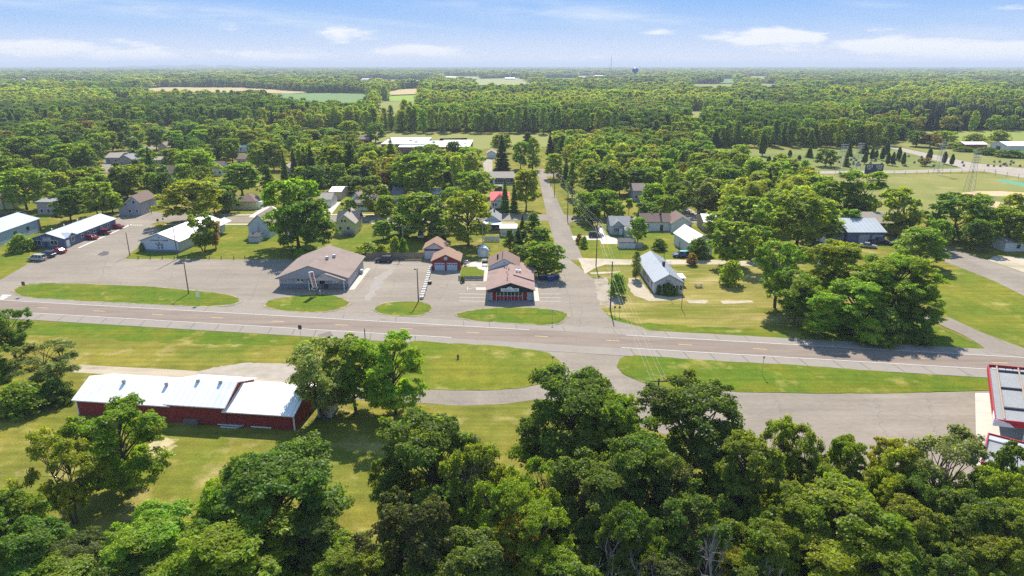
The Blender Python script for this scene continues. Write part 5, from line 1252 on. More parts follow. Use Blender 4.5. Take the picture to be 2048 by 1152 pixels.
PROTO = {}
def proto(key, i, fn): PROTO.setdefault(key, []).append((fn, i))
def build_protos():
    P = {}
    for i in range(3):
        P[('R', 'n', i)] = (make_tree('round', 11 + i, 14, 6.0, .225, 37000, .05), 14, 6.0)
        P[('O', 'n', i)] = (make_tree('oak', 21 + i, 15, 7.5, .25, 41000, .03), 15, 7.5)
    for i in range(2):
        P[('A', 'n', i)] = (make_tree('ash', 31 + i, 14, 6.0, .225, 19000, .10, multi=2), 14, 6.0)
        P[('P', 'n', i)] = (make_tree('poplar', 41 + i, 16, 4.2, .27, 15000, .05), 16, 4.2)
        P[('B', 'n', i)] = (make_tree('bush', 51 + i, 5, 3.2, .26, 7000, .02, multi=3), 5, 3.2)
    for i in range(4):
        P[('R', 'm', i)] = (make_tree('round', 111 + i, 12, 5.0, .42, 7000, .03), 12, 5.0)
    for i in range(2):
        P[('O', 'm', i)] = (make_tree('oak', 121 + i, 13, 6.5, .46, 7200, .02), 13, 6.5)
        P[('A', 'm', i)] = (make_tree('ash', 131 + i, 12, 5.0, .42, 5200, .06, multi=2), 12, 5.0)
        P[('P', 'm', i)] = (make_tree('poplar', 141 + i, 14, 3.4, .42, 3800, .05), 14, 3.4)
        P[('B', 'm', i)] = (make_tree('bush', 151 + i, 4, 2.6, .34, 2400, .02, multi=3), 4, 2.6)
        P[('N', 'm', i)] = (make_tree('pine', 161 + i, 14, 3.6, .44, 4200, .06, needle=True), 14, 3.6)
    for i in range(3):
        P[('S', 'm', i)] = (make_conifer('spruce', 171 + i, 15, 3.0, .34, 5200), 15, 3.0)
    for i in range(2): P[('C', 'm', i)] = (make_column(181 + i, 7, 1.15, .32, 1500), 7, 1.15)
    for i in range(2): P[('Y', 'm', i)] = (make_tree('round', 191 + i, 4, 1.3, .26, 700, .35), 4, 1.3)
    for i in range(3): P[('D', 'n', i)] = ((None, make_dead(201 + i, 10)), 10, 3.0)
    return P
TP = build_protos()
KIND = {'R': ("broadleaf_tree", "tree", "round tree"), 'O': ("broadleaf_tree", "tree", "broad tree"), 'A': ("broadleaf_tree", "tree", "airy tree"), 'P': ("broadleaf_tree", "tree", "upright tree"),
        'S': ("spruce_tree", "spruce", "spruce"), 'N': ("pine_tree", "pine", "pine"), 'C': ("cedar_tree", "cedar", "columnar cedar"), 'B': ("shrub", "shrub", "shrub"), 'D': ("dead_tree", "tree", "bare dead tree"), 'Y': ("young_tree", "tree", "slim young tree")}
# tint letter -> (leaf colour, word)
TINT = {'g': ((0.218, 0.295, 0.022), "green"), 'b': ((0.216, 0.288, 0.015), "bright green"), 'y': ((0.253, 0.278, 0.022), "yellow green"), 'o': ((0.222, 0.271, 0.029), "olive green"), 'd': ((0.134, 0.194, 0.022), "dark green"),
        'u': ((0.132, 0.176, 0.046), "blue green"), 'Y': ((0.449, 0.370, 0.026), "yellowing"), 'r': ((0.276, 0.184, 0.050), "rusty"), 's': ((0.220, 0.251, 0.071), "grey green"), 'k': ((0.099, 0.123, 0.025), "very dark")}
BOOK = []
rt = random.Random(99)
def plant(kind, x, y, Hh, Rw, tint, label=None, near=False, group=None):
    opts = [k for k in TP if k[0] == kind and k[1] == ('n' if near else 'm')] or [k for k in TP if k[0] == kind]
    key = rt.choice(opts); (crown, trunk), ph, pr = TP[key]
    nm, cat, wrd = KIND[kind]
    t = thing(nm, label or "", "tree" if kind != 'B' else "shrub", (x, y, 0), rt.uniform(0, 6.28), group or {"S": "spruces", "N": "pines", "C": "cedars in the cemetery", "B": "shrubs", "D": "bare dead trees"}.get(kind, "leafy trees around the town"))
    if not near and kind in 'ROA': Rw *= 1.12
    if near and kind in 'ROA': Rw *= 1.0
    t.scale = (Rw / pr, Rw / pr, Hh / ph)
    c = TINT[tint][0]
    if near and y < 92 and x > -24: c = (c[0] * .92, c[1] * .84, c[2])
    j = rt.uniform(.9, 1.12); jr = rt.uniform(.94, 1.08)
    for nme, me in (("crown", crown), ("trunk", trunk)):
        if me is None: continue
        o = bpy.data.objects.new(nme, me); COL.objects.link(o); o.parent = t
        o.color = (c[0] * j * jr, c[1] * j, c[2] * j, 1)
    BOOK.append((t, kind, x, y, Hh, Rw, tint, label))
    return t
# town and foreground trees: photo column, top row, width in photo px, kind, tint, and either base row (>60) or height in m
TREES = """
45 340 95 O o 420|25 318 75 R o 395|45 274 65 R o 330|144 288 80 R b 347|197 267 45 R g 308|222 263 32 R y 303|297 292 22 S d 343|277 262 26 R g 292|310 256 38 R d 300|343 298 46 R g 340
240 331 100 A o 402|190 350 60 A o 412|115 346 55 R y 395|163 342 50 R y 400|135 378 68 R d 447|193 364 72 A o 432|222 385 40 R g 425|303 345 26 R b 393|330 345 36 R d 391|182 324 24 B g 345
115 260 48 R u 300|145 247 42 R y 291|172 242 38 R r 286|235 238 45 R d 290|12 263 36 R r 302|70 246 55 R g 300|85 310 40 R y 350|-30 300 80 R g 360|20 285 40 R b 330|265 275 24 R g 300
350 262 40 R g 300|392 300 72 R g 362|462 277 38 R g 326|432 280 18 S d 315|495 260 50 R y 300|480 328 84 R g 393|535 330 38 N d 405|520 283 50 A o 338|545 285 40 R o 340|567 300 18 S d 360
587 294 22 S k 361|622 286 36 S k 378|605 290 30 A o 355|665 292 55 R y 365|590 360 108 R g 494|608 400 104 O d 507|385 360 112 R y 442|425 372 40 R g 425|402 428 62 A o 502|428 445 32 A r 497
400 260 44 R g 300|440 253 44 R d 298|620 260 52 R y 300|672 260 50 R d 300|565 262 50 R g 299|700 242 40 R y 287|655 256 42 R g 289|750 246 38 O d 285|665 281 32 A s 303|700 286 45 N d 365
742 293 50 R o 352|782 276 42 S g 352|845 308 105 R g 394|862 288 32 R y 322|907 284 42 P d 342|895 312 32 S k 385|940 297 60 R g 350|950 344 66 R g 395|750 370 68 A y 431|772 392 46 R b 447
840 388 95 R o 476|936 383 92 R y 491|745 352 38 R g 382|700 352 46 R o 386|852 365 20 N d 400|902 375 42 R g 413|775 340 40 R r 376|800 330 50 R d 380|720 330 46 R g 372|680 330 40 N d 372
880 420 30 R g 455|1004 268 36 S k 342|1002 268 44 R y 306|1041 284 32 R g 338|1066 276 30 P g 340|1055 264 30 N k 300|1100 266 20 S k 308|1125 270 28 N d 312|1152 274 30 N d 312|1167 274 18 N r 306
1107 308 40 R y 358|1132 312 22 S d 372|1145 322 30 N o 395|1165 300 42 R g 345|1195 292 50 R g 340|1207 330 76 R o 393|1220 273 30 R g 306|1252 305 56 R g 350|1278 335 60 R d 386|1210 380 52 R b 433
1170 385 42 R g 440|1157 402 26 R d 432|1052 340 56 R y 421|1010 356 22 S d 425|1028 357 18 S d 426|1045 428 24 S u 480|1067 425 50 N o 490|1082 455 46 R g 501|1020 458 32 N d 501|1036 452 25 S k 495
1090 487 74 R g 552|1046 492 44 R d 531|1258 398 16 Y g 430|1293 405 54 R d 449|1307 368 50 R g 421|1347 366 38 R d 413|1277 436 38 R g 487|1400 358 68 A s 429|1360 372 30 R g 415|1455 372 70 R g 430
1490 398 100 A o 497|1465 448 95 A g 531|1398 478 44 B d 516|1462 524 48 B y 569|1558 488 114 A g 616|1273 503 20 P s 558|1237 548 36 B b 593|1158 468 15 B r 487|1168 474 18 B o 495|1600 385 112 R y 492
1560 380 72 R o 442|1655 362 62 R g 442|1722 345 100 A o 442|1800 380 90 A y 474|1845 458 88 R g 531|1915 390 115 O d 479|2005 415 72 R g 492|1960 440 52 R d 502|2040 425 60 R o 500|1880 440 44 R g 500
1675 488 150 R y 15|1800 515 170 R b 14.5|1610 560 60 B g 625|1740 640 60 B g 688|1850 650 44 B d 690|1330 318 52 R g 373|1365 300 30 S d 350|1412 300 32 N s 346|1455 330 62 R d 381|1505 315 46 R g 351
1520 345 62 R y 396|1575 318 56 R o 361|1600 350 52 R b 401|1640 352 62 R g 406|1470 360 62 R g 411|1390 340 50 R o 388|1420 372 40 R d 420|1540 395 60 R g 450|1310 300 40 R g 345|1345 340 44 R o 388
1540 325 50 R g 372|1690 372 60 R o 432|1630 400 60 R b 470|1510 420 60 R o 478|1240 340 44 R d 388|1180 340 34 N d 392|1300 345 40 R g 392|1440 300 40 R y 345|1480 290 44 R o 335|1260 290 44 R y 330
1745 296 9 C k 321|1731 303 10 C k 328|1753 300 9 C k 317|1766 294 10 C k 321|1775 281 11 C k 313|1777 305 9 C k 330|1787 304 9 C k 331|1799 294 10 C k 322|1808 305 9 C k 331|1860 296 11 C k 322|1890 303 10 C k 328|1905 308 9 C k 331
1694 300 15 S d 333|1730 285 22 S k 307|1654 298 40 O d 333|1493 295 16 S d 316|1527 268 16 C k 312|1413 298 30 N d 337|1580 300 9 C k 315|1538 312 10 C d 331|1599 310 8 C k 321|1850 316 24 A r 332|1620 290 18 S d 315|1700 285 16 S k 312
1320 478 30 B d 500|1318 570 9 B d 589|1336 566 22 B d 590|1352 576 10 B g 590|790 475 24 B y 512|806 478 18 B g 513|735 485 50 B o 512|762 490 26 B y 515|615 492 50 B g 518|650 497 40 B o 520
40 470 40 B o 503|60 478 20 B g 500|284 486 14 B s 502|1385 508 22 B r 530|925 553 10 B d 565|1475 395 40 R d 450|685 405 8 Y g 416|1120 340 16 B g 357|1745 555 60 R d 640
1862 268 40 R r 295|1890 262 44 R g 292|1835 262 34 R d 293|2000 262 40 B y 285|1950 268 44 B y 286|1910 285 40 B y 297|2020 300 60 B d 314|1975 296 50 B d 309|1930 294 40 B d 303
10 624 98 A d 9.5|85 690 130 A s 8|35 770 110 B g 4.5|-50 680 120 R d 10|105 760 70 B d 4|225 808 185 R b 12.5|110 872 150 A y 12|15 985 140 A y 9|45 1060 180 R d 9|150 1085 160 R k 7
640 686 165 A s 840|706 680 125 R g 824|785 670 140 R g 830|545 915 300 O d 13|440 960 120 O g 10|300 1040 210 R g 9|480 1052 270 R b 10|620 1030 160 R d 9|690 1090 150 R g 8|380 1100 200 A g 7
860 845 250 O d 15|945 905 130 A o 14|1000 960 150 O g 13|1150 752 240 O d 16|1235 800 150 R g 15|1060 1000 160 O g 12|1040 1035 90 P Y 11|1390 782 260 O d 15.5|1290 880 200 O d 14|1190 930 200 R d 13
1500 880 150 R o 14|1560 838 90 A o 14|1612 862 100 A o 13|1660 925 110 R o 11|1700 880 100 R g 12|1790 890 130 R y 12.5|1775 950 110 R b 11|1905 870 190 A s 13|1850 955 130 R d 11|2000 945 120 R g 12
1700 990 260 R b 12|1610 990 180 R g 12|1830 1010 140 R o 11|1940 1000 160 R d 11|2030 1010 130 R o 11|1450 1100 120 R y 8|1550 1060 150 R g 11|1380 1010 170 R d 12|1650 1085 200 R b 10|1780 1090 180 R g 10
1990 1080 150 R y 9.5|1900 1100 140 R d 10|1070 1090 140 R b 9.5|940 1085 200 R d 11|830 1000 200 R k 14|1260 1020 150 O d 13|1130 1120 160 R g 9|1340 1130 160 R k 9|1525 1140 140 R d 9|860 1130 180 R g 9
1240 985 120 D o 15.5|1440 1000 100 D o 15.5|1290 1060 140 D o 12.5|1555 1075 90 D o 13|1150 1080 100 D o 12|925 850 120 D o 16|-30 1000 160 R d 10|100 1140 220 R g 7|250 1130 200 R d 7|2060 900 120 R d 13
"""
TREES += "|820 395 60 R d 450|880 440 50 R g 482|800 430 50 R g 469|765 442 40 R b 480|1330 392 50 R g 441|1185 408 42 R d 452|1232 402 40 R g 441|1365 380 46 R o 424|1435 425 50 R g 470|1520 455 60 A g 520|455 372 44 R d 424|640 405 40 R g 452|700 398 30 R g 436|1700 420 50 R g 470|1660 440 44 R o 482"
TREES += "|1600 548 110 A g 11|1722 565 120 R g 11|1838 560 110 R g 11|1650 590 90 R g 9|1770 620 90 B d 682"
for _k, _r in enumerate([(780, 930, 10), (905, 960, 9), (1000, 1010, 8), (960, 1130, 6), (1085, 930, 10), (1120, 1010, 9), (1190, 1060, 8), (1330, 940, 11), (1370, 1085, 8), (1480, 960, 10), (1500, 1040, 9), (1600, 930, 9), (1640, 1040, 8), (1740, 1030, 9), (1590, 1130, 6), (1700, 1140, 6), (1860, 1060, 8), (1960, 1140, 6), (1810, 1130, 6), (1100, 1150, 5.5), (1430, 1060, 8), (880, 1060, 8), (800, 1100, 7), (2030, 950, 9)]):
    TREES += "|%d %d %d %s %s %s" % (_r[0], _r[1], 110 + 17 * (_k % 4), "AROA"[_k % 4], "dkdogd"[_k % 6], _r[2])
nplant = 0
for row in TREES.replace("\n", "|").split("|"):
    f = row.split()
    if len(f) < 6: continue
    px, top, wpx, kind, tint, last = float(f[0]), float(f[1]), float(f[2]), f[3], f[4], float(f[5])
    if last > 60:
        p = W(px, last); Hh = height_at(px, last, top); 
    else:
        p = W(px, top, last); Hh = last
    Rw = wpx / 2 * mpp(p.x, p.y, Hh * .55)
    # undo the lean of tall things away from the picture centre: the column given is that of the crown's middle
    if last > 60:
        q = PXY(p.x, p.y, Hh * .55)[0]; p.x += (px - q) * mpp(p.x, p.y, Hh * .55)
    plant(kind, p.x, p.y, Hh, Rw, tint, near=p.y < 150); nplant += 1
print("trees planted", nplant)
# front row of the wood behind the meadow and the cemetery
rw = random.Random(5)
def row(px0, py0, px1, py1, n, hmin, hmax, kinds, tints, wid=(3.2, 5.2)):
    for k in range(n):
        t = (k + rw.uniform(.1, .9)) / n; x, y = px0 + (px1 - px0) * t, py0 + (py1 - py0) * t + rw.uniform(-2, 2)
        p = W(x, y); kd = rw.choice(kinds)
        plant(kd, p.x, p.y, rw.uniform(hmin, hmax), rw.uniform(*wid), rw.choice(tints))
row(705, 264, 1215, 267, 30, 15, 21, "PPRRN", "gdgoy")
row(1400, 292, 1780, 293, 24, 11, 19, "RRPNS", "gdyyd")
# ------------------------------------------------------------------ vehicles
m_tyre = mat("tyre_rubber", (.025, .025, .025), rough=.9); m_rim = mat("wheel_rim", (.45, .45, .46), rough=.35, metal=.6); m_lamp = mat("headlight_glass", (.75, .75, .72), rough=.2); m_tail = mat("tail_light_red", (.35, .01, .01), rough=.3)
m_carglass = mat("car_glass", (.015, .02, .025), rough=.06, spec=.7)
def paint(n, c): return mat("car_paint_" + n, c, rough=.28, var=.02, spec=.6, space='obj')
VEH = {'sedan': (4.7, 1.8, .62, .98, [(-2.35, .55), (-2.3, .95), (-1.45, 1.0), (1.05, .93), (2.15, .78), (2.35, .5)], (-1.65, .95, -.95, .25, 1.42)),
       'suv': (4.8, 1.9, .66, 1.1, [(-2.4, .6), (-2.38, 1.05), (-2.2, 1.1), (1.0, 1.08), (2.2, .98), (2.4, .6)], (-2.3, 1.05, -2.05, .35, 1.74)),
       'van': (5.1, 1.95, .66, 1.05, [(-2.55, .55), (-2.52, 1.02), (-2.35, 1.05), (1.4, 1.02), (2.4, .85), (2.55, .5)], (-2.45, 1.5, -2.2, .5, 1.76)),
       'pickup': (5.7, 1.98, .70, 1.12, [(-2.85, .6), (-2.85, 1.1), (-.55, 1.12), (1.25, 1.12), (2.7, 1.05), (2.85, .6)], (-.7, 1.3, -.45, .65, 1.82))}
def vehicle(name, kind, label, cat, px, py, rz, col, group=None, roofcol=None):
    Ln, Wd, wr, belt, prof, (cb0, cb1, ct0, ct1, ctop) = VEH[kind]
    p = W(px, py); t = thing(name, label, cat, (p.x, p.y, .035), rz, group)
    body = MB().prism([(-Ln / 2, .32)] + prof + [(Ln / 2, .32)], -Wd / 2, Wd / 2).build("body", col, t, bevel=.07, smooth=False)
    zb = belt - .02; y0, y1 = Wd / 2 - .06, Wd / 2 - .24
    v = [(cb0, -y0, zb), (cb1, -y0, zb), (cb1, y0, zb), (cb0, y0, zb), (ct0, -y1, ctop), (ct1, -y1, ctop), (ct1, y1, ctop), (ct0, y1, ctop)]
    MB().add(v, [(0, 3, 2, 1), (4, 5, 6, 7), (0, 1, 5, 4), (1, 2, 6, 5), (2, 3, 7, 6), (3, 0, 4, 7)]).build("cabin_glass", m_carglass, t)
    rf = MB().box(ct0 - .05, ct1 + .08, -y1 - .04, y1 + .04, ctop, ctop + .07)
    for s in (-1, 1):
        for f in ((0, .5) if kind != 'van' else (0, .35, .7)):
            xa = cb0 + (cb1 - cb0) * f * .9; xb = ct0 + (ct1 - ct0) * f
            rf.add([(xa - .03, s * (y0 + .012), zb), (xa + .16, s * (y0 + .012), zb), (xb + .12, s * (y1 + .012), ctop + .02), (xb - .04, s * (y1 + .012), ctop + .02),
                    (xa - .03, s * (y0 - .05), zb), (xa + .16, s * (y0 - .05), zb), (xb + .12, s * (y1 - .05), ctop + .02), (xb - .04, s * (y1 - .05), ctop + .02)], [(0, 1, 2, 3), (4, 7, 6, 5), (0, 3, 7, 4), (1, 5, 6, 2)])
    rf.build("roof", roofcol or col, t, bevel=0)
    if kind == 'pickup':
        MB().box(-2.7, -.8, -Wd / 2 + .12, Wd / 2 - .12, 1.105, 1.135).build("bed_liner", m_black, t)
    for sx in (-1, 1):
        for sy in (-1, 1):
            x = sx * Ln * .305; w = MB().tube((x, sy * (Wd / 2 - .22), wr / 2), (x, sy * (Wd / 2 + .015), wr / 2), wr / 2, wr / 2, 16).build("wheel", m_tyre, t)
            MB().tube((x, sy * (Wd / 2 + .016), wr / 2), (x, sy * (Wd / 2 + .03), wr / 2), wr * .30, wr * .28, 12).build("rim", m_rim, w)
    for sy in (-1, 1):
        MB().box(Ln / 2 - .12, Ln / 2 + .015, sy * Wd * .36 - .17, sy * Wd * .36 + .17, .60, .76).build("headlight", m_lamp, t)
        MB().box(-Ln / 2 - .015, -Ln / 2 + .1, sy * Wd * .40 - .12, sy * Wd * .40 + .12, .72, .95).build("tail_light", m_tail, t)
    return t
G_P = "cars parked by the slate blue office"
red = paint("red", (.30, .010, .020)); drk = paint("maroon", (.17, .010, .022)); brt = paint("bright_red", (.38, .02, .045)); slv = paint("silver", (.42, .39, .33)); nvy = paint("navy", (.03, .035, .07)); blk = paint("black", (.012, .012, .014)); blu = paint("blue", (.02, .05, .17)); wht = paint("white", (.62, .62, .60)); gry = paint("grey", (.26, .27, .28))
vehicle("parked_car", 'sedan', "red hatchback car nearest the office entry door", "car", 181, 479, R(174), red, G_P)
vehicle("parked_car", 'suv', "maroon car in the middle of the three beside the office wall", "car", 206, 469, R(176), drk, G_P)
vehicle("parked_car", 'sedan', "dark red pickup like car at the far end of the office wall", "car", 233, 457, R(178), red, G_P)
vehicle("parked_car", 'sedan', "bright red car parked on the grass edge in front of the office", "car", 117, 506, R(170), brt, G_P)
vehicle("parked_car", 'suv', "dark navy car squeezed between the minivan and the bright red car", "car", 95, 514, R(170), nvy, G_P)
vehicle("minivan", 'van', "pale silver minivan parked at the lot edge left of the navy car", "van", 75, 521, R(170), slv, G_P)
vehicle("parked_car", 'suv', "black long SUV parked along the brown board fence", "car", 768, 524, R(180), blk)
vehicle("pickup_truck", 'suv', "blue truck with teal topper beside the gravel alley and white barn", "truck", 1362, 514, R(178), blu, None, mat("teal_topper", (.10, .36, .38), rough=.4))
vehicle("jeep", 'suv', "black jeep on the concrete drive by the wheelchair ramp", "car", 1192, 474, R(0), blk)
vehicle("parked_car", 'sedan', "silver grey car parked on the grass in front of the workshop", "car", 1736, 495, R(-28), gry)
vehicle("pickup_truck", 'pickup', "dark truck parked against the workshop front", "truck", 1756, 487, R(8), nvy)
vehicle("pickup_truck", 'pickup', "dark truck with trailer load right of the workshop", "truck", 1789, 489, R(200), blk)
vehicle("parked_car", 'sedan', "dark blue car parked nose out beside the hidden tan house", "car", 887, 482, R(-80), nvy)
vehicle("parked_car", 'van', "white van in the drive left of the hidden tan house", "van", 842, 474, R(-85), wht)
vehicle("parked_car", 'suv', "dark car at the left edge behind the light blue warehouse", "car", 10, 435, R(178), nvy)
vehicle("parked_car", 'sedan', "white car beside the dark one behind the light blue warehouse", "car", 38, 432, R(175), wht)
vehicle("camper_van", 'van', "white camper half hidden behind the roadside trees", "van", 1655, 535, R(-35), wht)
vehicle("parked_car", 'suv', "dark car in the shade under the trees right of the tiny white shed", "car", 1640, 496, R(0), blk)
# ------------------------------------------------------------------ dumpsters, blocks, posts and small yard things
def dumpster(px, py, label, col, rz):
    p = W(px, py); t = thing("dumpster", label, "dumpster", (p.x, p.y, .04), rz, "dumpsters beside the cafe")
    MB().prism([(-.75, .15), (.75, .15), (.85, 1.25), (-.85, 1.25)], -.9, .9, axis='y').build("bin", col, t)
    for s in (-1, 1): MB().box(-.86, .86, .02 if s > 0 else -.9, .9 if s > 0 else -.02, 1.26, 1.33).build("lid", m_black if s > 0 else mat("grey_lid", (.35, .36, .42)), t)
    for x in (-.6, .6):
        for y in (-.7, .7): MB().tube((x, y - .04, .08), (x, y + .04, .08), .08, .08, 8).build("caster", m_tyre, t)
dumpster(1100, 561, "blue dumpster with pale lids under the cafe tree", mat("dumpster_blue", (.02, .05, .22), rough=.5), R(12)); dumpster(1110, 558, "blue dumpster nearest the cross street under the tree", mat("dumpster_blue", (.02, .05, .22), rough=.5), R(12)); dumpster(1084, 559, "dark dumpster in shade left of the blue ones", mat("dumpster_dark", (.03, .04, .05), rough=.5), R(12))
bl0, bl1 = W(843, 600), W(862, 535)
blockm = mat("concrete_block", (.50, .47, .42), rough=.95, var=.1, scale=2)
b0 = None
for k in range(14):
    q = bl0.lerp(bl1, (k + .5) / 14)
    if b0 is None:
        b0 = thing("concrete_block", "pale concrete barrier block in the row left of the red garage", "barrier", (q.x, q.y, .02), R(-6), "concrete blocks in a row beside the garage"); MB().box(-.45, .45, -.62, .62, 0, .62).build("block", blockm, b0, bevel=.04); MB().tube((0, 0, .62), (0, 0, .74), .06, .06, 8).build("lifting_pin", m_dark, b0)
    else: copy_thing(b0, (q.x, q.y, .02), R(-6) + random.Random(k).uniform(-.15, .15))
q = bl0.lerp(bl1, .46); t = thing("tyre_planter", "dark round planter between the concrete blocks", "planter", (q.x + .9, q.y, .02)); MB().tube((0, 0, 0), (0, 0, .7), .5, .55, 14).build("pot", m_dark, t); MB().disc((0, 0, .72), (0, 0, 1), .45, .06).build("soil", m_grav, t)
bo = None
for k, x in enumerate((277, 301, 325, 349, 371, 395, 419, 443, 468, 490, 502, 522, 546)):
    p = W(x, 518.3)
    if bo is None:
        bo = thing("bollard", "short wooden post in the row along the hall lawn", "post", (p.x, p.y, 0), 0, "wooden posts along the parking lot edge"); MB().tube((0, 0, -.1), (0, 0, .95), .13, .12, 8).build("post", m_fence, bo); MB().disc((0, 0, .96), (0, 0, 1), .125, .03, 8).build("cap", m_dark, bo)
    else: copy_thing(bo, (p.x, p.y, 0), .3 * k)
def pole(name, label, bx, by, ty, arms=1, r=.15, col=None, lamp=None, xf=0, group="utility poles", hgt=None, wires=4, tank=False):
    p = W(bx, by) if hgt is None else W(bx, ty, hgt); h = height_at(bx, by, ty) if hgt is None else hgt
    t = thing(name, label, "pole", (p.x, p.y, 0), 0, group)
    MB().tube((0, 0, -.2), (0, 0, h), r, r * .66, 8).build("post", col or m_polewood, t)
    for k in range(arms):
        z = h - .35 - 1.1 * k; ca_ = MB().box(-1.25, 1.25, -.06 - r * .7 - .06, -r * .7, z - .07, z + .07).build("crossarm", m_polewood, t)
        for x in (-1.1, -.5, .5, 1.1)[:wires]: MB().tube((x, -r * .7 - .06, z + .07), (x, -r * .7 - .06, z + .24), .05, .035, 6).build("insulator", m_trim, ca_)
    if tank: MB().tube((.35, 0, h - 2.6), (.35, 0, h - 1.6), .26, .26, 10).build("transformer", m_steel, t)
    if lamp:
        a = MB().tube((0, 0, h - .3), (lamp, 0, h - .1), .045, .04, 6).build("lamp_arm", m_steel, t); MB().tube((lamp, 0, h - .3), (lamp, 0, h - .02), .22, .14, 10).build("lamp_head", m_dark, a)
    LAND.append((None, p.x, p.y)); LAND.pop()
    return t, h
m_polewood = mat("pole_wood", (.135, .105, .085), rough=.95, var=.2, scale=2, stretch=(4, 4, .3), space='obj')
P1 = pole("utility_pole", "tall bare utility pole at the street corner beside the highway", 1220.5, 619, 523, 0, .17)
P2 = pole("utility_pole", "utility pole with two crossarms and transformer by the gravel alley", 1192, 532, 442, 2, .16, tank=True)
P3 = pole("utility_pole", "utility pole with wide crossarm at the back street corner", 1135, 437, 372, 1, .16, lamp=-2.0)
P4 = pole("utility_pole", "utility pole farther up the cross street with one crossarm", 1109, 388, 340, 1, .16)
P5 = pole("utility_pole", "short bare pole on the verge beyond the other street poles", 1101, 371, 352, 0, .12)
P0 = pole("utility_pole", "dark T shaped utility pole behind the near oaks with crossarm on top", 1318, 845, 757, 1, .17, hgt=11.2)
PA = pole("utility_pole", "utility pole with transformer beside the big tree and liquor store", 580, 517, 452, 0, .15, tank=True)
PB = pole("utility_pole", "slim pale pole behind the board fence", 808, 513, 450, 1, .13, mat("grey_pole", (.30, .27, .24), rough=.9))
PC = pole("utility_pole", "slim pole behind the cafe beside the small garden shed", 966, 509, 446, 1, .13, mat("grey_pole", (.30, .27, .24), rough=.9))
pole("light_pole", "dark light pole standing on the long grass island", 377.5, 588, 520, 0, .15, lamp=.55, group="light poles in the parking lots")
pole("light_pole", "dark light pole standing on the smallest grass island", 837, 604, 537, 0, .15, lamp=-.5, group="light poles in the parking lots")
pole("light_pole", "bare wooden pole at the front corner of the hall lawn", 260, 512, 465, 0, .14, group="light poles in the parking lots")
pole("light_pole", "tall bare wooden pole in front of the community hall", 356, 518.5, 443, 0, .16, group="light poles in the parking lots")
pole("service_pole", "thin dark service pole right of the abandoned building", 1363, 617, 570, 0, .07, group="small service poles")
pole("service_pole", "thin dark post on the lawn between the alley and white house", 1328, 515, 492, 0, .09, group="small service poles")
PD = pole("utility_pole", "pale pole with crossarm between the workshop and the trees", 1681, 492, 455, 1, .14); PE = pole("utility_pole", "pale crossarm pole beside the park road trees", 1892, 478, 454, 1, .14)
pole("light_pole", "slim street pole by the grey tall house", 303, 428, 404, 0, .09, group="small service poles")
pole("service_pole", "short dark pole poking above the trees by the barn sign", 733, 715, 657, 0, .12, group="small service poles")
m_wire = mat("wire", (.30, .285, .27), rough=.5, metal=.3)
def wire(label, a, b, sag, r=.022, group="power lines"):
    r *= .36
    a, b = Vector(a), Vector(b); pts = []
    for k in range(17):
        s = k / 16; q = a.lerp(b, s); q.z -= sag * 4 * s * (1 - s); pts.append(q)
    mb = MB(); mb.path(pts, r, 4); o = mb.build("power_line", m_wire); tag(o, label, "wire", group)
def top(P, dx=0.0, dz=0.0): l = P[0].location; return (l.x + dx, l.y - .17, P[1] - .1 + dz)
names = {0: "near oak pole", 2: "alley corner pole", 3: "back street corner pole", 4: "far street pole"}
for dxs, nm in ((-1.1, "outer left"), (-.5, "inner left"), (.5, "inner right"), (1.1, "outer right")):
    wire(f"{nm} power line from the near oak pole to the alley pole", top(P0, dxs), top(P2, dxs), 1.6, .027)
    wire(f"{nm} power line from the alley pole to the back street corner", top(P2, dxs), top(P3, dxs), 1.0, .030)
    wire(f"{nm} power line between the back street corner pole and far street pole", top(P3, dxs), top(P4, dxs), .8, .034)
wire("low service line along the cross street poles", top(P2, 0, -2.6), top(P3, 0, -2.2), 1.2, .04); wire("low service line above the highway from the corner pole", top(P1, 0, -1.0), top(P2, 0, -2.4), .5, .035)
for dz, nm in ((0, "top"), (-1.0, "middle"), (-2.0, "lowest")):
    wire(f"{nm} line between the big tree pole and the fence pole", top(PA, .1, dz), top(PB, -.1, dz), .9, .024)
    wire(f"{nm} line between the fence pole and the garden shed pole", top(PB, .1, dz), top(PC, -.1, dz), .7, .024)
    wire(f"{nm} line between the garden shed pole and the alley pole", top(PC, .1, dz), top(P2, -.1, dz - 1), .8, .024)
wire("long line from the alley pole to the workshop pole", top(P2, .3, -2), top(PD, 0, 0), 1.5, .026); wire("line from the workshop pole to the park road pole", top(PD, 0, 0), top(PE, 0, 0), 1.0, .028)
bp = W(733, 700); wire("sagging line from the barn sign pole over the near verge", (bp.x, bp.y, 7.0), top(P0, -1.1, -1.2), 1.2, .022); wire("second sagging line beside the barn sign pole line", (bp.x, bp.y, 7.8), top(P0, -.8, -.6), 1.2, .022)
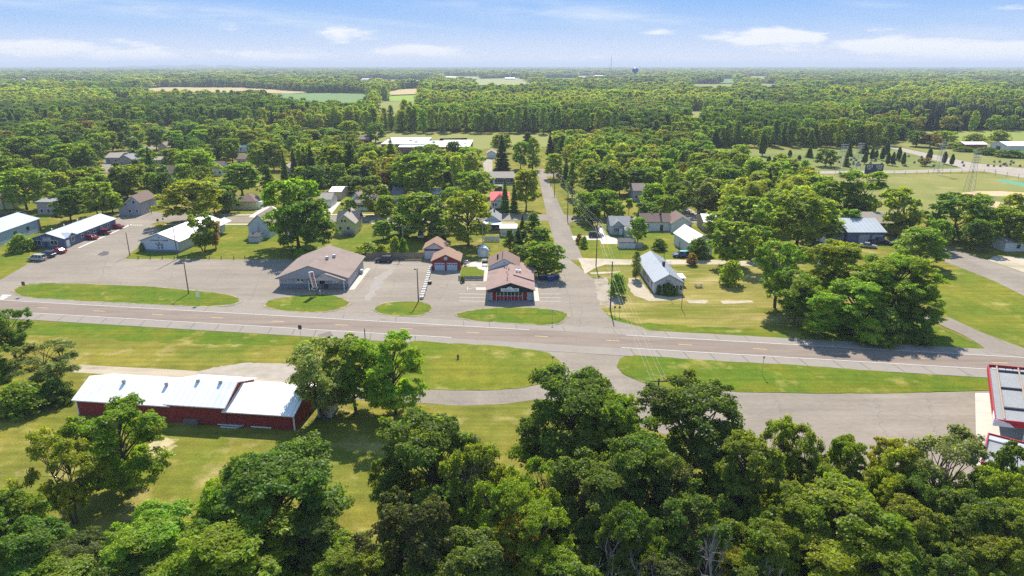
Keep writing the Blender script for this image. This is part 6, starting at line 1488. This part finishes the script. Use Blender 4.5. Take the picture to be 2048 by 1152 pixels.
# ------------------------------------------------------------------ signs
m_signback = mat("sign_back", (.40, .40, .40), rough=.5, metal=.3)
def sign(label, bx, by, ty, kind='rect', w_=.7, col=None, face=True, group="road signs"):
    p = W(bx, by); h = height_at(bx, by, ty); t = thing("road_sign", label, "sign", (p.x, p.y, 0), 0, group)
    MB().tube((0, 0, -.1), (0, 0, h), .045, .045, 6).build("post", m_steel, t)
    mb = MB()
    if kind == 'rect': mb.box(-w_ / 2, w_ / 2, -.09, -.06, h - w_ * 1.25, h)
    elif kind == 'oct': mb.disc((0, -.08, h - w_ / 2), (0, 1, 0), w_ / 2, .03, 8)
    else: mb.prism([(0, h - w_), (w_ / 2, h - w_ / 2), (0, h), (-w_ / 2, h - w_ / 2)], -.09, -.06)
    mb.build("panel", col or m_signback, t)
m_stop = mat("stop_red", (.45, .02, .02), rough=.4)
sign("grey backed sign at the left end of the long grass island", 52, 590, 563, 'rect', .8, mat("brown_sign", (.12, .10, .07))); sign("white speed sign near the right end of the long grass island", 398.5, 609, 585, 'rect', .8, m_trim)
sign("dark backed sign on the verge above the red barn", 603, 685, 650, 'rect', .7, m_dark); sign("slim marker sign on the verge right of the junction", 1523.5, 750, 712, 'rect', .35)
sign("dark round stop sign beside the back street crossing", 1144.5, 451, 435, 'oct', .95, m_dark); sign("dark stop sign on the small corner lawn by the hall", 317, 451, 437.5, 'oct', .95, m_dark); sign("slim sign right of the stop sign by the hall", 327.5, 449, 436, 'rect', .5, m_dark)
sign("thin sign post at the right end of the cafe island", 1104.5, 646, 619, 'rect', .35); sign("small post at the junction mouth on the near verge", 1105, 728, 712, 'rect', .3, m_dark)
for x in (1229, 1238.5): sign("low dark stake on the corner lawn by the bare pole" if x < 1230 else "dark T shaped stake on the corner lawn", x, 632, 612, 'rect', .4, m_dark)
# liquor sign
p = W(634.5, 590.5); h = height_at(634.5, 590.5, 545)
t = thing("pylon_sign", "leaning red and white vertical liquor sign on the small grass island", "sign", (p.x, p.y, 0), 0); t.rotation_euler = (0, R(-9), 0)
MB().tube((0, 0, -.2), (0, 0, h), .09, .08, 8).build("post", m_dark, t)
c = MB().box(-.62, .42, -.2, .2, h - 3.5, h + .25).build("cabinet", m_trim, t); MB().box(-.22, .40, -.23, -.201, h - 3.4, h + .15).build("red_face", m_cred, c)
for k, ch in enumerate("LIQUOR"): text(c, ch, .56, (.09, -.24, h - .18 - .57 * k), (math.pi / 2, 0, 0), m_wink)
MB().tube((0, -.12, h - 4.2), (0, .12, h - 4.2), .02, .02); mb = MB()
for a in np.linspace(0, 2 * math.pi, 25)[:-1]:
    b = a + 2 * math.pi / 24; mb.tube((-.2 + .8 * math.cos(a), 0, h - 3.9 + .28 * math.sin(a)), (-.2 + .8 * math.cos(b), 0, h - 3.9 + .28 * math.sin(b)), .12, .12, 6, caps=False)
mb.build("arrow_ring", m_cream, t)
p = W(638, 590); t = thing("sign_stub", "short pale post beside the leaning liquor sign", "post", (p.x + .3, p.y, 0)); MB().tube((0, 0, 0), (0, 0, 1.1), .14, .14, 8).build("post", m_cream, t); MB().disc((0, 0, 1.12), (0, 0, 1), .15, .04, 8).build("cap", m_trim, t)
# tall sign by the barn
p = W(655, 712); h = height_at(655, 712, 672); t = thing("roadside_sign", "tall two post sign with sloping wooden cap by the barn trees", "sign", (p.x, p.y, 0), R(35))
for x in (-.75, .75): MB().box(x - .1, x + .1, -.1, .1, -.1, h).build("post", m_dark, t)
for k, (z, hh, m_) in enumerate(((h - 1.1, .9, mat("blue_panel", (.06, .10, .22))), (h - 1.75, .5, m_trim), (h - 2.4, .5, m_trim), (h - 3.0, .45, m_trim))): MB().box(-.64, .64, -.05, .05, z, z + hh).build("panel", m_, t)
MB().add([(-1.2, -.7, h - .05), (1.2, -.7, h + .05), (1.2, .7, h + .35), (-1.2, .7, h + .25), (-1.2, -.7, h + .05), (1.2, -.7, h + .15), (1.2, .7, h + .45), (-1.2, .7, h + .35)], [(0, 3, 2, 1), (4, 5, 6, 7), (0, 1, 5, 4), (1, 2, 6, 5), (2, 3, 7, 6), (3, 0, 4, 7)]).build("cap", m_fence, t)
p = W(916, 718); t = thing("fire_hydrant", "dark hydrant on the near verge left of the junction", "hydrant", (p.x, p.y, .06)); MB().tube((0, 0, 0), (0, 0, .75), .16, .14, 10).build("barrel", m_dark, t); MB().tube((-.3, 0, .5), (.3, 0, .5), .08, .08, 8).build("nozzle", m_dark, t); MB().tube((0, 0, .75), (0, 0, .92), .19, .08, 10).build("bonnet", m_dark, t)
# picnic table, patio bits, debris behind the barn
p = W(1397, 574); t = thing("picnic_table", "weathered picnic table on the lawn right of the abandoned building", "table", (p.x, p.y, .02), R(4))
MB().box(-.95, .95, -.38, .38, .70, .76).build("tabletop", m_fence, t)
for y in (-.75, .75): MB().box(-.95, .95, y - .14, y + .14, .42, .46).build("bench", m_fence, t)
for x in (-.65, .65): MB().path([(x, -.75, .0), (x, -.25, .70)], .05).path([(x, .75, .0), (x, .25, .70)], .05).box(x - .04, x + .04, -.8, .8, .36, .42).build("leg_frame", m_fence, t)
for k, (x, y, lab) in enumerate(((932, 526.5, "small table with chairs on the cafe patio behind"), (932, 531, "small dark table with chairs nearest the cafe lawn"))):
    p = W(x, y); t = thing("patio_table", lab, "table", (p.x, p.y, .04)); MB().disc((0, 0, .74), (0, 0, 1), .55, .05).build("tabletop", m_trim if k == 0 else m_brick, t); MB().tube((0, 0, 0), (0, 0, .72), .05).build("leg", m_dark, t)
    for a in range(3): 
        c = MB().box(.8 * math.cos(a * 2.1) - .22, .8 * math.cos(a * 2.1) + .22, .8 * math.sin(a * 2.1) - .22, .8 * math.sin(a * 2.1) + .22, .40, .45).build("stool_seat", m_dark, t)
p = W(970, 531); t = thing("barbecue_smoker", "dark barbecue smoker on the white patio behind the cafe", "smoker", (p.x, p.y, .04)); MB().tube((-.8, 0, .9), (.8, 0, .9), .38, .38, 12).build("drum", m_black, t); MB().tube((.6, 0, 1.2), (.6, 0, 2.2), .07).build("chimney", m_black, t)
for x in (-.6, .6): MB().box(x - .04, x + .04, -.3, .3, 0, .6).build("leg", m_black, t)
p = W(969, 524); t = thing("propane_tank", "pale propane tank against the cafe rear wing", "tank", (p.x, p.y, .04)); MB().tube((-.7, 0, .55), (.7, 0, .55), .3, .3, 12).build("tank", m_trim, t); MB().box(-.5, -.4, -.25, .25, 0, .4).box(.4, .5, -.25, .25, 0, .4).build("leg", m_dark, t)
for x, y, lab, nm in ((385, 848, "grey pallet stack against the barn back wall", "pallet_stack"), (462, 853, "pile of pale boards and sheets behind the barn", "board_pile"), (486, 851, "dark wheelbarrow leaning at the barn wall", "wheelbarrow"), (300, 846, "low heap of dark scrap behind the west end of the barn", "scrap_heap")):
    p = W(x, y); t = thing(nm, lab, nm.replace("_", " "), (p.x, p.y, .02), R(-8)); rr = random.Random(x)
    if nm == "wheelbarrow":
        MB().prism([(-.4, .5), (.5, .45), (.7, .8), (-.6, .85)], -.3, .3).build("tray", m_steel, t); MB().tube((.7, -.05, .2), (.7, .05, .2), .2, .2, 12).build("wheel", m_tyre, t); MB().tube((-1.1, -.25, .7), (.6, -.2, .4), .03).tube((-1.1, .25, .7), (.6, .2, .4), .03).build("handle", m_dark, t)
    else:
        n_ = 6 if nm == "pallet_stack" else 5
        for k in range(n_):
            if nm == "pallet_stack": MB().box(-1.1, 1.1, -.5, .5, .16 * k, .16 * k + .1).box(-1.1, -1.0, -.5, .5, .16 * k + .1, .16 * k + .16).box(1.0, 1.1, -.5, .5, .16 * k + .1, .16 * k + .16).build("pallet", m_fence, t)
            elif nm == "board_pile": 
                o = MB().box(-1.6 + rr.uniform(-.5, .5), 1.6 + rr.uniform(-.5, .8), -.5 + .1 * k, -.1 + .16 * k, .07 * k, .07 * k + .06).build("board", (m_trim, m_steel, m_fence)[k % 3], t)
            else: MB().box(-1 + .4 * k, -.7 + .4 * k + rr.uniform(.1, .4), -.4, .3 * rr.random(), 0, .2 + .3 * rr.random()).build("scrap_piece", m_dark if k % 2 else m_fence, t)
# ------------------------------------------------------------------ ball field: lattice towers, scoreboard, outfield fence; cemetery stones
m_lat = mat("lattice_steel", (.33, .34, .36), rough=.5, metal=.3)
def lattice(label, bx, by, ty, nl=4):
    p = W(bx, by); h = height_at(bx, by, ty); t = thing("floodlight_tower", label, "floodlight tower", (p.x, p.y, 0), R(20), "floodlight towers around the ball field")
    wb, wt = 1.5, .55; mb = MB(); cs = ((-1, -1), (1, -1), (1, 1), (-1, 1))
    for a, b in cs: mb.tube((a * wb, b * wb, -.2), (a * wt, b * wt, h), .07, .05, 5)
    n_ = 8
    for k in range(n_):
        z0, z1 = h * k / n_, h * (k + 1) / n_; r0, r1 = wb + (wt - wb) * k / n_, wb + (wt - wb) * (k + 1) / n_
        for i in range(4):
            a, b = cs[i], cs[(i + 1) % 4]; mb.tube((a[0] * r0, a[1] * r0, z0), (b[0] * r1, b[1] * r1, z1), .03, .03, 4); mb.tube((a[0] * r1, a[1] * r1, z1), (b[0] * r1, b[1] * r1, z1), .03, .03, 4)
    mb.build("lattice", m_lat, t)
    for k in range(nl):
        z = h - .2 - 1.1 * k; bar = MB().box(-2.2, 2.2, -.75, -.62, z - .06, z + .06).build("lamp_bar", m_lat, t)
        for x in (-1.9, -1.0, 0, 1.0, 1.9): MB().tube((x, -.95, z - .15), (x, -.70, z + .12), .22, .14, 8).build("floodlight", m_steel, bar)
lattice("big lattice floodlight tower beside the infield dirt", 1938, 382, 303, 5); lattice("lattice floodlight tower at the outfield fence beyond the grass", 1875, 349, 283, 4); lattice("lattice floodlight tower left of the scoreboard near the lane", 1678, 352, 288, 4); lattice("second lattice floodlight tower just left of the scoreboard", 1712, 345, 286, 3)
p = W(1745, 358); k = mpp(p.x, p.y); h = height_at(1745, 358, 328); t = thing("scoreboard", "dark navy scoreboard with white number boxes standing in the outfield", "scoreboard", (p.x, p.y, 0), R(0)); LAND.append(("the scoreboard", p.x, p.y))
sw_ = 36 * k; MB().box(-sw_ / 2, sw_ / 2, -.2, .2, h * .35, h).build("board", w_navy, t)
for x in (-.28, .25):
    o = MB().box(x * sw_ - .15 * sw_, x * sw_ + .15 * sw_, -.23, -.201, h * .78, h * .93).build("score_frame", m_trim, t)
    for s in (-1, 1): MB().box(x * sw_ + s * .065 * sw_ - .05 * sw_, x * sw_ + s * .065 * sw_ + .05 * sw_, -.26, -.231, h * .805, h * .905).build("score_digit_box", w_navy, o)
for x in (-.3, .28): MB().box(x * sw_ - .1 * sw_, x * sw_ + .1 * sw_, -.23, -.201, h * .66, h * .70).build("score_text_panel", m_trim, t)
for x in (-.33, 0, .33): MB().box(x * sw_ - .15, x * sw_ + .15, -.15, .15, -.1, h * .35).build("post", m_dark, t)
fence("outfield_fence", "long low wire outfield fence along the cemetery lane", (1765, 349.5), (1990, 345), 1.6, m_dark, 6.0, False)
fence("cemetery_fence", "thin wire fence beside the batting cage", (1990, 352), (2060, 362), 2.6, m_dark, 5.0, False)
gs = None; rg = random.Random(12); gm = mat("gravestone", (.16, .155, .16), rough=.6, var=.2)
spots = [(rg.uniform(1700, 1930), rg.uniform(312, 334)) for _ in range(44)] + [(rg.uniform(1640, 1720), rg.uniform(316, 332)) for _ in range(12)] + [(1420 + 9 * k, 309 + rg.uniform(0, 6)) for k in range(4)] + [(rg.uniform(1965, 2046), 322 + rg.uniform(0, 12)) for _ in range(12)]
for k, (x, y) in enumerate(spots):
    p = W(x, y)
    if gs is None:
        gs = thing("gravestone", "small dark gravestone standing on the cemetery grass", "gravestone", (p.x, p.y, .03), 0, "gravestones in the cemetery"); MB().prism([(-.55, .25), (.55, .25), (.55, 1.0), (.3, 1.2), (-.3, 1.2), (-.55, 1.0)], -.15, .15).build("headstone", gm, gs); MB().box(-.7, .7, -.3, .3, 0, .25).build("base", gm, gs)
    else: copy_thing(gs, (p.x, p.y, .03), rg.uniform(-.4, .4))
p = W(1612, 348); t = thing("ticket_booth", "small dark booth at the end of the cemetery lane", "booth", (p.x, p.y, .05)); MB().box(-1.4, 1.4, 0, 2.4, -.1, 2.3).build("wall", w_navy, t); MB().add([(-1.7, -.3, 2.3), (1.7, -.3, 2.3), (1.7, 2.7, 2.3), (-1.7, 2.7, 2.3), (0, 1.2, 3.4)], [(0, 1, 4), (1, 2, 4), (2, 3, 4), (3, 0, 4), (0, 3, 2, 1)]).build("roof", r_dkgrey, t)
# ------------------------------------------------------------------ water towers and radio mast far off
def water_tower(label, bx, by, ty, dpx, col, top_only=False):
    p = W(bx, by); k = mpp(p.x, p.y); h = height_at(bx, by, ty); r = dpx * k / 2; t = thing("water_tower", label, "water tower", (p.x, p.y, 0))
    mb = MB(); n_ = 16; prof = [(r * math.sin(a), h - r * .8 + r * .8 * math.cos(a)) for a in np.linspace(.02, math.pi - .25, 12)]
    for (r0, z0), (r1, z1) in zip(prof, prof[1:]): mb.tube((0, 0, z0), (0, 0, z1), r0, r1, n_, caps=False)
    mb.build("tank", col, t, smooth=True); MB().tube((0, 0, -.5), (0, 0, h - r * 1.5), r * .26, r * .20, 12).build("stem", mat("tower_stem", (.40, .50, .62), rough=.5), t)
    MB().tube((0, 0, h), (0, 0, h + r * .2), r * .08, r * .08, 8).build("beacon", m_steel, t)
water_tower("blue bulb water tower rising over the woods on the horizon", 1269, 168, 135, 13, mat("tower_blue", (.05, .14, .42), rough=.4)); water_tower("small white water tower far away on the left", 50, 176, 157, 8, m_trim)
p = W(1221, 162); h = height_at(1221, 162, 112); t = thing("radio_mast", "thin lattice radio mast left of the blue water tower", "mast", (p.x, p.y, 0))
MB().tube((0, 0, 0), (0, 0, h), .9, .6, 4).build("mast", mat("mast_grey", (.45, .40, .42)), t)
for a in range(3): MB().tube((h * .4 * math.cos(a * 2.1), h * .4 * math.sin(a * 2.1), 0), (0, 0, h * .9), .10, .10, 4).build("guy_wire", m_steel, t)
# ------------------------------------------------------------------ the woods to the horizon: one mass of trees
FT = [((0.186, 0.253, 0.029), 'round'), ((0.232, 0.290, 0.029), 'round'), ((0.329, 0.345, 0.033), 'poplar'), ((0.109, 0.160, 0.026), 'oak'), ((0.193, 0.228, 0.037), 'oak'), ((0.090, 0.136, 0.031), 'pine'), ((0.290, 0.271, 0.044), 'round'), ((0.238, 0.308, 0.026), 'poplar')]
pc = bpy.data.collections.new("woods_library")
fmats = [leafmat("woods_leaves_%d" % i, c, clump=.10, vary=.22) for i, (c, k) in enumerate(FT)]
m_con = leafmat("woods_needles", (.026, .052, .020), clump=.12)
def far_tree(i, lod):
    c, k = FT[i]; H_, R_ = (14, 5.2) if k != 'poplar' else (16, 3.9)
    nl, sz = ((2000, .64), (850, .98))[lod]
    me, tr = make_tree(k, 300 + i * 7 + lod, H_, R_, sz, nl, .04)
    me.materials.clear(); me.materials.append(fmats[i]); bpy.data.meshes.remove(tr)
    return me
protos = [far_tree(i, l) for l in (0, 1) for i in range(len(FT))]
for l in (0, 1):
    me, tr = make_conifer('spruce', 400 + l, 14, 2.9, (.75, 1.2)[l], (900, 380)[l]); me.materials.clear(); me.materials.append(m_con); bpy.data.meshes.remove(tr); protos.append(me)
for i, me in enumerate(protos):
    o = bpy.data.objects.new("woods_tree_%03d" % i, me); pc.objects.link(o)
NT = len(FT)
def inside(px, py, poly):
    poly = np.array(poly); x1, y1 = poly[:, 0], poly[:, 1]; x2, y2 = np.roll(x1, -1), np.roll(y1, -1)
    r = np.zeros(len(px), bool)
    for a, b, c, d in zip(x1, y1, x2, y2):
        cond = ((b > py) != (d > py)) & (px < (c - a) * (py - b) / (d - b + 1e-12) + a); r ^= cond
    return r
def vnoise(x, y, s, seed):
    r = np.random.default_rng(seed); g = r.uniform(size=(256, 256)); x, y = x / s, y / s
    i, j = np.floor(x).astype(int), np.floor(y).astype(int); fx, fy = x - i, y - j; fx, fy = fx * fx * (3 - 2 * fx), fy * fy * (3 - 2 * fy)
    q = lambda a, b: g[a % 256, b % 256]
    return q(i, j) * (1 - fx) * (1 - fy) + q(i + 1, j) * fx * (1 - fy) + q(i, j + 1) * (1 - fx) * fy + q(i + 1, j + 1) * fx * fy
rf = np.random.default_rng(17)
X, Y, SP_ = [], [], []
y = 380.0
while y < 17000:
    s = max(9.0, y / 95.0); half = y * .95 + 130
    xs = np.arange(-half, half, s); n = len(xs)
    X.append(xs + rf.uniform(-.5, .5, n) * s); Y.append(np.full(n, y) + rf.uniform(-.5, .5, n) * s); SP_.append(np.full(n, s))
    y += s * .92
X, Y, SP_ = map(np.concatenate, (X, Y, SP_))
zc_ = Y * CP + H0 * SP; PXs = 1024 + FOC * X / zc_; PYs = 576 + FOC * (H0 * CP - Y * SP) / zc_
lim_town = lambda q: np.interp(q, [-900, 560, 700, 1215, 1400, 1780], [263, 264, 266, 268, 292, 292])
lim = np.interp(PXs, [-900, 0, 250, 300, 560, 600, 700, 1215, 1260, 1400, 1780, 1815, 1835, 3200], [262, 261, 258, 250, 262, 262, 261, 264, 282, 290, 289, 276, 262, 262])
ok = PYs < lim
for _, _, poly in FIELDS:
    for hh in (0.0, 4.5, 9.0, 13.0):      # nothing tall right in front of an open field either
        z2 = Y * CP + (H0 - hh) * SP
        ok &= ~inside(1024 + FOC * X / z2, 576 + FOC * ((H0 - hh) * CP - Y * SP) / z2, poly)
# broken far country: gaps of cropland between the woods
gap = vnoise(X, Y, 420.0, 3) * .6 + vnoise(X, Y, 150.0, 4) * .4
ok &= ~((Y > 1500) & (gap > .66)); ok &= ~((Y > 620) & (vnoise(X, Y, 60., 9) > .87))
ok &= ~inside(PXs, PYs, [(225, 202), (284, 201), (284, 212), (232, 219)])
X, Y, SP_, PXs, PYs = X[ok], Y[ok], SP_[ok], PXs[ok], PYs[ok]
# smaller trees filling the gardens between the larger ones
def filler(poly, s, seed, prob=.8):
    global X, Y, SP_, PXs, PYs
    r = np.random.default_rng(seed); w_ = [W(a, b) for a, b in poly]; x0, x1 = min(p.x for p in w_), max(p.x for p in w_); y0, y1 = min(p.y for p in w_), max(p.y for p in w_)
    gx, gy = np.meshgrid(np.arange(x0, x1, s), np.arange(y0, y1, s)); gx = gx.ravel() + r.uniform(-.5, .5, gx.size) * s; gy = gy.ravel() + r.uniform(-.5, .5, gy.size) * s
    zc2 = gy * CP + H0 * SP; px = 1024 + FOC * gx / zc2; py = 576 + FOC * (H0 * CP - gy * SP) / zc2
    k = inside(px, py, poly) & (r.uniform(size=gx.size) < prob)
    for _, _, fp in FIELDS[:2]: k &= ~inside(px, py, fp)
    for hx, hy, hr in HB: k &= ~((np.abs(gx * (hy - hr) / np.maximum(gy, 1) - hx) < hr * .85) & (gy < hy + hr + 2) & (gy > hy - hr - 48)) & ~((np.abs(gx - hx) < hr + 2.5) & (gy < hy + hr + 2) & (gy > hy - hr - 10))
    for (tt, kd, tx, ty, th, tr_, ti, la) in BOOK: k &= (gx - tx) ** 2 + (gy - ty) ** 2 > (tr_ * .7) ** 2
    k &= ~inside(px, py, [(745, 270), (945, 270), (945, 330), (745, 330)]); k &= ~inside(px, py, [(195, 350), (205, 320), (250, 300), (292, 288), (420, 282), (420, 294), (292, 303), (262, 315), (236, 330), (218, 350)])
    k &= ~inside(px, py, [(955, 300), (1110, 335), (1250, 343), (1250, 356), (960, 358)])
    X, Y = np.concatenate([X, gx[k]]), np.concatenate([Y, gy[k]]); SP_ = np.concatenate([SP_, np.full(k.sum(), 8.2)]); PXs = np.concatenate([PXs, px[k]]); PYs = np.concatenate([PYs, py[k]])
filler([(-80, 258), (560, 258), (700, 290), (745, 300), (740, 330), (560, 345), (380, 340), (200, 352), (100, 350), (-80, 352)], 9.5, 51, .55)
filler([(1110, 286), (1230, 280), (1400, 292), (1425, 345), (1600, 352), (1640, 400), (1400, 412), (1300, 396), (1140, 380), (1118, 340)], 10, 52, .8)
filler([(560, 345), (940, 322), (950, 372), (700, 385), (560, 385)], 10, 53, .75)
filler([(1400, 420), (1600, 405), (1650, 440), (1640, 485), (1470, 500), (1440, 470)], 9, 54, .7)
filler([(1900, 470), (2100, 440), (2100, 510), (1960, 505)], 9, 55, .6)
filler([(-80, 360), (110, 352), (230, 345), (420, 345), (440, 380), (330, 400), (240, 405), (130, 392), (-80, 400)], 11, 56, .6)
filler([(-700, 262), (-80, 262), (-80, 440), (-300, 470), (-700, 440)], 11, 57, .6)
filler([(2110, 430), (2500, 420), (2700, 520), (2320, 560), (2110, 520)], 11, 58, .5)
n = len(X)
hn1 = vnoise(X, Y, 190., 21); hn2 = vnoise(X, Y, 48., 22) 
pick = np.clip(((hn1 * .55 + hn2 * .45 - .5) * 1.9 + .5 + rf.normal(size=n) * .15), 0, .999)
order = np.array([3, 5, 0, 4, 1, 6, 7, 2])
idx = order[(pick * NT).astype(int)]
far = Y > 950
idx = np.where(far, idx + NT, idx)
plant_ = inside(PXs, PYs, [(1650, 268), (1740, 238), (1800, 220), (2300, 228), (2300, 258), (1860, 262)]) & (rf.uniform(size=n) < .88)
con = plant_ | ((rf.uniform(size=n) < .035) & (vnoise(X, Y, 80., 31) > .5))
idx = np.where(con, 2 * NT + far, idx)
near_ = PYs > lim_town(PXs)
hgt = (.58 + .78 * (vnoise(X, Y, 75., 41) * .6 + vnoise(X, Y, 210., 42) * .4)) * rf.uniform(.78, 1.22, n); hgt[plant_] = .80 + .2 * rf.uniform(size=plant_.sum())
wsc = SP_ / 7.6 * rf.uniform(.80, 1.15, n) * np.where(idx % NT == 2, 1.1, .92); wsc = np.minimum(wsc, 3.2 + 0 * wsc) if False else wsc
hgt = np.where(near_, np.clip(hgt, .45, .80), hgt) * np.clip((SP_ / 7.6) ** .12, 1, 1.35)
me = bpy.data.meshes.new("woodland"); me.vertices.add(n); me.vertices.foreach_set("co", np.stack([X, Y, np.zeros(n)], 1).astype(np.float32).ravel())
a = me.attributes.new("idx", 'INT', 'POINT'); a.data.foreach_set("value", idx.astype(np.int32))
a = me.attributes.new("scl", 'FLOAT_VECTOR', 'POINT'); a.data.foreach_set("vector", np.stack([wsc, wsc, hgt], 1).astype(np.float32).ravel())
a = me.attributes.new("rot", 'FLOAT_VECTOR', 'POINT'); a.data.foreach_set("vector", np.stack([np.zeros(n), np.zeros(n), rf.uniform(0, 6.28, n)], 1).astype(np.float32).ravel())
wo = bpy.data.objects.new("woodland", me); COL.objects.link(wo)
wo['kind'] = 'stuff'; wo['label'] = "mixed woodland stretching from the town edge to the horizon"; wo['category'] = "woodland"
ng = bpy.data.node_groups.new("scatter_woods", 'GeometryNodeTree')
ng.interface.new_socket("Geometry", in_out='INPUT', socket_type='NodeSocketGeometry'); ng.interface.new_socket("Geometry", in_out='OUTPUT', socket_type='NodeSocketGeometry')
gi = ng.nodes.new("NodeGroupInput"); go = ng.nodes.new("NodeGroupOutput"); ip = ng.nodes.new("GeometryNodeInstanceOnPoints"); ci = ng.nodes.new("GeometryNodeCollectionInfo")
ci.inputs['Collection'].default_value = pc; ci.inputs['Separate Children'].default_value = True; ci.inputs['Reset Children'].default_value = True
def attr(nm, ty):
    q = ng.nodes.new("GeometryNodeInputNamedAttribute"); q.data_type = ty; q.inputs[0].default_value = nm; return q.outputs[0]
ng.links.new(gi.outputs[0], ip.inputs['Points']); ng.links.new(ci.outputs[0], ip.inputs['Instance']); ip.inputs['Pick Instance'].default_value = True
ng.links.new(attr("idx", 'INT'), ip.inputs['Instance Index']); ng.links.new(attr("scl", 'FLOAT_VECTOR'), ip.inputs['Scale']); ng.links.new(attr("rot", 'FLOAT_VECTOR'), ip.inputs['Rotation'])
ng.links.new(ip.outputs[0], go.inputs[0])
md = wo.modifiers.new("scatter", 'NODES'); md.node_group = ng
print("woodland trees", n)
# low far ridge on the left horizon
mb = MB(); pts = []
for k in range(25):
    t = k / 24; a, e = azel(180 + 420 * t, 131); rr = 15500; pts.append((math.sin(a) * rr, math.cos(a) * rr, 75 * (math.sin(t * math.pi) ** .6) * (.75 + .25 * math.sin(k * 1.7))))
vs = []
for x, y, z in pts: vs += [(x, y - 900, -5), (x, y, max(2, z)), (x, y + 1500, -5)]
fs = []
for k in range(24): fs += [(3 * k, 3 * k + 3, 3 * k + 4, 3 * k + 1), (3 * k + 1, 3 * k + 4, 3 * k + 5, 3 * k + 2)]
mb.add(vs, fs); tag(mb.build("hills", m_wood), kind='structure')
# ------------------------------------------------------------------ haze: one closed box of even thin air
hz = MB().box(-30500, 30500, -320, 32500, -1.0, 130.0)
hm = bpy.data.materials.new("haze"); hm.use_nodes = True; t = hm.node_tree; t.nodes.clear()
o = t.nodes.new("ShaderNodeOutputMaterial"); pv = t.nodes.new("ShaderNodeVolumePrincipled")
pv.inputs['Color'].default_value = (.76, .84, .97, 1); pv.inputs['Density'].default_value = HAZE = 0.00013; pv.inputs['Anisotropy'].default_value = 0.0
t.links.new(pv.outputs[0], o.inputs['Volume'])
hm.use_backface_culling = False
hb = hz.build("haze", hm); hb['kind'] = 'stuff'
# ------------------------------------------------------------------ say which tree is which
ORD = ["", "second ", "third ", "fourth ", "fifth ", "sixth ", "seventh ", "eighth ", "ninth ", "tenth ", "eleventh ", "twelfth ", "thirteenth ", "fourteenth ", "fifteenth "]
groups = {}
for (t, kind, x, y, Hh, Rw, tint, lab) in BOOK:
    if lab: continue
    px, py, _ = PXY(x, y, Hh * .6); word = KIND[kind][2]; tw = TINT[tint][1]
    sz = "tall " if Hh > 13.5 else ("small " if Hh < 6.5 and kind not in 'BCYD' else "")
    if kind == 'D': desc = word
    else: desc = sz + tw + " " + word
    if y < 108:                                   # the wood along the bottom of the picture and the barn meadow
        row_ = "front" if y < 66 else ("middle" if y < 84 else "back")
        key = (desc, "wood", row_); rank = px
    elif py < 272 and y > 380:
        key = (desc, "edge", "meadow" if px < 1300 else "cemetery"); rank = px
    else:
        best = min(LAND, key=lambda l: math.hypot(l[1] - x, (l[2] - y) * .75)); dx, dy = x - best[1], y - best[2]
        d = ("right of" if dx > 0 else "left of") if abs(dx) > abs(dy) * .9 else ("beyond" if dy > 0 else "in front of")
        key = (desc, d, best[0]); rank = math.hypot(dx, dy)
    groups.setdefault(key, []).append((rank, t))
for (desc, d, ref), lst in groups.items():
    lst.sort(key=lambda q: q[0])
    ref = ref.replace('the brown gabled house by the ball field', 'the brown gabled house').replace('the white shed behind the garage', 'the white shed').replace('the house at the side street bend', 'the side street house')
    for i, (r_, t) in enumerate(lst):
        o = ORD[i] if i < len(ORD) else "far "
        if d == "wood":
            s = f"{desc} in the {ref} row of the near wood" if len(lst) == 1 else f"{o or 'first '}{desc} from left, near wood {ref} row"
        elif d == "edge":
            ed = "behind the far meadow" if ref == "meadow" else "behind the cemetery"
            s = f"{desc} in the tree row {ed}" if len(lst) == 1 else f"{o or 'first '}{desc} from the left in the row {ed}"
        else:
            s = f"{desc} {d} {ref}" if len(lst) == 1 else f"{o or 'nearest '}{desc} {d} {ref}"
        t['label'] = s
        if len(s.split()) > 16: print('LONG', s)
